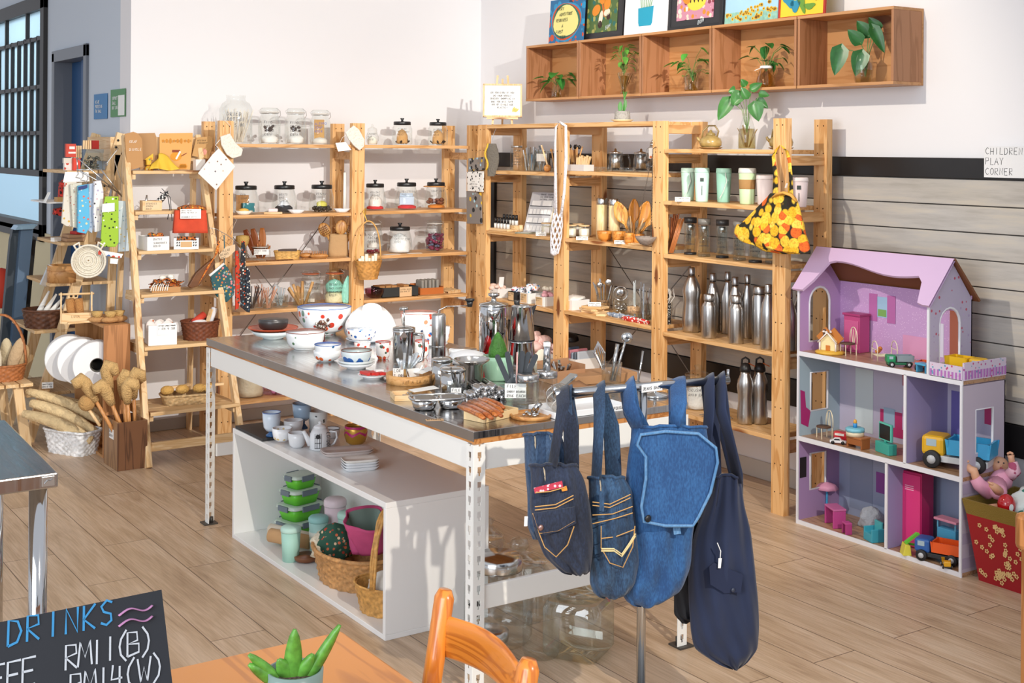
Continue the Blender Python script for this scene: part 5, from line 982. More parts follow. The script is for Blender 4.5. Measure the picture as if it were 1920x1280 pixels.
# third row of bay 3
p=itemR(1252,.10,2,2);t=tumbler('straw_glass','glass of copper and wooden straws beside the post',p,.036,.075,multi(C('copper_straw',lambda b,r,h:sticks(b,16,r,.20,.0042,3,.004,.22),mat('#b5693a',.3,.6)),C('bamboo_straw',lambda b,r,h:sticks(b,5,r,.2,.0055,8,.004,.2),mat('#dba04c',.5))))
t=thing('straw_bundle','copper-brown wooden straws leaning together outside the straw glass','straws',itemR(1262,.06,2,2),facing(p));b=B()
for k in range(4):b.tube([(-.02+.006*k,0,.003),(.03+.008*k,.02,.175+.004*(k%2))],.004,6)
b.build('straws',mat('#a8683a',.4),t)
for i,(px,d,capc,base,lb) in enumerate(((1294,.10,'#232325','#232325','clear double-wall bottle with black cap and black base, nearest the straws'),(1320,.08,'#77746e',None,'clear double-wall bottle with grey cap, second from the straws'),(1354,.10,'#2a2a2c','#232325','clear double-wall bottle with black cap and base, third from the straws'),(1386,.08,'#77746e',None,'clear double-wall bottle with grey cap, left of the orange floral bag'),(1416,.06,'#232325','#232325','clear double-wall bottle with black base whose cap is hidden by the floral bag'),(1447,.10,'#77746e',None,'clear bottle almost wholly hidden behind the end post'))):
    p=itemR(px,d,2,2);t=thing('glass_bottle',lb,'bottle',p,facing(p),'double-wall clear bottles');r=.030;h=.19;b=B();b.open=True;b.lathe([(1e-6,.008),(r,.008),(r,h*.8),(r*.9,h*.84)],24);b.build('outer_glass',G(),t);b=B();b.open=True;b.lathe([(1e-6,.02),(r*.8,.022),(r*.8,h*.80)],20);b.build('inner_glass',glass('#eef3f2',.03,.1),t);b=B();b.cyl(0,0,h*.83,r*1.06,h*.15,24);b.build('cap',mat(capc,.4),t)
    b=B();b.cyl(0,0,0,r*1.03,.010,24);b.build('base',mat(base,.4) if base else glass('#e4e8e8',.1,.2),t);b=B();b.cyl(0,0,h*.66,r*.55,h*.14,14);b.build('tea_strainer',STEEL(.3),t);lettering(t,['ENJOY','DAY','EVERYTHING'],.045,h*.45,-r-.001,.011)
# steel bottles
def sbottle(px,d,k,j,lb,r,h,style,g='brushed steel bottles on the fourth row'):
    p=itemR(px,d,k,j);t=thing('steel_bottle',lb,'bottle',p,facing(p),g);ms=mat('#bdbbb9',.28,1)
    if style=='cola':pr=[(r*.93,0),(r,.006),(r,h*.50),(r*.96,h*.6),(r*.75,h*.72),(r*.46,h*.82),(r*.44,h*.86)];ch=(.86,.47)
    elif style=='curvy':pr=[(r*.9,0),(r,.01),(r*1.0,h*.22),(r*.88,h*.42),(r*.9,h*.5),(r*1.0,h*.62),(r*.9,h*.72),(r*.5,h*.84),(r*.36,h*.88)];ch=(.88,.36)
    elif style=='short':pr=[(r*.95,0),(r,.005),(r,h*.70),(r*.9,h*.76),(r*.66,h*.81),(r*.64,h*.84)];ch=(.84,.72)
    else:pr=[(r*.95,0),(r,.006),(r,h*.80),(r*.88,h*.84),(r*.86,h*.86)];ch=(.86,.86)
    b=B();b.lathe(pr,30);b.build('steel_body',ms,t);z0,cr=ch;b=B();b.lathe([(r*cr*.9,h*z0),(r*cr*.92,h*(z0+.012))],20);b.build('black_ring',BLACK(),t)
    b=B();b.lathe([(r*cr,h*(z0+.012)),(r*cr*1.02,h*(z0+.02)),(r*cr*1.0,h*.99),(r*cr*.85,h),(1e-6,h)],22);b.build('cap',mat('#b4b2b0',.3,1),t)
m3=lambda px,d:mpp(onR(px,d,1))
L4=[(1297,.13,.046,.325,'curvy','largest curvy steel bottle nearest the post'),(1337,.20,.038,.30,'cola','tall steel cola-shaped bottle behind the first small flask'),(1330,.06,.036,.215,'short','first small steel flask at the shelf edge'),(1365,.24,.033,.31,'cola','tall slim steel bottle at the back, third along'),(1379,.16,.036,.30,'cola','steel cola-shaped bottle right behind the second small flask'),(1381,.05,.036,.228,'short','second small steel flask at the shelf edge'),(1402,.22,.033,.31,'cola','dark-looking steel bottle at the back, left of the straight flask'),(1425,.13,.036,.275,'straight','straight-sided steel flask with wide cap'),(1441,.05,.036,.30,'cola','steel cola-shaped bottle at the shelf edge touching the end post'),(1480,.10,.036,.28,'cola','steel bottle seen just right of the end post'),(1499,.16,.033,.29,'cola','steel bottle at the rack end, beside the doll house roof')]
for px,d,r,h,s_,lb in L4:sbottle(px,d,2,3,lb,r,h,s_)
for px,d,lb in ((1399,.09,'steel sport bottle with black loop cap, left one on the lowest row'),(1426,.15,'steel sport bottle with black loop cap, one nearer the end post on the lowest row')):
    p=itemR(px,d,2,4);r=.040;h=.225;t=thing('sport_bottle',lb,'bottle',p,facing(p),'steel sport bottles');b=B();b.lathe([(r*.88,0),(r*.95,.008),(r*.97,.05),(r*.84,.10),(r*.88,.14),(r*1.0,.175),(r*.92,.205),(r*.62,.235),(r*.6,.25)],30);b.build('steel_body',mat('#bdbbb9',.28,1),t)
    b=B();b.lathe([(r*.68,.25),(r*.68,.262),(r*.5,.285),(1e-6,.29)],20);b.tube([(-.018,0,.275),(-.016,0,.305),(0,0,.315),(.016,0,.305),(.018,0,.275)],.005,7);b.build('loop_cap',BLACK(),t);b=B();b.tube([(.015,-.01,.29),(.03,-.012,.282),(.045,-.01,.275)],.0025,5);b.build('orange_clip',mat('#c4622c',.5),t)
p=itemR(1310,.14,2,4);t=thing('storage_jar','round glass jar with knobbed lid holding white cloth, low shelf behind the jeans bags','jar',p,facing(p));b=B();b.open=True;b.lathe([(1e-6,.002),(.065,.002),(.07,.012),(.07,.15),(.06,.165)],26);b.build('glass_body',G(),t);b=B();b.lathe([(.066,.165),(.066,.175),(.03,.19),(.012,.195),(.02,.215),(1e-6,.222)],22);b.build('glass_lid',G(),t);b=B();blob(b,.06,.14,3,.15,z=.005);b.build('white_cloth',mat('#eceae8',.9,bump=.5),t);lettering(t,['BUBBLE','BRUSH','RM18 EACH'],.09,.12,-.072,.015)
p=itemR(1345,.07,2,4);t=thing('wire_trivet','loose heap of bent black and white wires on the lowest shelf','wire',p);b=B()
R_=random.Random(4)
for k in range(16):a=R_.uniform(0,6.3);b.tube([(-.02+R_.uniform(-.05,.05),R_.uniform(-.08,.08),.003),(R_.uniform(-.04,.04),R_.uniform(-.08,.08),.02+.02*R_.random()),(R_.uniform(-.05,.05),R_.uniform(-.09,.09),.004)],.0018,5)
b.build('wire',mat('#8d8982',.4,.6),t)
# orange floral bag on the end post
P0=PX(1452,420,4.20);t=thing('floral_bag','yellow and orange tulip-print cloth bag hung by its handles on the end post','bag',P0)
def tul():
    m,nt,p=_new('tulip_print');vo=nt.nodes.new('ShaderNodeTexVoronoi');vo.inputs['Scale'].default_value=26;vo.feature='F1'
    nt.links.new(coords(nt),vo.inputs['Vector']);hs=nt.nodes.new('ShaderNodeSeparateColor');nt.links.new(vo.outputs['Color'],hs.inputs[0])
    c=ramp(nt,hs.outputs[0],[(0,'#e8b422'),(.35,'#f0c63c'),(.62,'#e2661a'),(.85,'#f2d052')],True)
    k=ramp(nt,vo.outputs['Distance'],[(.0,'#ffffff'),(.62,'#ffffff'),(.74,'#1d2412')])
    n=nt.nodes.new('ShaderNodeTexNoise');n.inputs['Scale'].default_value=120;nt.links.new(coords(nt),n.inputs['Vector']);g=ramp(nt,n.outputs[0],[(.35,'#c9a070'),(.55,'#ffffff')])
    a=nt.nodes.new('ShaderNodeMix');a.data_type='RGBA';a.blend_type='MULTIPLY';a.inputs[0].default_value=1;nt.links.new(c,a.inputs[6]);nt.links.new(k,a.inputs[7])
    d=nt.nodes.new('ShaderNodeMix');d.data_type='RGBA';d.blend_type='MULTIPLY';d.inputs[0].default_value=.6;nt.links.new(a.outputs[2],d.inputs[6]);nt.links.new(g,d.inputs[7]);nt.links.new(d.outputs[2],p.inputs['Base Color']);p.inputs['Roughness'].default_value=.8;return m
tm=tul()
# section widths (photo pixels) turned into real widths
rows=[(1448,1488,362),(1440,1497,372),(1425,1502,388),(1405,1506,408),(1388,1512,425),(1379,1520,445),(1392,1524,462),(1430,1522,470),(1470,1508,476)]
def fb(u,v):
    x=v*(len(rows)-1);i=min(int(x),len(rows)-2);f=x-i
    l=rows[i][0]*(1-f)+rows[i+1][0]*f;r=rows[i][1]*(1-f)+rows[i+1][1]*f;y=rows[i][2]*(1-f)+rows[i+1][2]*f
    a=2*PI*u;cx=(l+r)/2;hw=(r-l)/2;yy=y+ (10*(cos(a)) if 4<x<7 else 0)
    q=PX(cx+hw*cos(a),yy,4.185)-P0;th=.05*min(1,.25+v*1.2)*(1 if v<.85 else (1-v)/.15*.9+.1);q.x+=-th*sin(a)*.9 - .012+.004*sin(7*a+8*v);return q
b=B();b.grid(fb,40,26,True,True);b.build('bag_body',tm,t,sub=1)
b=B()
for (dx,sx) in ((0,0),(4,.03)):
    b.tube([PX(1452+dx,372,4.185)-P0,PX(1453+dx*.5,330,4.20)-P0,PX(1450,292,4.215)-P0,PX(1455,281,4.235)-P0],[.012,.011,.010,.009],8,flat=.35)
    b.tube([PX(1484-dx,372,4.185)-P0,PX(1483,335,4.20)-P0,PX(1480,300,4.215)-P0,PX(1475,284,4.235)-P0],[.012,.011,.010,.009],8,flat=.35)
b.tube([PX(1455,281,4.235)-P0,PX(1465,272,4.26)-P0,PX(1475,284,4.235)-P0],.009,8,flat=.35);b.build('handles',tm,t)
b=B();b.tube([PX(1447,372,4.17)-P0,PX(1458,364,4.155)-P0,PX(1470,361,4.150)-P0,PX(1484,366,4.16)-P0,PX(1494,378,4.17)-P0],[.008,.013,.014,.013,.008],8,flat=.5);b.build('yellow_lining_fold',mat('#d9a04a',.8),t)
b=B();q=PX(1473,352,4.15)-P0;b.beam(q,q+Vector((0,-.008,.02)),.01,.001);b.build('tag',mat('#f2efe8',.7),t)
# ================================================================= CRATE CONTENTS AND PICTURES ABOVE
def onC(px,d,z):return onR(px,.20+d,z)
CB=1.938+.0145
def vase(px,d,lb,prof,water,roots,n,spread,h,lw,seed,tint='#f6faf8',z0=None,heart=True,extra=None,cat='plant',stemz=.08,leaf='#4a8a3c'):
    p=onC(px,d,CB if z0 is None else z0);t=thing('plant_in_vase',lb,cat,p,facing(p));b=B();b.open=True;b.lathe(prof,24);b.build('glass_vase',glass(tint),t)
    if water:b=B();b.lathe([(1e-6,.005)]+[(r*.93,z+.004) for r,z in prof if 0<z<water and r>.001]+[(1e-6,water)],18);b.build('water',glass('#e9ddb2',.05,.1),t)
    if roots:b=B();sticks(b,roots,prof[2][0]*.8,stemz*1.1,.0012,seed,.008,.5,4);b.build('roots',mat('#8a6c3c',.8),t)
    b=B();plant(b,(0,0,stemz),n,spread,h,lw,seed,heart);b.build('foliage',[LEAF(leaf),STEM()],t);return t
vase(1041,.09,'small trailing pothos in a narrow clear bottle in the crate nearest the corner',[(1e-6,.002),(.030,.002),(.032,.01),(.030,.05),(.018,.11),(.017,.12)],.05,10,11,.10,.10,.055,3,leaf='#3f8a3c')
p=onC(1167,.03,CB)
t=vase(1167,.07,'bushy cuttings in a slim footed glass vase, second crate',[(1e-6,.002),(.020,.002),(.018,.006),(.010,.03),(.016,.06),(.032,.10),(.034,.125)],.11,24,22,.075,.17,.032,5,leaf='#5f9a3f',stemz=.11)
vase(1294,.09,'leafy pothos in a straight clear jar, middle crate',[(1e-6,.002),(.036,.002),(.038,.01),(.038,.09),(.028,.105),(.029,.115)],.06,16,16,.12,.15,.042,8,leaf='#4f9a3c')
t=vase(1434,.08,'dark green pothos in a squat pear-shaped vase tied with white ribbon, fourth crate',[(1e-6,.002),(.048,.002),(.050,.015),(.045,.05),(.026,.10),(.025,.112)],.09,14,14,.10,.15,.045,11,'#f3e8d2',leaf='#2f6f30');b=B();b.lathe([(.027,.095),(.031,.098),(.031,.106),(.027,.109)],20);b.beam((-.02,-.02,.10),(-.055,-.03,.085),.018,.002);b.build('ribbon',mat('#f0eeea',.8),t)
p=onC(1616,.08,CB);t=thing('plant_in_vase','large glossy philodendron leaves in a clear rounded vase, end crate','plant',p,facing(p));b=B();b.open=True;b.lathe([(1e-6,.002),(.034,.002),(.040,.02),(.045,.07),(.041,.11),(.037,.125)],26);b.build('glass_vase',G(),t);b=B();b.lathe([(1e-6,.004),(.032,.004),(.041,.06),(1e-6,.06)],20);b.build('water',glass('#efe9d0',.05,.1),t)
b=B()
LV=[(-.14,.0,.20,-.03,-.13,.085),(-.02,-.02,.23,-.06,.06,.07),(-.01,-.02,.17,-.03,-.11,.085),(.03,0,.27,-.055,.07,.075),(.09,0,.30,-.045,.06,.06),(.06,-.02,.31,.055,-.12,.06)]
for x,y,z,dx,dz,w_ in LV:leafmesh(b,(x*.7,y,z*.8),(x*.7+dx*.9,y-.01,z*.8+dz*.95),w_*.95,(0,-1,.15),.08,True)
b.cur=1
for x,y,z,dx,dz,w_ in LV:b.tube([(.01,0,.03),(.01+x*.2,y*.5,.14),(x*.7,y,z*.8)],.0022,5)
b.build('foliage',[LEAF('#2f6a33'),STEM()],t)
# pictures leaning on the wall above the crates
def picture(px0,px1,lb,w_y,h,frame,face,art,d=.03,thick=.018,dep=.012,cat='picture',lean=.06):
    y0=onC(px0,d,1).y;y1=onC(px1,d,1).y;W_2=abs(y0-y1);p=Vector((4.45+d,(y0+y1)/2,1.938+.3385))
    t=thing('framed_picture',lb,cat,p,-PI/2);M_=Matrix.Rotation(-lean,4,'X');b=B();b.M=M_
    if frame:
        for s in (-1,1):b.box(s*(W_2/2-thick/2),0,0,thick,dep,h)
        b.box(0,0,0,W_2-2*thick,dep,thick);b.box(0,0,h-thick,W_2-2*thick,dep,thick);b.build('frame',frame,t,bevel=.001);b=B();b.M=M_;b.box(0,.002,thick,W_2-2*thick,dep*.5,h-2*thick)
    else:b.box(0,0,0,W_2,dep,h)
    b.build('panel' if frame else 'canvas',face,t);f=B();f.M=M_;art(t,f,W_2-2*(thick if frame else 0),h,M_,-dep*.27 if frame else -dep/2-.0006);return t
def ell(b,x,z,rx,rz,y,n=20,ti=0,fn=None):
    vs=[(x,y,z)]
    for k in range(n):
        a=2*PI*k/n;q=fn(a) if fn else 1;u,v=rx*q*cos(a),rz*q*sin(a);vs.append((x+u*cos(ti)-v*sin(ti),y,z+u*sin(ti)+v*cos(ti)))
    b.add(vs,[(0,1+k,1+(k+1)%n) for k in range(n)])
def art1(t,f,w,h,M_,y):
    for i,(c_,k) in enumerate((('#2c8fc0',1.0),('#c8502c',.94),('#2a6a60',.88),('#e6df8c',.80))):
        b=B();b.M=M_;ell(b,0,h*.48,w*.46*k,h*.45*k,y-.0006*(i+1),24,0,lambda a:1+.05*sin(3*a+i));b.build('painted_shape',mat(c_,.6),t)
    b=B();b.M=M_;write(b,['EVERY','  ADVENTURE','REQUIRES','    A','FIRST','   STEP...'],(-w*.28,y-.004,h*.74),(1,0,0),(0,0,1),.018,.003,'l',1.9,.05,.25,.8,w*.62);b.build('lettering',INK(),t)
picture(1027,1090,'small painting with a handwritten motto on a pale yellow oval, first above the crates','',.26,None,print_mat('#2a6a9a',['#c8502c','#2c8fc0','#1f3a5a'],22,.6,.42),art1,.03)
def art2(t,f,w,h,M_,y):
    b=B();b.M=M_;b.box(0,y,.04,w*.80,.001,h-.08);b.build('painted_field',print_mat('#4f6a38',['#8a8f4a','#2a6a60','#a8a45a'],30,.5,.42),t)
    for c_,L_ in (('#e08a24',[(-.055,.17,.04,.03,.5),(.045,.20,.03,.035,-.3),(0,.23,.03,.03,.2)]),('#efe0c8',[(-.01,.12,.018,.045,-.2),(.045,.15,.03,.02,.3)]),('#3a241a',[(-.015,.085,.02,.022,0),(.06,.125,.018,.018,0)]),('#c86a2c',[(.01,.17,.008,.05,.3)])):
        b=B();b.M=M_
        for x,z,a,c2,ti in L_:ell(b,x,z,a,c2,y-.0012-.0003*len(L_),16,ti)
        b.build('painted_moth',mat(c_,.5),t)
    b=B();b.M=M_;write(b,['BOH'],(.04,y-.004,.05),(.95,0,.3),(0,0,1),.02);b.build('signature',mat('#d8e4ea',.5),t)
picture(1086,1165,'black-framed batik of an orange moth on green leaves, second above the crates','',.30,mat('#232326',.35),mat('#2d2d30',.4),art2,.06,.02)
def art3(t,f,w,h,M_,y):
    b=B();b.M=M_;b.prism([(-.055,.045+.0),(.045,.045),(.055,.06),(.062,.15),(-.068,.145),(-.062,.065)],.0012,((0,y,0),(1,0,0),(0,0,1)));b.build('painted_pot',mat('#1f9fc0',.5),t)
    b=B();b.M=M_
    for k in range(7):b.tube([(-.04+.013*k,y-.001,.145),(-.05+.017*k,y-.001,.20)],.002,4)
    b.build('painted_grass',mat('#4f8a4a',.5),t)
picture(1168,1250,'white canvas with a turquoise pot painted on it, third above the crates','',.26,None,mat('#efeff2',.6),art3,.05)
def art4(t,f,w,h,M_,y):
    b=B();b.M=M_;b.box(0,y,.05,w*.74,.001,h-.09);b.build('painted_field',print_mat('#c88aa0',['#f0d0c0','#d98a2c','#8a3a4a','#f2e0d2'],34,.5,.42),t)
    b=B();b.M=M_;ell(b,.01,.15,.075,.055,y-.0012,24,.1);b.build('painted_fish',mat('#ecd24a',.5),t);b=B();b.M=M_
    for k in range(4):ell(b,-.04+.03*k,.17,.007,.035,y-.0018,12,.15)
    b.build('painted_stripe',mat('#2a1c18',.5),t);b=B();b.M=M_;ell(b,-.07,.17,.03,.04,y-.002,14,.6);b.build('painted_fin',mat('#e08a24',.5),t)
    b=B();b.M=M_;write(b,['BOH'],(.03,y-.003,.018),(.95,0,.3),(0,0,1),.02);b.build('signature',mat('#d8e4ea',.5),t)
picture(1249,1352,'black-framed batik of a striped yellow fish, fourth above the crates','',.32,mat('#232326',.35),mat('#2d2d30',.4),art4,.05,.02)
def art5(t,f,w,h,M_,y):
    b=B();b.M=M_;b.box(0,y,.0,w,.0008,.06);b.build('painted_meadow',mat('#8fc0b0',.6,var=.2,vs=60),t);b=B();b.M=M_;g=B();g.M=M_;R_=random.Random(3)
    for k in range(60):
        x=R_.uniform(-w*.47,w*.47);z=R_.uniform(.02,.075+.02*sin(x*12));ell(b,x,z,.009,.009,y-.001,9);ell(g,x,z,.0035,.0035,y-.0016,7)
    b.build('painted_sunflower',mat('#e9b832',.5),t);g.build('painted_seed',mat('#6a4424',.5),t)
picture(1357,1456,'pale blue canvas with a row of sunflowers, fifth above the crates','',.24,None,mat('#a9d3ea',.6,var=.08,vs=6),art5,.06)
def art6(t,f,w,h,M_,y):
    for c_,L_ in (('#2f8fb0',[(-.085,.10,.035,.05,.5),(-.04,.06,.03,.03,0)]),('#6a9a3a',[(.0,.07,.02,.05,.4),(.05,.05,.035,.015,0)]),('#c8402c',[(.09,.12,.03,.04,0)])):
        b=B();b.M=M_
        for x,z,a,c2,ti in L_:ell(b,x,z,a,c2,y-.0012,16,ti,lambda a_:1+.2*sin(3*a_))
        b.build('painted_swirl',mat(c_,.5),t)
picture(1457,1544,'red-framed painting with blue and green swirls on yellow, last above the crates','',.24,mat('#b8301c',.5),mat('#ecd23a',.6),art6,.06,.01)
# children play corner sign
w_=B();w_.bb(XW-.034,XW-.031,3.0,3.353,1.543,1.67);o=thing('play_corner_sign','white paper sign reading children play corner taped over the dark band','sign',(0,0,0));w_.build('paper',mat('#e6e6e6',.7),o)
b=B();write(b,['CHILDREN','PLAY','CORNER'],(XW-.0345,3.347,1.638),(0,-1,0),(0,0,1),.028,.0022,'l',1.5,.03,.03,.80);b.build('lettering',INK(),o)
# ================================================================= LADDER SHELF ITEMS
LS=(1.513,1.293,1.083,.858,.591,.268)
def onLd(px,k,back=.05):
    z=LS[k]+.0005;y=lad(LS[k])-.03+back;r=ray(px,500);return Vector((r.x/r.y*y,y,z))
def wp_(pts,y):return [PY(a,b_,y) for a,b_ in pts]
kr=mat('#bb8d5c',.85)
def boardpack(lb,pts,y,m,lines=None,cx=None,th=.006,ink='#3a2a1c',sz=.014,extra=None):
    P=wp_(pts,y);c=sum(P,Vector())/len(P);c.z=min(q.z for q in P);t=thing('card_package',lb,'package',c);b=B();b.prism([((q-c).x,(q-c).z) for q in P],th,((0,th/2,0),(1,0,0),(0,0,1)));b.build('card_board',m,t)
    if lines:q=PY(*cx,y)-c;b=B();write(b,lines,(q.x,-th/2-.001,q.z),(1,0,.03),(0,0,1),sz);b.build('lettering',mat(ink,.7),t)
    if extra:extra(t,c,-th/2-.0012)
    return t
yl=lad(1.5)
boardpack('tall brown card wrap package leaning left on the top ladder step',[(234,251),(250,247),(258,250),(266,260),(268,312),(240,320),(236,290)],yl+.0,kr,['KRAF','','DINKLE'],(242,268),ink='#f0ece2')
boardpack('plain brown card package behind the yellow cloth',[(258,250),(290,249),(293,257),(296,318),(262,318)],yl+.06,mat('#b58c60',.85))
def honey(t,c,y):
    b=B()
    for k in range(14):ell(b,.02+.009*(k%5)+.004*(k//5),.012+.008*(k//5),.006,.006,y,8)
    b.build('honeycomb_print',mat('#d9902c',.7),t);b=B();ell(b,-.0,.075,.033,.025,y,18);b.build('jar_print',mat('#e0952a',.7),t);b=B();b.box(-.0,y,.098,.045,.0006,.014);ell(b,.045,.085,.022,.003,y,8,.5);b.build('lid_print',mat('#8a3f24',.7),t);b=B();b.M=Matrix.Translation((0,y-.001,.06))@Matrix.Rotation(.5,4,'Y');b.box(0,0,0,.010,.0006,.05);b.build('sticker',mat('#f2eee4',.7),t)
    b=B()
    for k in range(8):ell(b,-.075+.021*k,.162,.008,.008+.004*(k%3),y,8)
    b.build('drip_print',mat('#c8842c',.7),t)
boardpack('beeswax food wraps package with a honey jar printed on it',[(299,252),(301,250),(361,249),(361,257),(356,318),(299,318)],yl+.04,mat('#e0a964',.8),['BEESWAX FOOD WRAPS'],(304,267),sz=.0115,extra=honey)
boardpack('smaller bow-topped kraft package at the right end of the top ladder step',[(360,292),(368,258),(395,255),(402,262),(391,298)],yl+.03,mat('#c49a64',.85),['BEESWAX','FOODWRAP'],(370,265),sz=.009,extra=lambda t,c,y:(lambda b:(ell(b,-.005,.04,.02,.02,y,6,.3),b.build('pink_print',mat('#dd9a8a',.7),t)))(B()))
p=onLd(368,0,.06);t=thing('small_box','small white box under the bow-topped kraft package','box',Vector((p.x,yl+.0,p.z)),0);b=B();b.box(0,0,0,.055,.05,.062);b.build('box',mat('#ecebe8',.6),t,bevel=.001)
p=onLd(302,0,.03);t=thing('wax_cloth','bright yellow beeswax cloth draped in a soft tent over the top ladder step','cloth',p+Vector((0,-.015,0)),0);b=B();R_=random.Random(3)
b.grid(lambda u,v:((u-.5)*.15*(1.15-.5*v)+.012*v*sin(9*u),-.035+.06*v+.008*sin(6*PI*u)*(1-v),(.006+.088*v*max(.25,sin(PI*(.12+.76*u)))+.006*sin(7*u+3*v))),22,12);b.build('cloth',mat('#e6bd3c',.6),t,solid=.002)
t=thing('wax_cloth','small knotted yellow patterned cloth on the plain brown package','cloth',PY(280,300,yl+.03),0);t.location.z=LS[0];b=B();blob(b,.028,.03,2,.3);blob(b,.018,.045,4,.3,-.005,0,.03);b.grid(lambda u,v:(-.03+.05*u,-.004,.06+.035*v*u),5,5);b.build('cloth',print_mat('#e9b83a',['#f6e8a8','#d9862a','#7a9a5a'],60,.7,.35),t)
# step 2
p=onLd(282,1,.08);t=thing('open_box','small wooden box of cutlery rolls with handwritten label','box',p,facing(p)+.25);b=B()
for a in ((0,-.03,.105,.008),(0,.03,.105,.008),(-.05,0,.008,.06),(.05,0,.008,.06)):b.box(a[0],a[1],0,a[2],a[3],.055)
b.box(0,0,0,.105,.06,.005);b.build('box',pine2('x'),t,bevel=.001);b=B();b.box(0,-.0355,.008,.08,.001,.038);b.build('slip',mat('#e2c8a2',.8),t);lettering(t,['UTENSILS','POUCH','RM10'],.07,.034,-.037,.009)
b=B();b.M=Matrix.Rotation(.75,4,'Y');b.sph(.0,0,.07,.018,12,8,1,.8,4.2);b.build('patterned_roll',print_mat('#2a2a2e',['#e6e4e0','#e6e4e0'],110,.9,.4),t);b=B();b.tube([(-.03,0,.02),(-.022,0,.085)],[.012,.004],8);b.build('steel_tip',STEEL(.3),t)
b=B();b.tube([(.05,0,.10),(.09,-.01,.08),(.10,-.02,.01),(.085,-.03,-.05)],.0025,5).tube([(.06,0,.12),(.105,-.01,.07),(.11,-.03,-.06)],.002,5);b.build('drawstring',mat('#3a3a3e',.8),t)
bk=print_mat('#b8622a',['#2b2620','#2b2620','#e0a23c','#4a5a50'],75,.9,.42)
p=onLd(348,1,.06);t=thing('batik_cloth_stack','folded batik and red cloths stacked and overhanging with a long price card','cloth',Vector((p.x,p.y-.075,1.228)),facing(p));b=B();b.grid(lambda u,v:((u-.5)*.185*(1-.1*v),-.07+.012*sin(5*u),-.055+.125*v),8,8);b.build('red_cloth',mat('#cf4a2c',.85,var=.1),t,solid=.035);b=B();blob(b,.085,.035,3,.35,.0,-.02,.065);b.build('batik_cloth',bk,t);b=B();b.box(0,-.098,.025,.11,.001,.052,-.06);b.build('price_card',mat('#f4f2ee',.7),t);lettering(t,['SEMI PAIR','RM16.90 PER SET','','WASHABLE 10 PIECE'],.1,.066,-.1005,.0075)
# step 3
p=onLd(288,2,.07);t=thing('open_box','white carton of dark batik scrunchies with handwritten price','box',p,facing(p)+.35)
def carton(t,w,dp,h,m=mat('#ebebe9',.6)):
    b=B();b.box(0,0,0,w,dp,.003)
    for a in ((0,-dp/2,w,.003),(0,dp/2,w,.003),(-w/2,0,.003,dp),(w/2,0,.003,dp)):b.box(a[0],a[1],0,a[2],a[3],h)
    b.build('carton',m,t)
carton(t,.12,.14,.075);lettering(t,['BATIK','SCRUNCHIES','RM10'],.075,.055,-.0725,.012,cx=.01);b=B();lumps(b,.045,.05,9,.022,4,.045);b.build('scrunchie',bk,t)
p=onLd(349,2,.05);t=thing('plastic_basket','small white perforated basket of batik cloth under the red cloths','basket',p,facing(p));carton(t,.13,.10,.062,mat('#e8e8e6',.5));b=B()
for i in range(3):
    for j in (-.05,-.038,.038,.05):b.tube([(j,-.0525,.018+.015*i),(j+.003,-.0525,.026+.015*i)],.003,6)
b.build('slot_hole',mat('#3a3a3a',.9),t);b=B();b.box(0,-.0525,.012,.06,.001,.03);b.build('kraft_label',mat('#d0aa7c',.8),t);b=B();b.tube([(-.05,-.045,.058),(.05,-.045,.058)],.012,8);b.build('batik_roll',bk,t)
# step 4
p=onLd(312,3,.08);t=thing('batik_cloth_heap','heap of batik and white tasselled cloths in a kraft tray','cloth',p,facing(p));b=B();b.box(0,0,0,.15,.10,.004,0);b.box(0,-.05,0,.15,.003,.03);b.box(0,.05,0,.15,.003,.03);b.build('kraft_tray',kr,t);b=B()
for i in range(14):b.M=Matrix.Translation(((i%5-2)*.022,(i%3-1)*.015,.025+.006*(i//2)))@Matrix.Rotation(i*1.1,4,'Z')@Matrix.Rotation(.3*sin(i),4,'X');b.grid(lambda u,v:((u-.5)*.09,(v-.5)*.05,.008*sin(6*u+i)+.004*sin(9*v)),9,5)
b.build('batik_cloth',bk,t,solid=.003);b=B();lumps(b,.035,.05,7,.018,5,.045)
for i in range(8):b.tube([(-.05+.01*i,-.02,.06),(-.075+.012*i,-.05,.03+.004*(i%3)),(-.08+.012*i,-.06,.01)],.003,5)
b.build('white_tassel',mat('#ebe6dc',.9),t)
# step 5
p=onLd(302,4,.10);t=thing('open_box','white carton of animal-print cotton bibs with a handwritten card','box',p,facing(p)+.15);carton(t,.145,.15,.105);ap=print_mat('#e6dcd6',['#c86a3a','#8a7a7a','#c8b0a8','#3a6a6a'],50,.9,.25)
b=B()
for i in range(8):b.M=Matrix.Translation(((i%4-1.5)*.03,(i//4-.5)*.05,.06))@Matrix.Rotation(.3*(i%3-1),4,'Y');b.sph(0,0,.03,.028,10,7,1,.5,1.4)
b.build('printed_bib',ap,t);b=B();b.box(.02,-.0772,.055,.10,.001,.06,.05);b.build('price_card',mat('#f5f4f0',.7),t);lettering(t,['COTTON CABLE POUCH','1 RM 4.50'],.09,.10,-.080,.012,cx=.02)
p=onLd(376,4,.14);t=basket('wicker_basket','dark brown round wicker basket of red and white cloths on the fifth step',p,.088,.078,.10,'#6e3a22',1.2,64,8,amp=.045)
b=B();b.tube([(-.04,0,.09),(.03,.02,.13)],.02,8);b.build('red_cloth',mat('#c8402c',.8),t);b=B();b.tube([(.05,0,.08),(.09,.02,.16)],.018,8);blob(b,.06,.05,2,.3,-.01,0,.06);b.build('white_cloth',mat('#ececf0',.8),t);b=B();b.beam((.03,-.02,.08),(.06,-.01,.16),.02,.01);b.build('wooden_brush',pine2('z'),t)
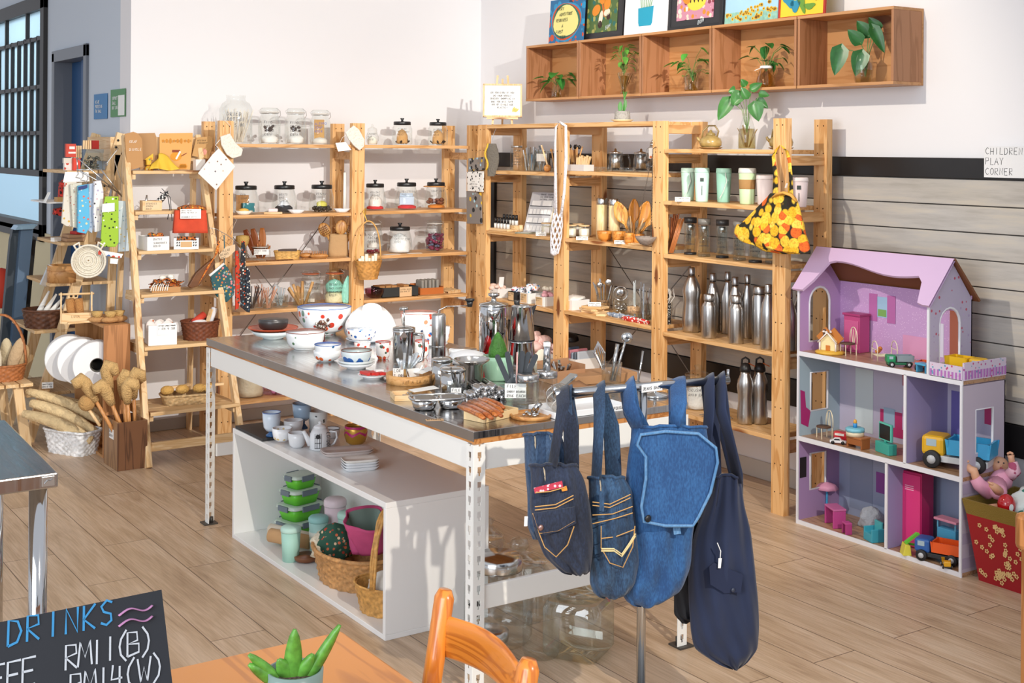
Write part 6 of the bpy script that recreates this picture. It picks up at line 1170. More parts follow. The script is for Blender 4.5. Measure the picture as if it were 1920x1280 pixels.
# step 6
p=onLd(350,5,.16);t=basket('wicker_basket','long low bamboo basket of round dish brushes on the lowest step',p,.115,.065,.05,'#c3a374',1.15,64,5,rect=True,rz=facing(p)*.5)
for i,(x,a) in enumerate(((-.10,.3),(-.02,.9),(.07,-.4),(.12,.2))):
    b=B();b.sph(x,-.01,.075,.036,16,9,1,.8,.7);b.build('bristle_head',mat('#cfa258',.9,bump=.9,bs=100),t);b=B();b.M=Matrix.Translation((x,0,.08))@Matrix.Rotation(a,4,'Z');b.box(.05,0,0,.07,.022,.012);b.build('brush_handle',pine2('x'),t)
# ================================================================= A-FRAME AND FAR-LEFT CORNER
def onA(px,py,z):return PZ(px,py,z)
def hangcloth(lb,pts,y,m,th=.012,cat='cloth',name='printed_cloth',part='cloth',group=None):
    return hang_cloth(name,lb,cat,pts,m,y,group,th,part=part)
W0=PY(160,340,7.15)
t=thing('wire_hanger','grid of chrome peg-hanger wires at the front of the step shelf','hanger',W0);b=B();q=lambda x,y,Y=7.15:PY(x,y,Y)-W0
for a in (((144,295),(233,372)),((145,317),(222,361)),((144,295),(146,322)),((190,318),(232,372)),((143,318),(190,318))):b.tube([q(*a[0]),q(*a[1])],.0035,6)
for k in range(9):x=146+9*k;y=318+5*k;b.tube([q(x,y),q(x+1,y+8),q(x-4,y+14),q(x+5,y+16)],.0018,5)
b.tube([q(222,278),q(212,290),q(200,306)],.003,5).tube([q(214,298),q(224,330),q(233,352)],.0025,5).tube([q(196,309),q(203,303),q(201,310),q(196,313)],.0025,5);b.build('wire',STEEL(.25),t)
cc=[([(122,322),(166,322),(168,340),(118,342)],'#f0eeec','white backing card at the left end of the peg hanger',.004,7.16),
([(121,341),(143,341),(141,425),(124,424),(115,418)],('#d9d3c6',['#b84a3a','#c9c2b2','#c9a24e']),'cream cotton cloth with tiny red motifs, leftmost on the peg hanger',.02,7.13),
([(131,345),(153,342),(150,428),(136,426)],('#cfccbc',['#b84a3a','#b9b49c','#e6e2d6']),'sage and cream striped cloth on the peg hanger',.02,7.10),
([(146,348),(165,345),(167,425),(160,438),(145,435)],('#5fb4dc',['#e9f2f6','#f0d8a0','#d96a5a']),'sky blue cloth with light bulb print on the peg hanger',.03,7.06),
([(166,345),(176,343),(174,428),(172,437),(164,432)],('#b7c8dc',['#e9ecf2','#d98a4a','#8aa0c0']),'thin pale blue cloth edge on the peg hanger',.02,7.08),
([(176,340),(188,338),(193,360),(190,432),(177,435),(174,400)],('#e9e4e6',['#3a3a40','#c8a0b0','#b0a8c8']),'white cloth with small black marks on the peg hanger',.03,7.05),
([(197,368),(222,368),(222,455),(216,463),(188,462),(192,400)],('#9cc23c',['#2a3a1c','#f0f2e8','#2a3a1c']),'lime green cloth with black and white bottle print on the peg hanger',.012,6.98),
([(221,376),(241,377),(248,470),(222,472)],('#cfdfe8',['#e9eef0','#9ab8cc','#d9c48a']),'pale blue printed cloth nearest the ladder shelf',.016,7.03)]
for i,(pts,c_,lb,th,Y) in enumerate(cc):hangcloth(lb,pts,Y,mat(c_,.8) if isinstance(c_,str) else print_mat(c_[0],c_[1],(48,40,70,42,50,46,44,50)[i],.85,.22),th)
for i,(pts,Y,lb) in enumerate((([(192,382),(215,380),(215,396),(191,398)],6.965,'white barcode header card clipped over the lime green cloth'),([(184,468),(231,476),(227,484),(184,477)],6.95,'red white and blue striped folded card under the lime green cloth'),([(207,484),(222,485),(220,495),(206,494)],6.95,'small white tag dangling below the striped card'),([(147,350),(164,346),(164,352),(147,357)],7.03,'navy header card of the sky blue cloth'))):
    hangcloth(lb,pts,Y,(mat('#f1efec',.7),print_mat('#f0f0f0',['#c8402c','#3a6ab0'],30,.7,.3),mat('#f1efec',.7),mat('#2c3f78',.7))[i],.002,'card','header_card','card')
# coiled rope basket hanging
c=PY(166,489,6.97);t=thing('rope_basket','round cream coiled rope basket hung face-on at the step shelf','basket',c,-.25);b=B()
for k in range(9):r=.085-.0095*k;b.tube([(r*cos(a),.006*(k%2)+.02*(1 if k>1 else 0)-.015*(k==0),r*sin(a)) for a in [2*PI*j/30 for j in range(30)]],.0062,6,True)
b.lathe([(1e-6,0),(.08,0),(.08,.006),(1e-6,.006)],24) if 0 else None;b.build('coiled_rope',mat('#e3dccb',.9,bump=.8,bs=90),t)
for k in (-1,1):q_=B();q_.tube([(k*.06,-.01,.06),(k*.075,-.02,.085),(k*.05,-.02,.10),(k*.045,-.01,.07)],.006,6);q_.build('handle',mat('#e9e2d2',.9),t)
# on the A frame steps (z of steps: 1.508 1.103 .876 .618)
p=PZ(150,318,1.508) if 0 else PY(172,310,7.46);p.z=1.5085;t=thing('clip_box','clear plastic box of small metal clips on the top step at far left','box',p,-.2);b=B();b.box(0,0,0,.12,.09,.10);b.build('clear_box',glass('#eef4f6'),t);b=B();b.box(0,0,.10,.125,.095,.02);b.build('clear_lid',glass('#e4ecf2',.05,.3),t);b=B();lumps(b,.045,.085,40,.009,4,.003);b.build('metal_clip',mat('#8f8a78',.3,.8),t)
for i,(px,py,c_,lb,w,h,z) in enumerate(((132,285,'#c8402c','flat red toothpowder pack standing on the pile at the top step',.055,.075,.075),(127,300,'#d9d2c4','white and orange pack lying under the red pack',.05,.03,.04),(143,300,'#d83a22','bright red upright pack beside the clear clip box',.04,.07,0.0),(128,312,'#d9cfc0','small red and white box at the pile bottom',.05,.04,0))):
    p=PY(px,py,7.44-.03*(i==2));p.z=1.5085+z;t=thing('small_pack',lb,'package',p,0);b=B();b.box(0,0,0,w,.03,h);b.build('pack',mat(c_,.6) if i!=3 else print_mat('#e9e0d8',['#c8402c'],40),t,bevel=.001)
    if i==0:b=B();b.box(.005,-.0158,.02,.04,.0006,.010).box(.005,-.0158,.045,.03,.0006,.015);b.build('white_print',mat('#f2e6e2',.7),t)
for i,px in enumerate((145,163)):
    p=PY(px,285,7.47);p.z=1.5085+(.07 if i==0 else .1205);t=thing('peg_pack',['bundle of wooden clothes pegs beside the red pack','bundle of wooden clothes pegs on the clear clip box'][i],'pegs',p,0);b=B()
    for k in range(4):b.beam((-.02+.013*k,0,0),(-.018+.012*k,0,.07-.02*i),.009,.012)
    b.build('clothes_pegs',pine2('z'),t)
p=PY(176,277,7.50);p.z=1.629;t=thing('small_pack','dark red folded packet at the back of the clear clip box','package',p,.3);b=B();b.box(0,0,0,.05,.03,.05,.2);b.build('pack',mat('#a82a26',.6),t)
# middle items
p=PY(118,375,7.35);p.z=PY(118,378,7.35).z;t=thing('small_tray_shelf','thin white wire tray with a wooden slice and handwritten tag at far left','tray',p,0);b=B();b.bb(-.09,.07,-.03,.35,-.008,0);b.build('white_tray',mat('#e8e8e6',.5),t);b=B();b.bb(-.035,.06,-.02,.05,0,.025);b.build('wooden_slice',mat('#c99a5c',.6),t);b=B();b.beam((-.11,-.04,.0),(-.085,-.04,.055),.055,.001);b.build('tag',mat('#efeee8',.7),t)
for i,(pts,lb) in enumerate((([(112,342),(120,336),(121,368),(110,372)],'red and black batik pouch hanging above the thin white tray'),([(101,392),(118,388),(118,406),(100,402)],'red and black batik pouch bulging below the thin white tray'))):hangcloth(lb,pts,7.5,print_mat('#c8352a',['#241a1a'],60,.8,.42),.05,'pouch','batik_pouch','pouch')
p=PY(137,440,7.5);p.z=1.1035;t=thing('cloth_stack','folded brown and red cloths with a white slip on the second step at far left','cloth',p,0);b=B();b.box(0,0,0,.12,.16,.02).box(.005,0,.02,.10,.14,.02);b.build('brown_cloth',mat('#b08a68',.9),t,bevel=.006);b=B();b.box(.03,-.03,.0405,.09,.07,.018,.3);b.build('red_cloth',mat('#b8342e',.8),t,bevel=.006);b=B();b.box(-.09,.02,.0,.05,.03,.022,.5);b.build('folded_slip',mat('#efeee8',.7),t)
p=PY(118,530,7.47);p.z=.8765;t=thing('round_wooden_box','plain round bentwood steamer box on the third step at far left','box',p,0);b=B();b.lathe([(.085,0),(.085,.095),(.08,.095),(.08,.085),(1e-6,.085)],32);b.tube([(.086*cos(a),.086*sin(a),.07) for a in [2*PI*j/36 for j in range(36)]],.003,6,True);b.build('bentwood_box',wood('#c8935a','#b57f48','x',.5,1,False),t)
p=PY(88,518,7.5);t=thing('metal_grater','slanted steel grater with punched slots left of the bentwood box','grater',p,0);b=B();b.M=Matrix.Rotation(.4,4,'Y');b.box(0,0,-.055,.035,.03,.12);b.build('grater_body',STEEL(.35),t)
for i,(x,y) in enumerate(((110,470),(133,472))):
    pass
# dark wicker basket and bouquet of rolled cloths, fourth step
p=PY(86,600,7.55);p.z=.6185;t=basket('wicker_basket','dark round wicker basket of rolled white cloths on the fourth step at far left',p,.11,.10,.10,'#5a3622',1.15,56,7,amp=.045);b=B()
for k in range(4):b.tube([(-.05+.03*k,0,.06),(.02+.04*k,.01,.20-.02*k)],[.02,.006],8)
b.build('rolled_cloth',mat('#efece6',.85),t)
# upper crate with toilet-roll-like loofah discs
K=Vector((2.013,6.83,0));CW=.88
t=thing('wooden_crate','upright stacked wooden crate with open side, holding three big white rolls','crate',(0,0,0));cm_=wood('#c4925f','#a97746','z',.55,.8,True)
x0,x1,y0,y1=1.995,2.135,6.83,7.385
b=B();b.bb(x0,x1,y0,y0+.014,.0,.70);b.build('side_panel',wood('#b98050','#a06c40','z',.55,.8,True),t,bevel=.001);b=B();b.bb(x0,x1,y1-.014,y1,0,.70);b.build('side_panel',cm_,t)
for z in (.0,.345,.685):b=B();b.bb(x0+.001,x1,y0+.014,y1-.014,z,z+.014);b.build('shelf_panel',wood('#c4925f','#a97746','y',.55,.8,True),t)
b=B();b.bb(x1-.012,x1,y0+.014,y1-.014,.014,.70);b.build('back_panel',cm_,t)
def roll(px,py,y,lb):
    c=PY(px,py,y);c.z=.36+.125;t=thing('paper_roll',lb,'roll',c,-.25);b=B();n=40;vs=[];fs=[]
    prof=[(.038,-.045),(.122,-.045),(.125,-.04),(.125,.04),(.122,.045),(.038,.045),(.038,-.045)]
    m_=len(prof)
    for r,h in prof:
        for i in range(n):a=2*PI*i/n;vs.append((r*cos(a),h,r*sin(a)))
    for j in range(m_-1):
        for i in range(n):i2=(i+1)%n;fs.append((j*n+i,j*n+i2,(j+1)*n+i2,(j+1)*n+i))
    b.add(vs,fs,False);b.build('paper',mat('#eeedec',.85),t);b=B();b.M=Matrix.Rotation(PI/2,4,'X');b.lathe([(.037,-.044),(.037,.044),(.034,.044),(.034,-.044),(.037,-.044)],24);b.build('core',mat('#6a665f',.8),t);return t
roll(182,672,6.93,'big white paper roll nearest the crate corner');roll(153,667,7.07,'big white paper roll, middle of the three in the crate');roll(129,660,7.21,'big white paper roll at the far end of the crate')
# on top of the crate
TP=.7145-.0
def onT(px,y):q=PY(px,600,y);q.z=.7005;return q
p=onT(143,7.05);t=thing('brush_carrier','wooden hand carrier with dowel handle holding two brown brushes','carrier',p,-.25);b=B();b.box(0,0,0,.15,.11,.006);b.box(0,-.055,0,.15,.006,.055);b.box(0,.055,0,.15,.006,.055);b.build('carrier_box',pine2('x'),t)
for s in (-1,1):b=B();b.prism([(-.055,0),(.055,0),(.05,.06),(.018,.09),(.014,.16),(-.014,.16),(-.018,.09),(-.05,.06)],.008,((s*.078-.004,0,0),(0,1,0),(0,0,1)));b.build('end_panel',pine2('z'),t,bevel=.001)
b=B();b.tube([(-.09,0,.15),(.09,0,.15)],.006,8);b.build('dowel_handle',pine2('x'),t)
for s in (-1,1):b=B();b.tube([(s*.022,0,.01),(s*.022-.012,0,.125)],[.022,.024],10);b.build('coir_brush',mat('#b9824a',.95,bump=.9,bs=120),t)
lettering(t,['LUNA'],.05,.03,-.0592,.013,'#8a6a44')
for i,(px,y,L,lb) in enumerate(((182,6.95,.10,'round coir pot brush upright on a flat loofah brush on the crate'),(207,6.91,.10,'wooden nail brush with pale bristles at the front corner of the crate'),(222,6.93,.11,'coir scrub brush leaning on its side at the crate corner'))):
    p=onT(px,y);t=thing('scrub_brush',lb,'brush',p,.3*i-.3);b=B();b.sph(0,0,.018,L/2,14,8,1,.55,.35);b.build('brush_base',mat('#b98a58',.9,bump=.7,bs=90),t);b=B();b.lathe([(.02,.03),(.032,.062),(1e-6,.064)],16,fn=lambda a,z:1+.08*sin(14*a));b.build('bristles',mat('#cfa868',.95,bump=.9,bs=140),t)
p=onT(160,6.96);t=thing('long_brush','flat wooden back brush handle lying on the crate before the carrier','brush',p,-.1);b=B();b.beam((-.09,0,.006),(.05,0,.012),.018,.010);b.build('handle',pine2('x'),t)
# white basket of long loofahs
p=Vector((1.90,7.06,0));t=basket('white_wicker_basket','white painted wicker basket of long dried loofahs on the floor',p,.13,.072,.125,'#e4e4e2',1.2,72,9,rect=True,rz=2.05)
c0=p;base=p
def loofah(a,b_,r,lb):
    c=Vector(a);e=Vector(b_);t=thing('long_loofah',lb,'loofah',c,0,'long dried loofahs');d=e-c;N=12;q=B();q.tube([d*(k/N)+Vector((0,0,.02*sin(PI*k/N))) for k in range(N+1)],[r*(.35+.65*sin(PI*(.08+.84*(k/N)**.8))**.6) for k in range(N+1)],12);q.build('loofah',mat('#dcc192',.95,bump=1,bs=60,var=.12,vs=40),t)
for i,((xa,ya),(xb,yb),dep,r,lb) in enumerate((((190,790),(50,733),7.04,.030,'topmost long loofah pointing to upper left'),((180,812),(58,755),6.98,.034,'second long loofah from the top'),((172,826),(44,775),6.92,.034,'lowest long loofah, nearest the floor'),((200,785),(75,745),7.16,.036,'long loofah at the back of the bundle'))):loofah(PY(xa,ya,dep),PY(xb,yb,dep+.25),r,lb)
p=PY(89,728,7.37);card('white handwritten card above the loofah bundle',p,.06,.035,['PUMPKIN LOOFAH','RM10.00'],tilt=.05,tent=False)
# dark wooden box of long-handled brushes
t=thing('dark_wooden_box','dark stained wooden box on the floor filled with long-handled bath brushes','box',(1.974,6.513,0),.02);dw=wood('#7a5236','#5a3a26','z',.45,.8,True);w_,d_=.155,.22
for (a0,a1,b0,b1) in ((0,w_,0,.01),(0,w_,d_-.01,d_)):b=B();b.bb(a0,a1,b0,b1,0,.245);b.build('side_panel',dw,t,bevel=.002)
for (a0,a1) in ((0,.01),(w_-.01,w_)):b=B();b.bb(a0,a1,.01,d_-.01,0,.245);b.build('side_panel',wood('#9a7450','#7c5a3c','z',.45,.8,True),t,bevel=.001)
b=B();b.bb(.01,w_-.01,.01,d_-.01,0,.01);b.build('bottom_panel',dw,t)
b=B();b.bb(-.0012,-.0006,.06,.13,.15,.20);b.build('price_card',mat('#f0eeea',.7),t);b=B();write(b,['BATH','BRUSH'],(-.002,.125,.18),(0,-1,0),(0,0,1),.013);b.build('lettering',INK(),t)
heads=[(166,692,205,800,7),(176,740,0,0,0)]
for i,(hx,hy,bx,by,Y,lb) in enumerate(((163,722,208,800,6.60,'bath brush with the head furthest left above the dark box'),(199,700,222,800,6.72,'bath brush standing highest in the dark box'),(199,732,228,800,6.58,'bath brush with a drooping head, second from left in front'),(229,715,236,800,6.70,'bath brush at the back behind the right front one'),(237,728,243,800,6.57,'bath brush with a long head right of the centre'),(249,712,254,800,6.68,'bath brush nearest the ladder stile'))):
    a=PY(bx,by,Y);a.z=.03;hd=PY(hx,hy,Y-.01*i);bz=PY(bx,by,Y);t=thing('bath_brush',lb,'brush',bz,0,'long-handled bath brushes');v=(hd-bz);v2=v.normalized()
    b=B();b.tube([-v2*.16,v*.72],[.011,.009],8);b.build('wooden_handle',wood('#c98e54','#b0743c','z',.45,2,False),t)
    b=B();sd=Vector((-1 if i in (0,2) else .5,-.3,0)).normalized();b.tube([v*.62,v*.85,v*1.05+sd*.004,v*1.16+sd*.02,v*1.12+sd*.042,v*.98+sd*.05],[.018,.028,.032,.032,.030,.020],12);b.build('coir_head',mat('#cfa970',.95,bump=1,bs=150,var=.15,vs=50),t)
p=PY(163,755,6.62);t=thing('round_brush','round spiky coir brush between the loofahs and the dark box','brush',p,0);b=B();b.sph(0,0,0,.042,24,14,1,.8,1,lambda a,z:1+.06*sin(14*a));b.build('coir_head',mat('#bb915a',.95,bump=1,bs=120),t);b=B();b.tube([(0,0,-.02),(.06,-.02,-.12)],.008,8);b.build('handle',pine2('z'),t)
# big handled basket at far left on a slatted bench
t=thing('slatted_bench','low slatted pale wood stool at far left carrying the big handled basket','stool',(0,0,0));b=B()
for k in range(4):b.bb(1.44+.075*k,1.505+.075*k,7.22,7.75,.345,.363)
b.build('slatted_top',pine2('y'),t)
for x,y in ((1.50,7.27),(1.66,7.27),(1.50,7.7),(1.66,7.7)):b=B();b.beam((x,y,.345),(x-.05*(1 if x<1.6 else -1),y,0),.05,.025,(0,1,0));b.build('leg',pine2('z'),t)
t=basket('handled_basket','brown wicker basket with tall hoop handle full of natural loofah pads at far left',(1.605,7.42,.3635),.115,.10,.085,'#a8683a',1.16,64,7,handle=.27,rz=-.4,hand_r=.006,amp=.04)
for i,(x,y,h,a) in enumerate(((-.06,0,.26,.1),(-.01,-.05,.17,-.1),(.045,.0,.20,.35),(.085,.02,.15,.3),(.02,.05,.18,0))):
    b=B();b.M=Matrix.Translation((x,y,.04))@Matrix.Rotation(a,4,'Y');b.sph(0,0,h*.5,.035,12,8,1,.6,h*.5/.035);b.build('loofah_pad',mat(['#d8c8a4','#e2d6bc','#c4a680','#b89a70','#d2c2a0'][i],.95,bump=.8,bs=50),t)
# leaning banner stand / dark panels
t=thing('leaning_panel','tall dark folded panel with blue-grey metal column leaning at far left','panel',(0,0,0));Y=8.0
def qd(pts,y,m,nm,th):b=B();P=wp_(pts,y);b.prism([(v.x,v.z) for v in P],th,((0,y+th/2,0),(1,0,0),(0,0,1)));b.build(nm,m,t)
qd([(37,424),(60,421),(38,650),(14,700)],Y,mat('#5a728c',.35,.3),'metal_column',.08);qd([(62,443),(66,446),(44,690),(30,700),(38,650),(57,440)],Y+.05,mat('#1c2024',.5),'dark_panel',.05);qd([(18,450),(23,428),(37,424),(14,700),(0,700),(0,640)],Y+.04,mat('#23303a',.5),'dark_panel',.05);qd([(30,422),(66,420),(58,428),(24,430)],Y-.03,mat('#8fb0c8',.3,.4),'top_cap',.12)
t=thing('red_cushion','small part of a red round object behind the leaning dark panel','cushion',PY(2,540,8.6),0);b=B();b.sph(0,0,0,.13,16,10,.6,.6,1);b.build('red_body',mat('#c83a22',.7),t)
# posters on the wall, things beyond the window
for i,(pts,c_,lb,tx) in enumerate((([(178,176),(203,172),(202,225),(178,225)],'#2f78b0','blue poster with white lettering beside the door',['WE ARE','PROTECTING','THE SMALL']),([(210,169),(237,162),(236,219),(209,222)],'#4a8a50','green and white poster nearest the wall corner',['SUPPORT','SMALL','BUY LOCAL']))):
    P=[PX(x,y,XC) for x,y in pts];c=sum(P,Vector())/4;c.x=XC-.004;ys=[v.y for v in P];zs=[v.z for v in P];t=thing('wall_poster',lb,'poster',c,0);hy=(max(ys)-min(ys))/2;hz=(max(zs)-min(zs))/2*.9;b=B();b.bb(-.002,0,-hy,hy,-hz,hz);b.build('poster_sheet',mat(c_,.5),t)
    if i:b=B();b.bb(-.0028,-.0022,-hy*.9,-hy*.05,-hz*.9,hz*.55);b.build('white_panel',mat('#eef0ec',.6),t)
    b=B();write(b,tx,(-.0034,hy*.75,hz*.25),(0,-1,0),(0,0,1),.018,.004,wmax=hy*1.3);b.build('lettering',mat('#f2f4f2',.6),t)
for i,(x,y,z,s,m_,lb,cat,nm) in enumerate(((2.60,9.6,1.065,(.16,.22,.12),print_mat('#e6e6e6',['#22252a'],30,.8,.42),'black and white patterned cloth on the window ledge','cloth','patterned_cloth'),(2.7,9.45,1.065,(.22,.3,.30),mat('#e4ecf2',.6),'white plastic chair back seen through the window','chair','white_chair'),(2.55,10.0,1.065,(.05,.16,.22),mat('#b7a98c',.8),'brown card standing on the window ledge','card','brown_card'))):
    t=thing(nm,lb,cat,(x,y,z),0);b=B();b.box(0,0,0,*s,0,.8,.7);b.build('body',m_,t,bevel=.03 if i<2 else .002)
t=thing('storage_shelf','pale blue metal storage shelf in the room beyond the window','shelf',(3.6,9.9,0))
for z in (1.2,1.42):b=B();b.box(0,0,z,.5,2.6,.04);b.build('shelf_board',mat('#6f9ab8',.5),t)
for y in (-1.2,-.05,1.2):b=B();b.box(-.24,y,0,.05,.05,2.0);b.build('post',mat('#b8d0e0',.4),t)
t=thing('ledge_table','low ledge table behind the window wall carrying small goods','table',(2.72,9.8,0));b=B();b.box(0,0,1.03,.5,1.1,.03);b.build('table_top',mat('#8a8f92',.5),t)
for x,y in ((-.2,-.5),(.2,-.5),(-.2,.5),(.2,.5)):b=B();b.box(x,y,0,.04,.04,1.03);b.build('leg',mat('#8a8f92',.5),t)
# ================================================================= ON THE STEEL TABLE
def onT_(px,py):q=PZ(px,py,TZ+.0005);return q
def porc(base='#e4e6e8',spots=('#c8502c','#2c5a9a','#7a8a5a'),sc=38,sz=.30):return print_mat(base,list(spots),sc,.15,sz)
pw=mat('#e4e6e8',.15,coat=.4)
def tb(name,lb,px,py,wpx,hpx,m,inner=None,**k):
    p=onT_(px,py-.12*wpx);u=mpp(p);return bowl(name,lb,p,wpx*u/2,hpx*u,m,inner,**k)
R1=['bone']
# plates left
p=onT_(512,634);u=mpp(p)
def plate(lb,p,r,h,m,foot=.5,nm='plate',grp=None,rim=None):
    t=thing(nm,lb,'plate',p,facing(p),grp);b=B();b.shell([(r*foot,0),(r*foot,.004),(r*.8,h*.45),(r,h)],.004,40);b.build('plate_body',m,t)
    if rim:b=B();b.tube([((r)*cos(a),(r)*sin(a),h) for a in [2*PI*k/44 for k in range(44)]],.0022,5,True);b.build('rim',mat(rim,.2),t)
    return t
plate('pale celadon footed plate under the rust-red plate',p,.098,.036,mat('#cdd8d8',.2,coat=.4),.45)
p2=p+Vector((0,0,.030))
plate('rust-red rimmed celadon plate carrying the black bowl',p2,.108,.018,mat('#b9502c',.3),.4,rim='#a8442a')
bowl('black_bowl','shallow black stoneware bowl on the rust-red plate',p2+Vector((0,0,.010)),.066,.042,mat('#2f2b2a',.4,coat=.3),mat('#3c3a3a',.35),foot=.75,t_=.004)
b0=tb('floral_bowl','large scalloped bowl painted with red leaves, at the back of the table',608,637,98,50,porc('#dfe3e7',('#c8502c','#6a8a7a','#b93a2a'),26,.34),mat('#dfe6ee',.15),foot=.45,sc=.03,rim='#3a62a8')
p=onT_(607,628)+Vector((-.03,-.05,0));t=thing('berry_ornament','bunch of small bronze and silver berries standing in front of the large floral bowl','ornament',p);b=B();b.cyl(0,0,0,.012,.03,12,.008);b.build('base',mat('#6a2a24',.6),t);b=B();lumps(b,.032,.055,46,.0075,5,.03,1);b.build('bronze_berry',mat('#6a4a3c',.25,.6),t);b=B();lumps(b,.033,.055,20,.007,9,.03,1);b.build('silver_berry',mat('#cfc6bc',.2,.7),t)
tb('floral_bowl','white bowl with small red sprigs, left front of the bowls',572,662,72,32,porc('#e2e4e4',('#b8402c','#5a7a5a'),30,.18),pw,foot=.6,rim='#8a4a34')
p=onT_(613,676);u=mpp(p);bowl('floral_bowl','lower bowl of the pair with orange flowers',p,.054,.04,porc('#e2e4e4',('#d0602c','#2a6a80'),26,.22),pw,foot=.55)
bowl('floral_bowl','upper bowl of the pair, blue line round its rim',p+Vector((.003,0,.022)),.052,.042,porc('#e2e4e4',('#c8502c','#2a5a80'),34,.2),pw,foot=.6,rim='#3a62a8')
p=onT_(668,690);plate('lower white saucer of the stack under the blue-flowered bowl',p,.072,.022,pw,.5);plate('upper white saucer directly under the blue-flowered bowl',p+Vector((0,0,.011)),.072,.022,mat('#dfe4e2',.2,coat=.4),.5)
bowl('floral_bowl','grey-blue bowl with big blue flowers on two white saucers',p+Vector((0,0,.018)),.058,.05,porc('#cfd8da',('#2c5a9a','#2c5a9a','#8a4a3a'),24,.36),mat('#b9c9c9',.2),foot=.62,rim='#7a4a3a')
p=onT_(685,640);plate('blue-and-white plate under the lattice bowl',p,.085,.014,mat('#c9d4e2',.25),.6)
bowl('floral_bowl','red lattice bowl with blue flowered inside on the blue plate',p+Vector((-.02,.0,.008)),.066,.048,porc('#e9e2dc',('#b8402c','#b8402c','#2c5a9a'),48,.30),porc('#dfe8f2',('#3a6ab0','#6a9ac8'),50,.34),foot=.6)
p=onT_(679,658);bowl('floral_cup','small red patterned cup lying behind the grey-blue bowl',p,.034,.035,porc('#efe6e2',('#c8402c',),60,.35),pw,foot=.6)
# big white bowl upside down, leaning
p=onT_(706,637);t=thing('white_bowl','very large plain white bowl turned upside down, leaning at the back of the table','bowl',p+Vector((.02,.09,.0)),0);b=B();b.M=Matrix.Translation((0,0,.065))@Matrix.Rotation(.42,4,'X')@Matrix.Rotation(-.15,4,'Y');b.lathe([(1e-6,.066),(.034,.066),(.037,.074),(.042,.074),(.044,.062),(.070,.050),(.095,.022),(.112,-.012),(.118,-.042),(.114,-.042),(.106,-.010),(.08,.035),(1e-6,.058)],44);b.build('vessel',pw,t)
p=onT_(700,708);t=plate('oval white dish of red and white wrapped sweets',p,.058,.014,pw,.65);b=B()
for k in range(5):b.box(-.03+.014*k,.0+.004*(k%2),.012,.012,.06,.010,.5+.05*k)
b.build('red_packet',mat('#cf3a34',.5),t);b=B();b.box(.02,.012,.020,.03,.02,.008,.4);b.build('paper_slip',mat('#f0eeea',.7),t)
# flared cups
for i,(px,py,lb) in enumerate(((718,674,'red patterned tall cup left of the french press'),(790,672,'red patterned tall cup right of the french press'))):
    p=onT_(px,py-2);bowl('floral_cup',lb,p,.030,.066,porc('#efe9e4',('#c8402c','#d97a3a','#4a5a4a'),52,.38),pw,group='tall red patterned cups',foot=.72,rim='#a83a2a')
tb('floral_bowl','deep bowl with sparse red sprigs behind the coffee grinder',785,634,68,40,porc('#e2e4e4',('#c8402c','#3a4a6a','#d98a6a'),22,.2),pw,foot=.55,rim='#a86a5a')
p=onT_(818,648);plate('white saucer under the blue flowered cup',p,.05,.012,pw,.6)
bowl('floral_bowl','deep cup-like bowl with blue flowers behind the coffee grinder',p+Vector((0,0,.007)),.058,.075,porc('#eef0f2',('#2c5a9a','#3a6ab0','#c8502c'),38,.26),pw,foot=.65)
def rline(b,p,q,r):b.tube([p,q],r,6)
# french press
p=onT_(757,690);u=mpp(p);t=thing('french_press','small polished steel french press with raised plunger','coffee press',p,facing(p));r=.042;b=B();b.lathe([(r,0),(r,.135),(r*1.03,.14),(r*1.03,.148)],32);b.build('steel_body',mat('#cfcfce',.08,1),t);b=B();b.lathe([(r*1.04,.148),(r*1.02,.155),(.01,.162),(1e-6,.162)],30);b.build('lid',mat('#cfcfce',.12,1),t)
b=B();b.tube([(0,0,.16),(0,0,.225)],.003,8);b.cyl(0,0,.222,.018,.010,20);b.build('plunger',STEEL(.15),t);b=B();b.tube([(r,0,.13),(r+.03,0,.125),(r+.034,0,.08),(r+.028,0,.03),(r,0,.02)],.006,8);b.build('handle',STEEL(.15),t);b=B();b.prism([(-.016,.125),(.016,.125),(0,.15)],.014,((0,-r,0),(1,0,0),(0,0,1)));b.build('spout',STEEL(.12),t)
# price jar
p=onT_(757,708);t=thing('price_jar','low glass jar of small clear tubes in front of the french press, handwritten price','jar',p,facing(p));b=B();b.shell([(.036,0),(.040,.006),(.040,.045),(.034,.055)],.002,24);b.build('glass_body',G(),t);b=B();sticks(b,8,.036,.085,.0055,3,.01,.9,8);b.build('clear_tube',mat('#cfd6dc',.15,.4),t);b=B();b.box(-.02,-.042,.004,.038,.001,.038);b.build('price_card',mat('#f2f0ec',.7),t);lettering(t,['LOR','3.00'],.032,.028,-.0432,.011,cx=-.02)
# coffee grinder
p=onT_(822,700);t=thing('coffee_grinder','tall slim brushed steel hand coffee grinder with crank arm','coffee grinder',p,facing(p));r=.0265;b=B();b.lathe([(r,0),(r,.215),(r*.9,.222),(1e-6,.224)],30);b.lathe([(r*1.02,.10),(r*1.02,.104)],30);b.build('steel_body',mat('#c4c3c1',.25,1),t);b=B();b.tube([(0,0,.22),(0,0,.236),(.03,-.0,.25),(.115,.0,.252)],.004,8,flat=.5);o=b.build('crank_arm',STEEL(.15),t);b=B();b.cyl(.115,0,.248,.009,.022,14,.013);b.lathe([(.017,.27),(.018,.278),(1e-6,.28)],16,x=.115);b.build('crank_knob',BLACK(),o)
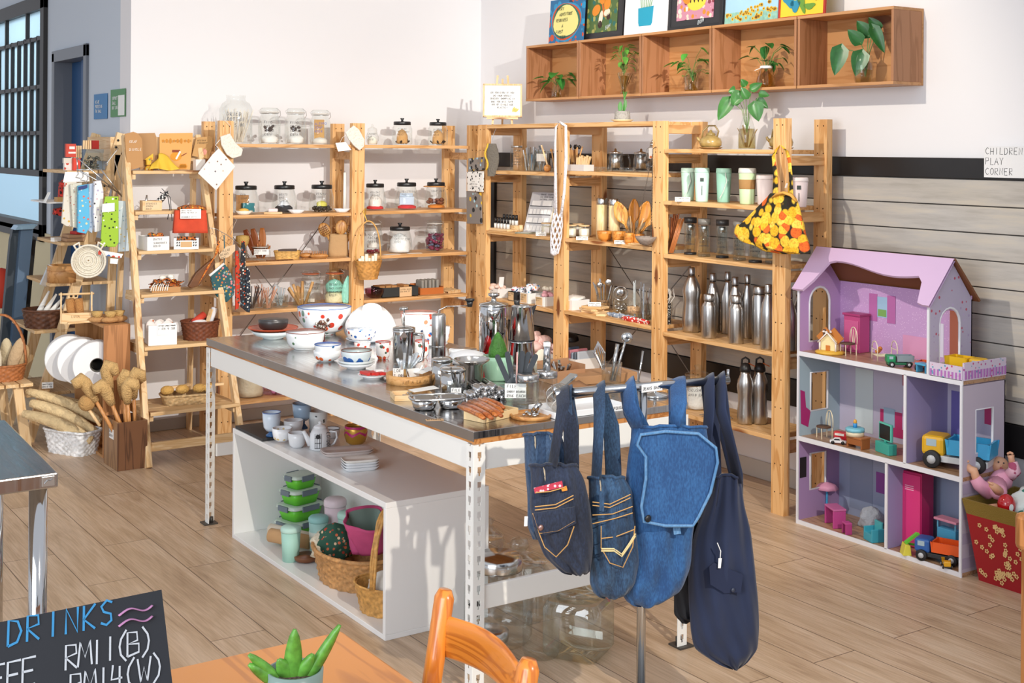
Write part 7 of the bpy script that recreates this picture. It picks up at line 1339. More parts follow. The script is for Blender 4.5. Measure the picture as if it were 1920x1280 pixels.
# canisters
for i,(px,py,r,h,lb) in enumerate(((829,722,.036,.085,'small lidded steel canister left of the steel strainer'),(849,742,.042,.085,'larger lidded steel canister in front of the first canister'))):
    p=onT_(px,py);t=thing('steel_canister',lb,'canister',p,facing(p),'lidded steel canisters');b=B();b.lathe([(r,0),(r,h),(r*.98,h)],28);b.build('steel_body',mat('#cccbc9',.1,1),t);b=B();b.lathe([(r*1.04,h),(r*1.05,h+.008),(r*.8,h+.014),(1e-6,h+.015)],28);b.build('lid',STEEL(.18),t)
p=onT_(884,728);t=thing('tea_strainer','wide-brimmed steel tea strainer standing in its cup','strainer',p,facing(p));b=B();b.shell([(.036,0),(.040,.01),(.042,.085),(.064,.10),(.062,.104)],.002,32);b.build('steel_body',mat('#cbc6be',.15,1),t)
p=onT_(858,745);t=thing('price_jar','short glass jar with white label and steel tweezers before the canisters','jar',p,facing(p));b=B();b.shell([(.036,0),(.038,.006),(.037,.055)],.002,24);b.build('glass_body',G(),t);b=B();b.box(-.005,-.039,.006,.034,.001,.034);b.build('label',mat('#f2f0ec',.7),t);lettering(t,['FILE','RM5'],.028,.028,-.0405,.010,cx=-.005);b=B();sticks(b,4,.03,.10,.004,6,.01,.5);b.build('steel_stick',STEEL(.15),t)
# bowls right of grinder
bowl('white_bowl','white ribbed open bowl behind the cloth cap',onT_(868,676),.056,.045,pw,pw,foot=.4,sc=.01)
bowl('red_bowl','bright red enamel bowl behind the green plant pot',onT_(893,690),.044,.05,mat('#c81e1a',.2,coat=.5),None,foot=.6)
p=onT_(877,706);t=thing('red_pot','dark red pot standing under the white cloth cap','pot',p,facing(p));b=B();b.lathe([(.045,0),(.052,.01),(.055,.05),(1e-6,.052)],28);b.build('pot_body',mat('#8a1f1c',.3,coat=.3),t)
t=thing('bowl_cover','white elasticated cloth cover sitting like a cap on the dark red pot','cover',p+Vector((0,0,.0525)),facing(p));b=B();b.lathe([(.052,-.006),(.070,.004),(.071,.018),(.058,.034),(.03,.042),(1e-6,.043)],32,fn=lambda a,z:1+.03*sin(11*a)+.02*sin(5*a));b.build('cloth',mat('#eeeeef',.9,bump=.3,bs=30),t);b=B();b.tube([(.066*cos(a),.066*sin(a),-.004+.003*sin(9*a)) for a in [2*PI*k/40 for k in range(40)]],.0035,5,True);b.build('lace_edge',BLACK(),t)
# big percolator pair
p=onT_(925,684);t=thing('coffee_plunger','tall polished steel coffee plunger with round knob at the back of the table','coffee press',p,facing(p));r=.056;b=B();b.lathe([(r,0),(r,.225),(r*.98,.23)],36);b.build('steel_body',mat('#d2d2d2',.05,1),t);b=B();b.lathe([(r*1.02,.23),(r,.238),(.012,.246),(.008,.262),(.022,.268),(.022,.278),(1e-6,.28)],32);b.build('lid_knob',STEEL(.12),t);b=B();b.lathe([(.004,-.02),(.02,.0),(.026,.02)],14,x=.0,y=-r*.95,z=.20,sy=.6);b.build('spout',STEEL(.1),t);b=B();b.tube([(r,0,.21),(r+.04,.01,.20),(r+.045,.01,.12),(r+.03,0,.04),(r,0,.03)],.008,8) if 0 else b.tube([(-r*.4,r*.9,.21),(-r*.6,r+.04,.2),(-r*.6,r+.04,.08),(-r*.4,r*.9,.05)],.008,8);b.build('handle',STEEL(.15),t)
p=onT_(978,690);t=thing('moka_pot','tall polished steel moka pot beside the coffee plunger','moka pot',p,facing(p));b=B();b.lathe([(.055,0),(.053,.03),(.046,.10),(.049,.105)],32);b.build('steel_base',mat('#d0d0d0',.1,1),t);b=B();b.lathe([(.050,.112),(.040,.235),(.042,.238)],32);b.build('steel_jug',mat('#d0d0d0',.08,1),t);b=B();b.lathe([(.050,.106),(.050,.111)],32);b.build('black_band',BLACK(),t);b=B();b.lathe([(.043,.236),(.03,.243),(1e-6,.245)],28);b.build('lid',STEEL(.12),t);b=B();b.cyl(-.02,.01,.244,.011,.014,12);b.build('black_knob',BLACK(),t);b=B();b.prism([(0,.19),(.0,.238),(.018,.242)],.014,((.038,.007,0),(1,0,0),(0,0,1)));b.build('spout',STEEL(.1),t)
# green pot with cactus
p=onT_(933,712);t=thing('green_pot','mint green glazed square pot holding a plump green cactus','potted plant',p,facing(p)+.3);b=B();b.lathe([(.036,0),(.044,.008),(.054,.075),(.05,.088),(.045,.088),(.044,.07),(1e-6,.07)],32,fn=lambda a,z:1/max(abs(cos(a))**3.2+abs(sin(a))**3.2,1e-6)**(1/3.2));b.build('glazed_pot',mat('#a9d6b6',.12,coat=.6),t);b=B();b.lathe([(.022,.068),(.032,.09),(.030,.115),(.022,.14),(.008,.168),(1e-6,.175)],24,fn=lambda a,z:1+.07*sin(9*a)+.02*sin(z*500));b.build('cactus',mat('#3f7326',.6,bump=.6,bs=90,var=.3),t)
p=onT_(926,732);bowl('green_saucer','pale green glass saucer in front of the mint pot',p,.052,.02,mat('#b4d2c2',.12,coat=.4),None,foot=.5)
# jar of emery boards
p=onT_(968,752);t=thing('nail_file_jar','narrow-necked glass jar of dark nail files with handwritten label','jar',p,facing(p));b=B();b.open=True;b.lathe([(1e-6,.002),(.035,.002),(.038,.01),(.038,.065),(.024,.082),(.025,.10)],26);b.build('glass_body',G(),t);b=B();b.box(-.003,-.0395,.018,.07,.001,.048,.0);b.build('label',mat('#f2f0ec',.7),t);lettering(t,['FILE','EMERY BOARDS','RM6 EACH'],.062,.052,-.041,.010)
for i,(dx,an) in enumerate(((-.01,-.42),(-.004,-.2),(.004,.12),(.01,.42),(0,.28))):
    b=B();b.M=Matrix.Translation((dx*.6,.004*i-.008,.02))@Matrix.Rotation(an,4,'Y');b.prism([(-.009,0),(.009,0),(.009,.14),(.006,.147),(0,.149),(-.006,.147),(-.009,.14)],.003,((0,0,0),(1,0,0),(0,0,1)));b.build('nail_file',mat('#3d4248',.8),t)
b=B();b.tube([(0,-.012,.02),(.002,-.014,.165)],.003,6);b.build('pink_stick',mat('#d9a9a2',.6),t)
# cylindrical shakers
for i,(px,py,h,lb) in enumerate(((990,757,.075,'glass shaker jar with steel lid beside the nail file jar'),(1025,749,.075,'glass shaker jar with tall steel tube on its lid'))):
    p=onT_(px,py);t=thing('shaker_jar',lb,'jar',p,facing(p),None);b=B();b.open=True;b.lathe([(1e-6,.001),(.034,.001),(.036,.008),(.035,h)],26);b.build('glass_body',G(),t);b=B();b.lathe([(.035,h),(.036,h+.003),(.036,h+.02),(.033,h+.024),(1e-6,h+.024)],26);b.build('steel_lid',STEEL(.2),t)
    if i:b=B();b.lathe([(.014,h+.024),(.010,h+.12),(1e-6,h+.122)],16);b.build('steel_tube',mat('#d0d0d0',.1,1),t);b=B();b.box(0,-.014,h+.105,.024,.001,.014);b.build('tag',mat('#f0eeea',.7),t)
# kraft box of steel clips, kraft boards
p=onT_(1052,713);t=thing('kraft_tray','open folded kraft box with steel nail clippers inside','box',p,.0);b=B()
for (x0,x1,y0,y1,z0,z1) in ((-.07,.07,-.05,.05,0,.002),(-.07,.07,-.052,-.05,0,.045),(-.07,.07,.05,.052,0,.07),(-.072,-.07,-.05,.05,0,.06),(.07,.072,-.05,.05,0,.06)):b.bb(x0,x1,y0,y1,z0,z1)
b.build('kraft_box',mat('#b98a64',.85),t);b=B();sticks(b,14,.055,.05,.005,6,.02,.9);b.build('nail_clipper',STEEL(.15),t)
for i,(px,py,w_,d_,h,rz) in enumerate(((1120,712,.26,.13,.03,.35),)):
    p=onT_(px,py);t=thing('kraft_carton','long flat kraft carton at the far right end of the table','box',p,-.12);b=B();b.box(0,0,0,w_,d_,h);b.build('carton',mat('#b8895f',.85),t,bevel=.001)
p=onT_(1090,725);t=thing('kraft_sheet','loose folded kraft sheet before the flat carton','paper',p+Vector((-.05,-.06,0)),.4);b=B();b.grid(lambda u,v:(-.06+.12*u,-.04+.08*v,.004+.02*v*v),5,5);b.build('sheet',mat('#b08058',.85),t,solid=.002)
p=onT_(1052,738);t=thing('foil_packet','small shiny clear and silver packets at the table end behind the rail','packet',p+Vector((.01,-.01,0)),.3);b=B();blob(b,.05,.03,3,.3,n=9,m=5);b.beam((-.05,0,.02),(.05,.0,.06),.03,.008);b.build('foil',mat('#cfd6da',.08,.9),t)
p=onT_(1137,716)+Vector((0,-.03,.0));t=thing('whisk_glass','steel balloon whisks and ladles standing in a clear glass on the table end','utensils',p,facing(p));b=B();b.shell([(.034,0),(.038,.075)],.002,22);b.build('glass_cup',G(),t)
for k in range(7):a=PI*k/7;q=B();q.tube([(-.03+.004*cos(a),.004*sin(a),.05),(-.045+.022*cos(a),.022*sin(a),.11),(-.05,0,.15),(-.045-.022*cos(a),-.022*sin(a),.11),(-.03-.004*cos(a),-.004*sin(a),.05)],.0013,4);q.build('whisk_wire',STEEL(.15),t) if k<7 else 0
b=B();b.tube([(.01,0,.01),(.05,0,.16)],.005,6);b.sph(.054,0,.165,.022,14,8,1,.4,.9);b.tube([(0,.01,.01),(.02,.01,.14)],.008,6);b.build('ladle',STEEL(.12),t)
p=onT_(1190,730);t=thing('steel_scoop','small steel measuring scoop with slotted upright handle at the table end','scoop',p,.2);b=B();b.shell([(.02,0),(.026,.025)],.002,18);b.tube([(.02,0,.024),(.045,0,.13)],.004,6);b.build('scoop',STEEL(.12),t)
p=onT_(1228,742);t=thing('pot_cover','flat steel lid with a ring knob lying at the table corner','pot lid',p,.2);b=B();b.lathe([(.048,0),(.045,.008),(.006,.014),(.005,.03),(.016,.034),(1e-6,.036)],26);b.build('lid',STEEL(.12),t)
p=onT_(1015,706);t=thing('cotton_bag','small cream cotton bag leaning between the moka pot and the kraft box','bag',p,0);b=B();b.sph(0,0,.05,.035,12,8,1.0,.5,1.5);b.build('bag',mat('#e0d6c0',.9,bump=.4),t)
p=onT_(983,716)+Vector((0,.0,0));t=thing('jute_string','small loose bow of yellow jute string behind the shaker jars','string',p+Vector((.02,.02,0)),0);b=B()
for s in (-1,1):b.tube([(0,0,.03),(s*.02,0,.055),(s*.034,0,.045),(s*.02,0,.03),(0,0,.03)],.002,5)
b.tube([(0,0,0),(0,0,.03)],.008,6);b.build('string',mat('#c9a04c',.8),t)
# ring tray and trays front
p=onT_(768,716);t=thing('round_tray','shallow round wooden box of small steel tweezers with handwritten cards','tray',p,-.15);b=B();b.shell([(.083,0),(.085,.032)],.004,40);b.build('tray',wood('#d8a468','#c89050','x',.5,1,False),t);b=B();sticks(b,6,.05,.05,.003,3,.012,1.5);b.build('tweezers',STEEL(.2),t);b=B();b.box(.01,-.01,.02,.05,.002,.03,.2);b.beam((.02,-.03,.035),(.09,.01,.045),.04,.001);b.build('card',mat('#f3f1ec',.7),t);b=B();write(b,['ANT A LA MAISON'],(-.06,-.086,.010),(1,0,0),(0,0,1),.011);b.build('lettering',mat('#6a4a24',.7),t)
b=B();write(b,['CUTICLE','TRIMMER'],(-.01,-.013,.038),(1,.2,0),(0,0,1),.008);b.build('lettering',INK(),t)
p=onT_(772,746);t=thing('low_tray','low pale wooden tray of metal bits half under a white card','tray',p,-.33);b=B();b.box(0,0,0,.13,.09,.005)
for a in ((0,-.043,.13,.005),(0,.043,.13,.005),(-.063,0,.005,.09),(.063,0,.005,.09)):b.box(a[0],a[1],0,a[2],a[3],.018)
b.build('tray',pine2('x'),t);b=B();lumps(b,.035,.012,16,.007,3,.005);b.build('metal_bit',STEEL(.25),t);b=B();b.beam((-.0,.01,.022),(.09,.03,.028),.05,.001);b.build('card',mat('#f3f1ec',.7),t)
# mess tin twin bowl tray
p=onT_(820,765);t=thing('divided_steel_tray','steel two-compartment tray filled with small steel pieces, kraft tags beside it','tray',p,-.33)
for s in (-1,1):b=B();b.shell([(.030,0),(.036,.004),(.043,.036)],.002,26,x=s*.043);b.build('compartment',STEEL(.12),t);b=B();lumps(b,.030,.018,12,.009,4+s,.010);b.M=Matrix.Identity(4);b.v=[(x+s*.043,y,z) for x,y,z in b.v];b.build('steel_piece',mat('#cfcfcd',.12,1),t)
b=B();b.tube([(.09*math.copysign(abs(cos(a))**.6,cos(a)),.047*math.copysign(abs(sin(a))**.6,sin(a)),.036) for a in [2*PI*k/40 for k in range(40)]],.004,6,True);b.build('rim',STEEL(.12),t)
flatcard('kraft paper tag lying before the divided steel tray',onT_(815,787),.055,.026,['RM24'],-.4,col='#cda67c')
# pile of metal tubes
tubes=[(872,770,820,735),(890,768,838,732),(905,772,856,738),(922,770,872,728),(940,772,893,726),(955,774,912,730),(972,772,930,728),(985,768,945,722),(1000,770,958,722),(1015,766,972,720),(1032,760,990,714)]
pb_=onT_(918,752);n_=0
for row,(cnt,dz) in enumerate(((9,0),(8,.0165),(5,.033))):
    for k in range(cnt):
        q=pb_+Vector((-.088+.0192*k+.0096*row+(.02 if row==2 else 0),-.012*math.sin(k*2.1+row),.0096+dz));dr=(onT_(893,724)-onT_(935,752)).normalized()
        t=thing('metal_tube','silver metal tube in the pile behind the wooden knives, '+['bottom','middle','top'][row]+' row, '+['leftmost','second from the left','third from the left','fourth from the left','fifth from the left','sixth from the left','seventh from the left','eighth from the left','rightmost'][k if k<cnt-1 or cnt<9 else 8],'tube',q,0,'silver metal tubes piled on the table');b=B();L_=.125+.008*math.sin(k*3+row);b.tube([-dr*.0,dr*L_],.0093,14);b.build('tube',mat('#d0cfcf',.14,1),t) if n_ else b.build('tube',mat('#d0cfcf',.14,1),t);n_+=1
# wooden knives in pale tray
p=onT_(921,782);t=thing('pale_wooden_tray','pale rectangular wooden tray at the front corner of the table','tray',p,-.30+.55);L_,D_=.155,.085;b=B();b.box(0,0,0,L_,D_,.004)
for a in ((0,-D_/2,L_,.005),(0,D_/2,L_,.005),(-L_/2,0,.005,D_),(L_/2,0,.005,D_),(.035,0,.004,D_)):b.box(a[0],a[1],0,a[2],a[3],.024)
b.build('tray',mat('#e6c896',.55),t,bevel=.001)
for k in range(6):
    a,c=[PZ(x,y,TZ+dz) for (x,y),dz in zip((((862,762),(907,784)),((870,757),(922,784)),((881,753),(930,779)),((890,751),(940,780)),((899,749),(941,772)),((908,748),(944,765)))[k],(.030+.002*k,.028))];t=thing('wooden_knife','curved brown wooden folding knife in the pale tray, '+['nearest the camera','second from the camera','third from the camera','fourth from the camera','fifth from the camera','farthest from the camera'][k],'knife',a,0,'wooden knives in the pale tray');d=c-a;sd=Vector((-d.y,d.x,0)).normalized();b=B();b.tube([Vector((0,0,0)),d*.3+sd*.006,d*.7+sd*.008,d],[.010,.012,.011,.007],10,flat=.75);b.build('wooden_handle',wood(['#c4702c','#b8622a'][k%2],'#8a4218','x',.3,3,False,None,.4),t)
p=onT_(995,782);t=thing('round_wooden_tray','round wooden tray holding rings and a small steel tube right of the pale tray','tray',p,0);b=B();b.shell([(.062,0),(.065,.012)],.006,36);b.build('tray',wood('#d09a5c','#b87a40','x',.45,1,False),t);b=B();b.tube([(.01,0,.015),(.02,-.02,.045)],.010,12);lumps(b,.035,.01,8,.008,3,.006);b.build('metal_ring',STEEL(.15),t)
p=onT_(1075,785);p=onT_(1045,776)+Vector((.09,.01,0));t=thing('white_plastic_tray','white rounded plastic tray behind the jeans bag straps, with handwriting','tray',p,-.02);b=B();L_,D_=.28,.15;b.box(0,0,0,L_,D_,.004)
for a in ((0,-D_/2,L_,.005),(0,D_/2,L_,.005),(-L_/2,0,.005,D_),(L_/2,0,.005,D_)):b.box(a[0],a[1],0,a[2],a[3],.02)
b.build('tray',mat('#ebebeb',.35),t,bevel=.006);lettering(t,['SPONGE'],.05,.006,-D_/2-.0035,.011,cx=.10)
t=thing('netted_bulb','dome of clear crinkled netting standing on the white plastic tray','net',p+Vector((-.075,.0,.0045)),0);b=B();b.sph(0,0,.045,.043,22,14,1,1,1.05,lambda a,z:1+.04*sin(7*a+60*z));b.build('dome',glass('#e9e6e2',.2,.5),t);b=B()
for k in range(14):a=k*.9;b.tube([(.044*cos(a+j*.25)*sin(.4+j*.25),.044*sin(a+j*.25)*sin(.4+j*.25),.045-.046*cos(.4+j*.25)) for j in range(9)],.0012,4)
b.build('netting',mat('#dedad4',.7),t)
# ================================================================= ON AND IN THE WHITE BENCH
def onB(px,py):return PZ(px,py,BZ+.0005)
def onF(px,py,z=.0185):return PZ(px,py,z)
p=onB(512,815);t=thing('slate_board','black rectangular slate board under the blue and white cups','board',(2.155,5.0,BZ+.0005),0);b=B();b.box(0,0,0,.20,.29,.012);b.build('slate',mat('#2c2c2e',.5),t,bevel=.001)
SB=BZ+.0135
def cupS(name,lb,px,py,r,h,m,foot=.6,rim=None,z=SB,inner=None,stem=0):
    p=PZ(px,py,z);t=thing(name,lb,'cup',p,facing(p));b=B()
    if stem:b.lathe([(r*.62,0),(r*.6,.006),(r*.3,stem*.6),(r*.34,stem)],24);b.build('blue_foot',mat('#2f5a8a',.2),t);b=B()
    b.shell([(r*foot,stem),(r*.86,stem+h*.2),(r*.97,stem+h*.6),(r,stem+h)],.003,30);b.build('cup_body',m,t)
    if rim:b=B();b.tube([(r*cos(a),r*sin(a),stem+h) for a in [2*PI*k/36 for k in range(36)]],.0016,5,True);b.build('rim',mat(rim,.2),t)
    return t
bl=porc('#d3dfec',('#2f6aa8',),14,.13)
cupS('footed_cup','pale blue footed cup with a small blue bird, far left on the bench',509,817,.037,.075,bl,rim='#3a62a8',stem=.022)
cupS('footed_cup','grey-blue footed goblet on a dark blue base at the back of the slate board',566,803,.040,.07,mat('#9fb6cc',.2,coat=.3),rim='#5a7088',stem=.035)
cupS('small_cup','plain white small cup behind the flowered cup',550,812,.040,.055,pw,.5);cupS('small_cup','white small cup with faint gold flowers at the slate front',529,826,.040,.052,porc('#eef0f2',('#d9c08a','#c9b8c8'),34,.2),.5)
cupS('tall_mug','grey white mug drawn with black outline flowers',596,808,.040,.085,porc('#dfe2e0',('#3a3a3a','#dfe2e0','#3a3a3a'),40,.20),.95,z=BZ+.0005)
cupS('small_cup','plain white faceted cup at the spout of the london teapot',557,838,.036,.058,pw,.6,z=BZ+.0005)
cupS('enamel_cup','white enamel cup with thin black rim behind the teapot',622,820,.034,.038,pw,.7,'#3a3a3a',z=BZ+.0005)
p=onB(600,842);t=thing('london_teapot','white teapot with a black printed city drawing and the word london','teapot',p,facing(p));b=B();b.lathe([(.034,0),(.042,.006),(.040,.06),(.028,.085)],30);b.build('pot_body',pw,t);b=B();b.lathe([(.030,.084),(.02,.096),(.006,.10),(.008,.108),(1e-6,.112)],20);b.build('lid',pw,t);b=B();b.tube([(-.036,0,.02),(-.05,0,.045),(-.064,0,.074)],[.014,.010,.007],10);b.build('spout',pw,t);b=B();b.tube([(.038,0,.07),(.062,0,.068),(.066,0,.045),(.055,0,.022),(.042,0,.015)],.0045,8);b.build('handle',pw,t)
b=B();write(b,['LONDON'],(.026,-.0415,.075),(0,0,-1),(1,0,0),.0125,.0028,adv=.85,jit=.0)
for k in range(3):b.box(-.008,-.0425,.012+.02*k,.026,.0008,.002)
for x in (-.02,-.012,-.002,.004):b.box(x,-.0425,.012,.0015,.0008,.058)
ell(b,-.008,.058,.009,.009,-.0428,16);b.build('lettering',INK(),t)
p=onB(667,833);t=thing('gold_magenta_bowl','gold bowl with magenta zigzag glaze, the brightest object on the bench','bowl',p,facing(p));b=B();b.shell([(.022,0),(.038,.012),(.046,.035),(.046,.062),(.043,.076)],.003,36);b.build('vessel',mat('#c4963e',.3,.5),t);b=B();n=40;vs=[];fs=[]
for i in range(n+1):a=2*PI*i/n;zl=.036+.016*abs(((i%8)/4)-1);vs+=[(.0468*cos(a),.0468*sin(a),zl),(.0440*cos(a),.0440*sin(a),.0765)]
for i in range(n):fs.append((2*i,2*i+2,2*i+3,2*i+1))
b.add(vs,fs,True);b.build('magenta_glaze',mat('#b81e6a',.3),t)
def rplate(lb,p,L,D,m,rz=0,grp=None):
    t=thing('rectangular_plate',lb,'plate',p,rz,grp);b=B();pr=lambda a:1/max(abs(cos(a))**6+abs(sin(a))**6,1e-6)**(1/6);b.lathe([(L*.40,0),(L*.42,.002),(L*.5,.012),(L*.485,.0135),(L*.41,.006),(1e-6,.006)],48,sy=D/L,fn=lambda a,z:pr(a));b.build('plate_body',m,t);return t
for k in range(2):rplate(['lower','upper'][k]+' one of the two long pinkish plates behind the white plate stack',onB(650,851)+Vector((0,0,.008*k)),.20,.10,mat('#cfc2bc',.3),-.25,'long pinkish plates')
for k in range(4):rplate(['bottom','second from bottom','third from bottom','topmost'][k]+' gold-rimmed white rectangular plate in the stack of four',onB(675,879)+Vector((0,0,.0095*k)),.135,.085,pw if k<3 else mat('#f0ece4',.2),-.25,'gold-rimmed white plates')
# inside
gm=mat('#67c832',.45)
for k,(w_,h,lb) in enumerate(((.19,.045,'bottom green silicone lunch box, largest of the stack'),(.175,.05,'second green silicone lunch box from the bottom'),(.155,.048,'third green silicone lunch box from the bottom'),(.125,.042,'topmost green silicone lunch box, smallest'))):
    z=.0185+(0,.061,.127,.191)[k];p=PZ(567,975,.0185);rr_=ray(563,900);p=Vector((2.30,rr_.y/rr_.x*2.30,z));t=thing('lunch_box',lb,'lunch box',p,.25,'green silicone lunch boxes');pr=lambda a,z_:1/max(abs(cos(a))**6+abs(sin(a))**6,1e-6)**(1/6)
    b=B();b.lathe([(w_*.38,0),(w_*.42,h*.4),(w_*.425,h*.42),(w_*.46,h),(1e-6,h)],40,fn=pr,sy=.8);b.build('silicone_body',gm,t);b=B();b.lathe([(w_*.5,h),(w_*.51,h+.003),(w_*.48,h+.012),(w_*.42,h+.014),(1e-6,h+.014)],40,fn=pr,sy=.8);b.build('clear_lid',mat('#c6d3c6',.25),t)
    for s in (-1,1):b=B();b.box(0,s*w_*.415,h-.008,w_*.5,.006,.022);b.build('clip',mat('#6a7680',.4),t);b=B();b.box(s*w_*.52,0,h-.008,.006,w_*.35,.022);b.build('clip',mat('#6a7680',.4),t)
def cupB(lb,x,y,r,h,c_,lid,z=.0185,band=None):
    p=Vector((x,y,z));t=thing('travel_cup',lb,'cup',p,facing(p));b=B();b.lathe([(r*.8,0),(r*.96,h*.85),(1e-6,h*.85)],28);b.build('cup_body',mat(c_,.5),t);b=B();b.lathe([(r,h*.85),(r*1.02,h*.87),(r,h*.96),(r*.85,h),(1e-6,h)],28);b.build('lid',mat(lid,.5),t)
    if band:b=B();b.lathe([(r*.93,h*.45),(r*.96,h*.6)],28);b.build('band',mat(band,.7),t)
def BXY(px,x):q=ray(px,1000);return (x,q.y/q.x*x)
def Bx(px,py):return PZ(px,py,.0185)
p=Bx(545,1050);cupB('mint travel cup nearest the front inside the white bench',p.x+.0,p.y,.040,.135,'#a9d6c6','#b9dccf')
p=Bx(598,1000);cupB('short mint cup with cream band beside the lunch boxes',*BXY(597,2.24),.040,.15,'#a4ccc4','#8fc0bc',band='#d9dcd0');cupB('pink travel cup with dark loop lid in the white bench',*BXY(628,2.33),.046,.20,'#dcc6cc','#dccad0');cupB('pale green lidded cup behind the pink cloth bag',*BXY(652,2.35),.042,.16,'#a9cfc0','#b4d8ca')
p=PY(505,1003,4.9);t=thing('rolling_tube','rolled tan bamboo mat lying slanted at the left inside the white bench','roll',(2.12,4.86,.06),0);b=B();b.tube([(0,.06,.0),(.10,-.10,-.005)],.028,14);b.build('roll',mat('#d2a472',.7),t);b=B();b.tube([(.02,.11,.01),(.12,-.06,.0)],.022,14);b.build('white_roll',mat('#e0d2bc',.7),t)
p=Bx(535,1022);bowl('brown_dish','small flat brown bowl behind the front mint cup',Vector((2.16,4.66,.0185)),.05,.022,mat('#7a4a2c',.5),None,foot=.7)
t=basket('wicker_basket','large oval willow basket of folded cloth bags inside the white bench',(2.225,4.36,.0185),.125,.175,.12,'#c08e58',1.2,84,10,amp=.035)
t=thing('pink_cloth_bag','open pink and grey cloth bag sticking out of the large willow basket','bag',(2.25,4.28,.12),0);b=B();b.grid(lambda u,v:((.085+.012*sin(5*2*PI*u+4*v))*cos(2*PI*u)*(.8+.25*v)-.02*v,(.06+.01*sin(3*2*PI*u))*sin(2*PI*u)*(.7+.35*v),.02+.13*v+.03*v*sin(2*PI*u)),32,10,True,True);b.build('pink_cloth',mat('#c8507e',.8,var=.1),t,solid=.004);b=B();b.grid(lambda u,v:((.075+.01*sin(5*2*PI*u+4*v))*cos(2*PI*u)*(.8+.25*v)-.02*v,(.05+.01*sin(3*2*PI*u))*sin(2*PI*u)*(.7+.35*v),.022+.12*v+.03*v*sin(2*PI*u)),32,10,True,True);b.build('grey_lining',mat('#7c8f86',.85),t)
t=thing('floral_cloth','dark green floral and cream crochet cloth stuffed at the left of the large basket','cloth',(2.185,4.46,.085),0);b=B();blob(b,.075,.13,3,.3,n=20);b.build('floral_part',print_mat('#2f5a48',['#d9724a','#e6c8a0','#b8402c','#8aa080'],60,.85,.32),t);b=B();blob(b,.07,.10,8,.3,-.02,.03,0,n=20);b.build('cream_crochet',mat('#ddd2ba',.95,bump=1,bs=80),t);b=B();lumps(b,.06,.03,8,.022,4,.0);b.build('magenta_cloth',mat('#c0266e',.85),t)
t=basket('handled_basket','small willow basket with tall handle at the near end of the white bench',(2.165,4.00,.0185),.075,.10,.10,'#c79450',1.25,64,8,handle=.26,rz=.5,hand_r=.006,amp=.04)
b=B();blob(b,.075,.10,6,.25,0,0,.045,n=18);b.build('striped_cloth',mat('#e6e1d6',.9,var=.06),t)
t=thing('orange_net','orange netted cloth hanging above the small willow basket','net',(2.27,4.02,.17),0);b=B();b.sph(0,0,.06,.055,18,12,.8,1,1.6,lambda a,z:1+.07*sin(5*a+30*z));b.build('orange_cloth',mat('#cf8a34',.85,var=.25),t)
# ================================================================= GLASS JARS ON THE FLOOR
def fj(lb,x,y,prof,lidprof=None,lm=None,nm='floor_jar',fn=None,extra=None,tint='#eef4f1',n=36):
    t=thing(nm,lb,'jar',(x,y,0),facing((x,y)));b=B();b.open=True;b.lathe([(1e-6,.003)]+prof,n,fn=fn);b.build('glass_body',glass(tint,.03,.2),t)
    if lidprof:b=B();b.lathe(lidprof,32);b.build('lid',lm or glass(tint,.03,.2),t)
    if extra:extra(t)
    return t
p=PZ(868,1150)
def paw(t):
    b=B();ell(b,-.075,.125,.014,.016,-.088,14)
    for k in range(4):ell(b,-.093+.012*k,.148+.006*(1 if k in (1,2) else 0),.0055,.009,-.088,10)
    b.build('paw_print',BLACK(),t)
fj('glass jar with wide steel lid and black paw print beside the white bench',2.37,3.60,[(.10,.003),(.115,.03),(.115,.19),(.095,.225),(.078,.24)],[(.08,.24),(.082,.245),(.082,.275),(.07,.29),(1e-6,.293)],STEEL(.18),extra=paw)
fj('round glass jar with clear ball-knob lid behind the low rail',2.55,3.74,[(.09,.003),(.105,.03),(.105,.17),(.08,.2)],[(.10,.2),(.10,.206),(.05,.225),(.02,.23),(.034,.25),(.03,.275),(1e-6,.285)])
fj('wide open round glass tank behind the low rail',2.70,3.85,[(.10,.003),(.14,.05),(.14,.13),(.115,.17),(.12,.19)])
fj('small glass jar with ornate glass lid farthest under the table',2.66,4.12,[(.06,.003),(.07,.02),(.07,.15),(.06,.17)],[(.06,.17),(.065,.18),(.03,.20),(.02,.215),(.03,.235),(1e-6,.25)])
fj('tall straight glass cylinder on the floor beside the square jar',2.42,3.42,[(.055,.003),(.06,.02),(.06,.27),(.056,.28)])
fj('short glass jar with a metal lid by the near table leg',2.24,3.46,[(.05,.003),(.062,.015),(.062,.075)],[(.064,.075),(.066,.08),(.066,.105),(.05,.112),(1e-6,.113)],STEEL(.25))
sq=lambda a,z:1/max(abs(cos(a+.0))**7+abs(sin(a))**7,1e-6)**(1/7)
t=thing('square_glass_jar','big square greenish glass jar with round glass lid, nearest on the floor','jar',(2.535,3.37,0),.55);b=B();b.open=True;b.lathe([(1e-6,.004),(.085,.004),(.098,.02),(.098,.16),(.085,.185)],48,fn=sq);b.lathe([(.075,.183),(.07,.2)],32);b.build('glass_body',glass('#e3ede4',.03,.35),t);b=B();b.lathe([(.078,.2),(.08,.206),(.078,.214),(.045,.225),(.02,.232),(1e-6,.24)],32);b.build('glass_lid',glass('#e8f0ea',.03,.4),t)
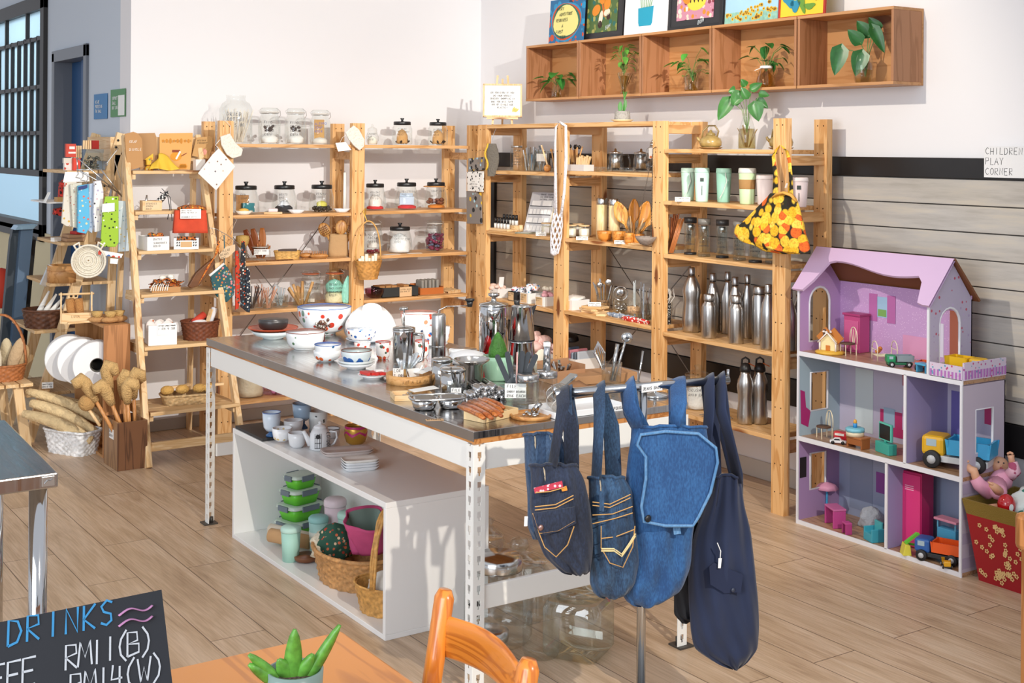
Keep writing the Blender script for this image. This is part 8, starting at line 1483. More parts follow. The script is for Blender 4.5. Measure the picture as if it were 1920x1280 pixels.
# ================================================================= DOLL HOUSE
dx0,dx1,dy0,dy1=4.225,4.495,3.16,4.02
DH=thing('doll_house','three-storey wooden doll house with lilac roof standing against the boarded wall','doll house',(0,0,0))
wh=mat('#dedfe6',.4);lil=mat('#cfb4da',.5)
def dot(a,b_,s=90,z=.16):return print_mat(a,[b_],s,.5,z)
brick=mat('#b9aebf',.5)
def whole(b,y,x0,x1,z0,z1,h,arch=False,t=.008):
    """side wall at y with an opening h=(hx0,hx1,hz0,hz1)"""
    a,c,d,e=h;b.bb(x0,a,y,y+t,z0,z1).bb(c,x1,y,y+t,z0,z1).bb(a,c,y,y+t,z0,d)
    if not arch:b.bb(a,c,y,y+t,e,z1);return
    r=(c-a)/2;zc=e-r;n=8;pts=[(a+r-r*cos(PI*k/n),zc+r*sin(PI*k/n)) for k in range(n+1)]
    for k in range(n):(u,v),(u2,v2)=pts[k],pts[k+1];b.hexa([(u,y,v),(u2,y,v2),(u2,y,z1),(u,y,z1),(u,y+t,v),(u2,y+t,v2),(u2,y+t,z1),(u,y+t,z1)])
def hframe(par,y,h,m,arch=False,t=.010):
    a,c,d,e=h;r=(c-a)/2;P_=[(a,d),(a,e-(r if arch else 0))]+([(a+r-r*cos(PI*k/8),e-r+r*sin(PI*k/8)) for k in range(1,8)] if arch else [])+[(c,e-(r if arch else 0)),(c,d)]
    b=B();b.tube([(u,y+t/2,v) for u,v in P_],.006,6,True);b.build('window_trim',m,par)
RM=[('#a9c2cc','#b9cdd6'),('#b8a8cf','#b9a7c9'),('#cdb2d8','#d9c0e2')]
for k,(z,c_,y1_) in enumerate(((0,'#b5a0c4',dy1),(.37,'#9fb8c4',dy1),(.745,'#c7a6d2',dy1))):
    b=B();b.bb(dx0,dx1,dy0,dy1,z,z+.016);b.build('floor_board',[wood('#b08a6a','#8e6848','y',.3,1.5,False)],DH);b=B();b.bb(dx0-.002,dx0+.004,dy0-.002,dy1+.002,z-.002,z+.018);b.build('white_edge',wh,DH)
    ya=dy0 if k<2 else 3.317;b=B();b.bb(dx1-.006,dx1,ya,dy1,z+.016,z+.37 if k<2 else 1.06);b.build('back_wall',mat(['#9aa9c8','#b9b4cc','#cfa9d6'][k],.5) if k<2 else dot('#c79fd0','#e2c6e6',110,.18),DH)
    h=[(4.30,4.40,.14,.30),(4.30,4.41,.49,.66),(4.29,4.42,.80,1.04)][k];b=B();whole(b,dy1-.008,dx0,dx1,z+.016,z+.37 if k<2 else 1.045,h,k==2)
    if k==2:b.prism([(dx0,1.045),(dx1,1.045),(4.36,1.21)],.008,((0,dy1,0),(1,0,0),(0,0,1)))
    b.build('left_wall',[mat('#a487b4',.5),mat('#a3b9c6',.5),mat('#bb98c8',.5)][k],DH);hframe(DH,dy1-.011,h,wh,k==2)
    h=[None,(4.31,4.42,.47,.64),(4.29,4.42,.80,1.02)][k];yy=dy0 if k<2 else 3.317;b=B()
    if h:whole(b,yy,dx0,dx1,z+.016,z+.37 if k<2 else 1.045,h,k==2)
    else:b.bb(dx0,dx1,yy,yy+.008,z+.016,z+.37)
    if k==2:b.prism([(dx0,1.045),(dx1,1.045),(4.36,1.21)],.008,((0,yy+.008,0),(1,0,0),(0,0,1)))
    b.build('right_wall',brick if k<2 else print_mat('#b4acc4',['#b4526a','#b8a8cc','#a898bc'],42,.5,.22),DH)
    if h:hframe(DH,yy-.001,h,wh,k==2)
    b=B()
    for j in range(7):
        for i in range(3):
            zz_=z+.03+.048*j
            if zz_<z+.34 and (k<2):b.bb(dx0+.006+.09*i+.04*(j%2),dx0+.08+.09*i+.04*(j%2) if i<2 or j%2==0 else dx1-.004,yy-.0012,yy-.0004,zz_,zz_+.042)
    if k==0:b.build('brick_print',mat('#a89cb4',.5),DH)
for y,z0,z1 in ((3.525,.016,.37),(3.433,.386,.745)):b=B();b.bb(dx0+.004,dx1,y-.004,y+.004,z0,z1);b.build('divider',mat('#9a92c0',.5),DH);b=B();b.bb(dx0-.002,dx0+.004,y-.006,y+.006,z0,z1);b.build('white_edge',wh,DH)
for y,z1 in ((dy0+.004,.745),(dy1-.004,1.045),(3.321,1.045)):b=B();b.bb(dx0-.003,dx0+.004,y-.005,y+.005,.0 if y!=3.321 else .76,z1);b.build('white_edge',wh,DH)
# roof: front slope with wavy cut-out, rear slope
def RF(y,k):return Vector((4.205+(4.36-4.205)*k,y,1.035+(1.215-1.035)*k))
b=B();n=24;vs=[]
ya,yb=3.30,4.035
for side in (0,1):
    for i in range(n+1):
        y=yb+(ya-yb)*i/n;u=i/n
        lo=0 if (u<.10 or u>.92) else (.62+.10*sin(u*7)+(-.0 if u<.85 else 0))
        if .10<=u<.17:lo*=(u-.10)/.07
        if .86<u<=.92:lo*=(.92-u)/.06
        for k in (lo,1.0):v=RF(y,k)+Vector((-.004,0,.004))*(1-2*side);vs.append(tuple(v))
m_=2*(n+1);fs=[]
for i in range(n):fs+=[(2*i,2*i+2,2*i+3,2*i+1),(m_+2*i+1,m_+2*i+3,m_+2*i+2,m_+2*i),(2*i,m_+2*i,m_+2*i+2,2*i+2),(2*i+1,2*i+3,m_+2*i+3,m_+2*i+1)]
b.add(vs,fs);b.build('front_roof',mat('#cdb0d2',.5),DH)
b=B();b.hexa([(4.36,ya,1.211),(4.36,yb,1.211),(4.52,yb,1.035),(4.52,ya,1.035),(4.365,ya,1.219),(4.365,yb,1.219),(4.527,yb,1.041),(4.527,ya,1.041)]);b.build('rear_roof',mat('#7a4a2a',.6),DH)
# balcony fence
fp=print_mat('#cfc2d6',['#c04a7a','#5a9ab8','#b0569a'],60,.5,.25)
b=B();b.bb(dx0-.002,dx0+.006,dy0,3.313,.761,.815);b.build('balcony_fence',fp,DH);b=B();b.bb(dx0+.006,dx1,dy0-.004,dy0+.004,.761,.83);b.build('balcony_fence',fp,DH)
b=B()
for k in range(9):b.bb(dx0-.0034,dx0-.0024,dy0+.006+.017*k,dy0+.014+.017*k,.765,.79)
for k in range(14):b.bb(dx0+.01+.019*k,dx0+.021+.019*k,dy0-.0055,dy0-.0045,.766,.798)
b.build('picket_print',mat('#b070b8',.5),DH)
# printed decoration on the rear walls
def pr_(y0,y1,z0,z1,c_,nm,dx=0):b=B();x=dx1-.0068-dx;b.bb(x-.0006,x,y0,y1,z0,z1);b.build(nm,mat(c_,.5),DH)
for a in ((3.80,3.845,.90,1.02,'#b86aa8'),(3.70,3.745,.90,1.02,'#b86aa8')):pr_(*a,'curtain_print',.001)
pr_(3.745,3.80,.92,1.01,'#9fc0dc','window_print');pr_(3.75,3.795,.925,.955,'#7aa85a','window_print',.001);pr_(3.45,3.50,.79,.93,'#dcd8ea','mirror_print');pr_(3.36,3.42,.78,.99,'#a8604a','bookcase_print');pr_(3.50,3.66,.765,.86,'#d99ac0','bed_print')
pr_(3.55,3.78,.41,.52,'#b8306a','sofa_print');pr_(3.60,3.66,.45,.55,'#c9a0c8','cushion_print',.001);pr_(3.70,3.76,.45,.53,'#9ab4cc','cushion_print',.001);pr_(3.82,3.92,.40,.68,'#c9d6dc','doorway_print');pr_(3.58,3.66,.64,.72,'#a83048','lamp_print');pr_(3.34,3.41,.40,.66,'#6a62a8','fridge_print');pr_(3.19,3.25,.55,.70,'#b0306a','curtain_print')
pr_(3.82,3.95,.05,.30,'#8a9ab8','doorway_print');pr_(3.58,3.80,.15,.24,'#8a4aa0','cupboard_print');pr_(3.60,3.68,.16,.22,'#b9b4c4','oven_print',.001);pr_(3.18,3.24,.10,.28,'#cfd4e6','window_print');pr_(3.56,3.72,.30,.34,'#8a2a54','curtain_print')
b=B();b.bb(4.235,4.275,dy1-.0095,dy1-.0085,.20,.29);b.build('menu_print',mat('#241c1c',.5),DH)
b=B();b.prism([(4.24,.44),(4.285,.42),(4.30,.49),(4.27,.51),(4.262,.58),(4.235,.59)],.001,((0,dy1-.0085,0),(1,0,0),(0,0,1)));b.build('armchair_print',mat('#a8236e',.5),DH)
# ---- toys
def toy(nm,lb,cat,px,py,z,rz=0,dz=0):p=PZ(px,py,z);return thing(nm,lb,cat,p,rz)
Z0,Z1,Z2=.0165,.3865,.7615
SC_=mat
def bx(t,nm,c_,*boxes,r=.4,bev=.002):
    b=B()
    for q in boxes:b.bb(*q)
    return b.build(nm,mat(c_,r),t,bevel=bev)
def at_(x,px,z):q=ray(px,700);return Vector((x,q.y/q.x*x,z))
def wheels(t,pts,r,w,c_='#1c1c1e',hub='#b9bcc0'):
    for (x,y) in pts:
        b=B();b.M=Matrix.Translation((x,y,r))@Matrix.Rotation(PI/2,4,'Y');b.lathe([(1e-6,-w/2),(r*.9,-w/2),(r,-w/2+.002),(r,w/2-.002),(r*.9,w/2),(1e-6,w/2)],18);b.cur=1;b.lathe([(1e-6,-w/2-.0012),(r*.5,-w/2-.0012),(r*.5,w/2+.0012),(1e-6,w/2+.0012)],12);b.build('wheel',[mat(c_,.6),mat(hub,.3)],t)
t=thing('toy_gingerbread_house','toy gingerbread house with candy trim on the top doll house floor','toy house',at_(4.30,1556,Z2),-.3-PI/2+.6);b=B();b.lathe([(.062,0),(.064,.008),(.055,.014),(1e-6,.014)],28,fn=lambda a,z:1+.03*sin(16*a));b.build('base',mat('#d9a93a',.5),t);bx(t,'house_walls','#ecd9a4',(-.035,.035,-.02,.025,.014,.055));b=B();b.prism([(-.035,.055),(.035,.055),(0,.088)],.045,((0,.025,0),(1,0,0),(0,0,1)));b.build('gable',mat('#ecd9a4',.5),t)
for s in (-1,1):b=B();b.beam((s*.044,0,.05),(0,0,.095),.056,.006,(0,1,0));b.build('roof_panel',mat('#b8702c',.5),t)
b=B();lumps(b,.03,.01,9,.006,3,.09)
for s in (-1,1):b.tube([(s*.044,-.03,.048),(0,-.03,.094)],.003,6);b.tube([(s*.037,-.024,.014),(s*.037,-.024,.052)],.004,6)
b.build('icing',mat('#efe6e0',.5),t);bx(t,'door','#c4762c',(-.010,.010,-.024,-.02,.014,.038));bx(t,'chimney','#5a4238',(-.032,-.018,-.005,.01,.07,.105))
cream=mat('#e9dfc0',.4)
def wchair(lb,px,x,z):
    t=thing('toy_wire_chair',lb,'toy chair',at_(x,px,z),-1.9);b=B();s_=.03;b.tube([(-s_,.0,.05)]+[(-s_*cos(a),.0,.075+.045*sin(a)) for a in [PI*k/10 for k in range(11)]]+[(s_,0,.05)],.0022,6)
    for u in (-.4,0,.4):b.tube([(u*s_*.5,0,.05),(u*s_*1.6,0,.11)],.0014,5)
    b.build('wire_back',cream,t);b=B();b.cyl(0,-.028,.047,.032,.006,20);b.build('seat',mat('#5a4030',.6),t)
    for q in ((-.024,0),(.024,0),(-.022,-.05),(.022,-.05)):b=B();b.tube([(q[0],q[1],0),(q[0]*.95,q[1],.047)],.002,5);b.build('leg',cream,t)
wchair('cream wire toy chair with brown seat in front of the pink wardrobe, top floor',1600,4.36,Z2);wchair('cream wire toy chair with brown seat on the middle doll house floor',1556,4.32,Z1)
t=thing('toy_wardrobe','pink toy wardrobe against the rear wall of the top floor','toy wardrobe',at_(4.44,1605,Z2),-PI/2);bx(t,'cabinet','#b9487e',(-.045,.045,-.03,.035,0,.16));bx(t,'door','#c65a8c',(-.04,.04,-.034,-.03,.01,.14));bx(t,'cornice','#a83a70',(-.05,.05,-.036,.036,.16,.17))
t=thing('toy_wire_bed','cream wire toy bed frame with orange tiger cub lying in it','toy bed',at_(4.33,1640,Z2),-2.1)
for y in (0,.085):b=B();b.tube([(-.035,y,0),(-.035,y,.05)]+[(-.035*cos(a),y,.05+.03*sin(a)) for a in [PI*k/8 for k in range(9)]]+[(.035,y,0)],.0022,6);b.tube([(-.035,y,.045),(.035,y,.045)],.0018,5);b.build('bed_end',cream,t)
b=B()
for k in range(5):b.tube([(-.03+.015*k,0,.02),(-.03+.015*k,.085,.02)],.0018,5)
b.build('slats',cream,t);t=thing('toy_tiger','small orange toy tiger on the wire bed','toy animal',at_(4.36,1646,Z2+.024),.4);b=B();b.sph(0,0,.010,.012,12,8,2.2,.9,.8);b.sph(.03,0,.016,.010,12,8);b.build('body',mat('#c9782c',.6,var=.4,vs=90),t)
def truck(nm,lb,p,rz,s,cab,bed,chas,wh_r=.012,style=0):
    t=thing(nm,lb,'toy truck',p,rz);k=s;bx(t,'chassis',chas,(-.022*k,.022*k,-.05*k,.05*k,.010*k,.020*k));bx(t,'cab',cab,(-.022*k,.022*k,-.055*k,-.018*k,.018*k,.050*k),bev=.006*k);bx(t,'cab_window','#9fb4c0',(-.0225*k,.0225*k,-.046*k,-.03*k,.034*k,.045*k),bev=0)
    b=B();b.box(0,.02*k,.024*k,.046*k,.065*k,.003*k,0)
    for q in ((-.023*k,.02*k,.003*k,.065*k),(.023*k,.02*k,.003*k,.065*k),(0,-.012*k,.046*k,.003*k),(0,.052*k,.046*k,.003*k)):b.box(q[0],q[1],.024*k,q[2],q[3],.024*k,0,1.15,1.1)
    b.build('dump_bed',mat(bed,.35),t);wheels(t,[(s_*.024*k,y) for s_ in (-1,1) for y in (-.036*k,.034*k)],wh_r*k,.010*k);return t
truck('toy_truck','small green toy truck with grey tipper on the top floor edge',at_(4.28,1686,Z2),-2.2,1.0,'#1f8a5a','#8a98a0','#1a6a48')
truck('toy_car','orange toy tractor behind the light blue toy table',at_(4.30,1730,Z2),-1.2,.75,'#d9602c','#d9602c','#2a2a2c',.016)
t=thing('toy_table','light blue toy table at the right end of the top floor','toy table',at_(4.25,1732,Z2),-1.7);bx(t,'table_top','#4fa3c8',(-.03,.03,-.02,.02,.03,.038))
for s in (-1,1):bx(t,'leg','#4592b8',(s*.024-.004,s*.024+.004,-.016,.016,0,.03))
truck('toy_truck','large yellow plastic tipper lying on the doll house balcony',Vector((4.36,3.240,Z2)),.05,1.45,'#d9aa1c','#e6b820','#b8901a',.008)
# middle floor
t=thing('toy_cake','toy birthday cake with blue icing and one candle on a little wooden table','toy cake',at_(4.28,1604,Z1+.0485),0);b=B();b.lathe([(.038,0),(.038,.022),(1e-6,.022)],26);b.build('cake_body',mat('#e8dcc0',.5),t);b=B();b.lathe([(.040,.018),(.040,.030),(.034,.034),(1e-6,.034)],26,fn=lambda a,z:1+.03*sin(9*a));b.build('icing',mat('#7cc0d4',.4),t);b=B();b.cyl(0,0,.034,.009,.018,12);b.build('candle',mat('#2f8fd0',.4),t);b=B();b.sph(0,0,.058,.008,10,7,1,1,1.4);b.build('flame',mat('#e0a23a',.4),t)
t=thing('toy_side_table','small brown wooden toy table under the birthday cake','toy table',at_(4.28,1610,Z1),-PI/2);bx(t,'table_top','#a8683a',(-.042,.042,-.03,.03,.040,.048));bx(t,'drawer_front','#9a5c30',(-.036,.036,-.028,-.02,.014,.040))
for s in (-1,1):bx(t,'side_panel','#9a5c30',(s*.038-.004,s*.038+.004,-.026,.026,0,.04))
def car(lb,p,rz,c_,s=1,nm='toy_car'):
    t=thing(nm,lb,'toy car',p,rz);k=s;b=B();b.prism([(-.035*k,.006*k),(.035*k,.006*k),(.036*k,.014*k),(.018*k,.017*k),(.008*k,.027*k),(-.014*k,.027*k),(-.026*k,.018*k),(-.036*k,.016*k)],.028*k,((0,.014*k,0),(1,0,0),(0,0,1)));b.build('car_body',mat(c_,.25,coat=.4),t,bevel=.002);b=B();b.prism([(-.020*k,.0185*k),(.012*k,.0185*k),(.006*k,.0255*k),(-.013*k,.0255*k)],.0286*k,((0,.0143*k,0),(1,0,0),(0,0,1)));b.build('car_windows',mat('#2a2f36',.15),t)
    for x in (-.022*k,.022*k):b=B();b.tube([(x,-.0155*k,.008*k),(x,.0155*k,.008*k)],.008*k,14);b.build('wheel',BLACK(),t)
car('small white toy police car at the left of the middle floor',at_(4.26,1572,Z1),-.9,'#e6e6ea',.95)
t=thing('toy_bus','small red toy bus behind the white toy car','toy bus',at_(4.31,1578,Z1),-1.2);bx(t,'bus_body','#c41f2a',(-.03,.03,-.014,.014,.006,.042),bev=.004);bx(t,'bus_windows','#e9e0d8',(-.024,.018,-.0146,.0146,.026,.036),bev=0);wheels(t,[(-.018,-.012),(.018,-.012)],.007,.004)
t=thing('toy_television','toy television with teal frame and black screen on a teal cabinet','toy television',at_(4.30,1662,Z1),-PI/2-.3);bx(t,'cabinet','#3fa89a',(-.05,.05,-.02,.02,0,.045));bx(t,'screen_frame','#5fc0ae',(-.045,.045,-.006,.006,.052,.125));bx(t,'screen','#15181a',(-.039,.039,-.0068,-.006,.058,.119),bev=0);bx(t,'stand','#3fa89a',(-.006,.006,-.006,.006,.045,.052))
t=truck('toy_dump_truck','big toy dump truck with yellow cab and blue tipper filling the middle right room',at_(4.35,1800,Z1),3.5,2.5,'#d9a820','#3a9fd0','#c4c8cc',.014)
# lower floor
pk='#b8478a'
t=thing('toy_desk','pink toy desk with attached seat on the ground floor','toy desk',at_(4.30,1568,Z0),-2.0);bx(t,'desk_top','#c46aa0',(-.05,.05,-.03,.03,.075,.083))
for s in (-1,1):bx(t,'side_panel',pk,(s*.044-.004,s*.044+.004,-.03,.028,0,.075))
t=thing('toy_stool','small pink toy stool at the toy desk','toy stool',at_(4.25,1590,Z0),-2.0);bx(t,'seat',pk,(-.02,.02,-.015,.015,.042,.05));bx(t,'leg','#a83a78',(-.02,-.014,-.015,.015,0,.042));bx(t,'leg','#a83a78',(.014,.02,-.015,.015,0,.042))
t=thing('toy_umbrella_set','tiny pink parasol over a blue pole beside the toy desk','toy parasol',at_(4.40,1552,Z0),0);b=B();b.tube([(0,0,0),(0,0,.13)],.005,8);b.build('pole',mat('#3f9fd0',.4),t);b=B();b.lathe([(.05,.115),(.035,.135),(1e-6,.145)],16,fn=lambda a,z:1+.06*cos(8*a));b.build('canopy',mat('#cf8fb0',.5),t)
t=thing('toy_sofa','teal toy armchair on the ground floor by the divider','toy armchair',at_(4.27,1640,Z0),-1.9);bx(t,'seat','#3f9fb4',(-.028,.028,-.028,.03,0,.035));bx(t,'backrest','#4fb0b8',(-.028,.028,.02,.03,.035,.08))
for s in (-1,1):bx(t,'armrest','#3f9fb4',(s*.03-.004,s*.03+.004,-.028,.03,0,.055))
t=thing('toy_plush','pale grey crumpled plush at the rear of the ground floor','toy',at_(4.42,1635,Z0),0);b=B();blob(b,.06,.09,3,.3,n=18);b.build('plush',mat('#b4bcc8',.95,bump=.8),t)
t=thing('toy_locker','tall hot pink toy locker in the right ground-floor room','toy locker',at_(4.36,1715,Z0),-PI/2+.12);bx(t,'cabinet','#b81e62',(-.055,.055,-.03,.06,0,.31));bx(t,'door','#d9387c',(-.053,.05,-.034,-.03,.004,.30),bev=.001);bx(t,'slot_vents','#f0b8d0',(-.02,.02,-.0348,-.034,.235,.238),(-.02,.02,-.0348,-.034,.243,.246),(-.02,.02,-.0348,-.034,.251,.254),bev=0);bx(t,'handle','#5a1a38',(-.05,-.045,-.038,-.034,.12,.17),bev=0)
truck('toy_dump_truck','toy dump truck with orange tipper and blue cab on the grey rug',at_(4.285,1765,Z0),3.5,1.7,'#2a5aa0','#e0581c','#26282c',.013)
t=thing('toy_loader','lime green toy excavator arm with yellow scoop before the pink locker','toy excavator',at_(4.26,1713,Z0),-.6);b=B();b.beam((-.03,0,.045),(.02,0,.085),.016,.010);b.beam((.02,0,.085),(.05,0,.035),.014,.010);b.beam((-.03,.016,.04),(.045,.016,.03),.010,.008);b.build('green_arm',mat('#6ac43a',.35),t);b=B();b.prism([(-.045,0),(-.01,.0),(-.015,.04),(-.035,.045)],.05,((0,.025,0),(1,0,0),(0,0,1)));b.build('yellow_scoop',mat('#d9cf4a',.4),t,bevel=.002)
truck('toy_truck','tiny yellow toy loader at the front edge of the ground floor',at_(4.24,1777,Z0),-.8,.62,'#d9a01c','#c9941a','#3a3428',.014)
t=thing('toy_shop','light blue and pink toy shop counter behind the orange tipper','toy shop',at_(4.40,1782,Z0),-PI/2);bx(t,'counter','#4fa3cc',(-.045,.045,-.02,.02,0,.10));bx(t,'awning','#d98fa8',(-.055,.055,-.03,.025,.13,.14));bx(t,'posts','#6ab4d4',(-.045,-.04,-.02,-.015,.10,.13),(.04,.045,-.02,-.015,.10,.13),bev=0)
# ================================================================= GIFT BOX WITH TOYS, DOLL
p=Vector((4.38,2.985,0));t=thing('red_gift_box','tapered red gift box printed with gold blossom, gold glitter band round its top','box',p,.0);rd=mat('#9a1420',.4)
b=B();w0,w1,h=.24,.32,.30
def rim4(b,wa,wb,z0,z1,th=.006):
    for s in (-1,1):
        b.hexa([(s*wa/2,-wa/2,z0),(s*wa/2,wa/2,z0),(s*(wa/2-th),wa/2-th,z0),(s*(wa/2-th),-wa/2+th,z0),(s*wb/2,-wb/2,z1),(s*wb/2,wb/2,z1),(s*(wb/2-th),wb/2-th,z1),(s*(wb/2-th),-wb/2+th,z1)]);b.hexa([(-wa/2,s*wa/2,z0),(wa/2,s*wa/2,z0),(wa/2-th,s*(wa/2-th),z0),(-wa/2+th,s*(wa/2-th),z0),(-wb/2,s*wb/2,z1),(wb/2,s*wb/2,z1),(wb/2-th,s*(wb/2-th),z1),(-wb/2+th,s*(wb/2-th),z1)])
rim4(b,w0,w1,0,h);b.bb(-w0/2+.003,w0/2-.003,-w0/2+.003,w0/2-.003,0,.006);b.build('box_body',rd,t)
b=B();rim4(b,w1-.012,w1+.012,h-.045,h+.012,.010);b.build('gold_band',mat('#a58a3a',.35,.4,bump=1,bs=400),t)
R_=random.Random(9);b=B();g=B()
for k in range(150):
    u=R_.uniform(-.9,.9);v=R_.uniform(.05,.8)
    if sin(u*5+v*9)+sin(u*11-v*7)<-.1:continue
    wv=(w0+(w1-w0)*v)/2;z=h*v
    for j in range(5):ell(b,u*wv*.95+.006*cos(j*1.257),z+.006*sin(j*1.257),.0036,.0036,-wv-.002,6)
    M0=len(b.v)
    for j in range(5):ell(g,-u*wv*.95+.006*cos(j*1.257),z+.006*sin(j*1.257),.0036,.0036,-wv-.002,6)
g.v=[(y,-x,z) for x,y,z in g.v]
b.build('blossom_print',mat('#d9b47a',.5),t);g.build('blossom_print',mat('#d9b47a',.5),t)
t=thing('green_leaf_cloth','white cloth with big green leaf print stuffed in the red gift box','cloth',(4.40,2.95,.22),0);b=B();blob(b,.12,.16,4,.35,n=22);b.build('cloth',print_mat('#dfe8e4',['#3f8a3a','#2f7a6a','#6aa84a'],16,.8,.4),t)
t=thing('toy_egg','glossy red toy egg with white spot at the front rim of the gift box','toy egg',(4.28,3.0,.31),0);b=B();b.sph(0,0,.0,.034,20,12,1,1,1.25);b.build('shell',mat('#b8141c',.15,coat=.6),t);b=B();b.M=Matrix.Rotation(-.3,4,'Z');ell(b,-.005,.0,.010,.014,-.0345,14);b.build('white_spot',WHITE(),t)
t=thing('teal_cloth','crumpled teal and white cloth at the right front of the gift box','cloth',(4.33,2.90,.24),0);b=B();blob(b,.06,.12,7,.35,n=18);b.build('cloth',print_mat('#cfe6e6',['#3fa8b0','#2a7a84'],30,.7,.4),t)
# baby doll
skin=mat('#d9a584',.45,sss=.1);pinkc=mat('#dc9cb4',.85)
D=PX(1868,905,4.40);t=thing('baby_doll','bald baby doll in pink striped pyjamas lying on the gift box, one arm up','doll',D);q=lambda x,y,xx=4.40:PX(x,y,xx)-D
b=B();b.tube([q(1888,888,4.44),q(1880,898,4.42),q(1868,910,4.38)],[.030,.042,.038],14);b.tube([q(1868,908,4.38),q(1850,920,4.32),q(1836,908,4.29),q(1828,896,4.28)],[.036,.032,.026,.022],12);b.tube([q(1870,908,4.38),q(1872,922,4.32),q(1874,920,4.30)],[.036,.032,.024],12);b.build('pink_suit',pinkc,t)
b=B();b.tube([q(1833,902,4.285),q(1828,890,4.28),q(1826,882,4.275),q(1817,878,4.27),q(1812,870,4.265)],[.018,.016,.017,.015,.010],10)
for k in range(5):b.sph(*(q(1809+k*1.6,867-k*.6,4.262)),.0045,8,6)
b.tube([q(1874,922,4.31),q(1866,914,4.27),q(1858,908,4.25)],[.020,.016,.011],10)
for k in range(5):b.sph(*(q(1854+k*1.6,904+k*.9,4.245)),.0042,8,6)
b.sph(*q(1874,872,4.45),.034,20,14);b.sph(*q(1862,878,4.44),.008,8,6);b.tube([q(1876,878,4.45),q(1884,890,4.44)],[.020,.024],10)
b.tube([q(1898,870,4.42),q(1896,858,4.42),q(1895,853,4.42)],[.013,.012,.014],10)
for k in range(5):b.sph(*(q(1890+k*2,848+abs(k-2)*1.0,4.42)),.005,8,6)
b.build('doll_body',skin,t)
b=B();b.tube([q(1893,890,4.43),q(1903,882,4.42),q(1899,866,4.42)],[.026,.024,.017],12);b.build('striped_sleeve',print_mat('#e2b4c4',['#a84a6a'],30,.8,.4),t)
b=B()
for x,y in ((1872,866),(1882,868)):b.sph(*q(x,y,4.418),.0035,8,6)
b.build('eyes',mat('#3a3034',.2),t);b=B();b.sph(*q(1878,872,4.416),.004,8,6);b.build('nose',skin,t);b=B();b.sph(*q(1877,877,4.42),.006,8,6,.6,1,.5);b.build('mouth',mat('#b8505a',.5),t)
t=thing('small_doll','small bare doll foot and shin standing at the gift box rim','doll',PX(1868,975,4.30),0);b=B();b.tube([(0,0,-.05),(0,-.005,.0),(.0,.012,.06)],[.018,.022,.022],12);b.tube([(0,0,-.05),(.0,-.045,-.07)],[.018,.014],10);b.build('leg_skin',skin,t)
# wooden chair edge at the right border
t=thing('wooden_chair','honey-brown wooden chair whose post and rounded rail show at the right edge','chair',(2.97,2.055,0),-.3);hm=wood('#b87a44','#96602e','z',.35,1,False)
p_=PD(1930,1240,2.75);p_.z=0;t.location=p_
for x in (.0,.40):b=B();b.bb(x-.012,x+.016,-.015,.015,0,.80);b.build('leg',hm,t,bevel=.004)
for x in (.0,.40):b=B();b.bb(x-.012,x+.016,-.42,-.39,0,.44);b.build('leg',hm,t,bevel=.004)
b=B();b.bb(-.012,.416,-.42,.015,.42,.445);b.build('seat',hm,t,bevel=.006);b=B();b.bb(-.03,.43,-.018,.018,.80,.88);b.build('back_rail',hm,t,bevel=.012)
# ================================================================= JEANS BAG STAND
A0,A1=PD(1040,736,3.43),PD(1365,714,3.66);RZ=(A0.z+A1.z)/2;A0.z=A1.z=RZ
def rail(px):
    for k in range(200):
        v=A0.lerp(A1,k/199);c=(v.x*_cy-v.y*_sy)/(v.x*_sy+v.y*_cy)
        if 960+F*c>=px:return v
    return A1
def dep(px):v=rail(px);return v.x*_sy+v.y*_cy
JS=thing('bag_stand','chrome T-shaped floor stand carrying the jeans bags in front of the table','stand',(0,0,0));cr=mat('#c2c4c6',.2,1)
b=B();b.tube([A0,A1],.0125,14);b.build('rail',cr,JS);m_=rail(1207);b=B();b.tube([(m_.x,m_.y,.02),(m_.x,m_.y,RZ-.012)],.0125,14);b.build('pole',cr,JS)
b=B();b.box(m_.x,m_.y,0,.42,.30,.012,-.22);b.build('base_plate',mat('#9a9c9e',.3,.8),JS,bevel=.003);b=B();b.tube([A1,A1+Vector((0,0,.03))],.004,8).tube([A0,A0+Vector((0,0,.02))],.004,8);b.build('stopper_pin',cr,JS)
v=rail(1220)+Vector((-.004,-.014,-.012));rz=math.atan2((A1-A0).y,(A1-A0).x);t=thing('jeans_bags_sign','white paper strip on the rail with the words jeans bags','sign',v,rz+.12);b=B();b.box(0,0,0,.072,.001,.022);b.build('paper',mat('#f2f2f2',.7),t);lettering(t,['JEANS BAGS'],.064,.006,-.0012,.010)
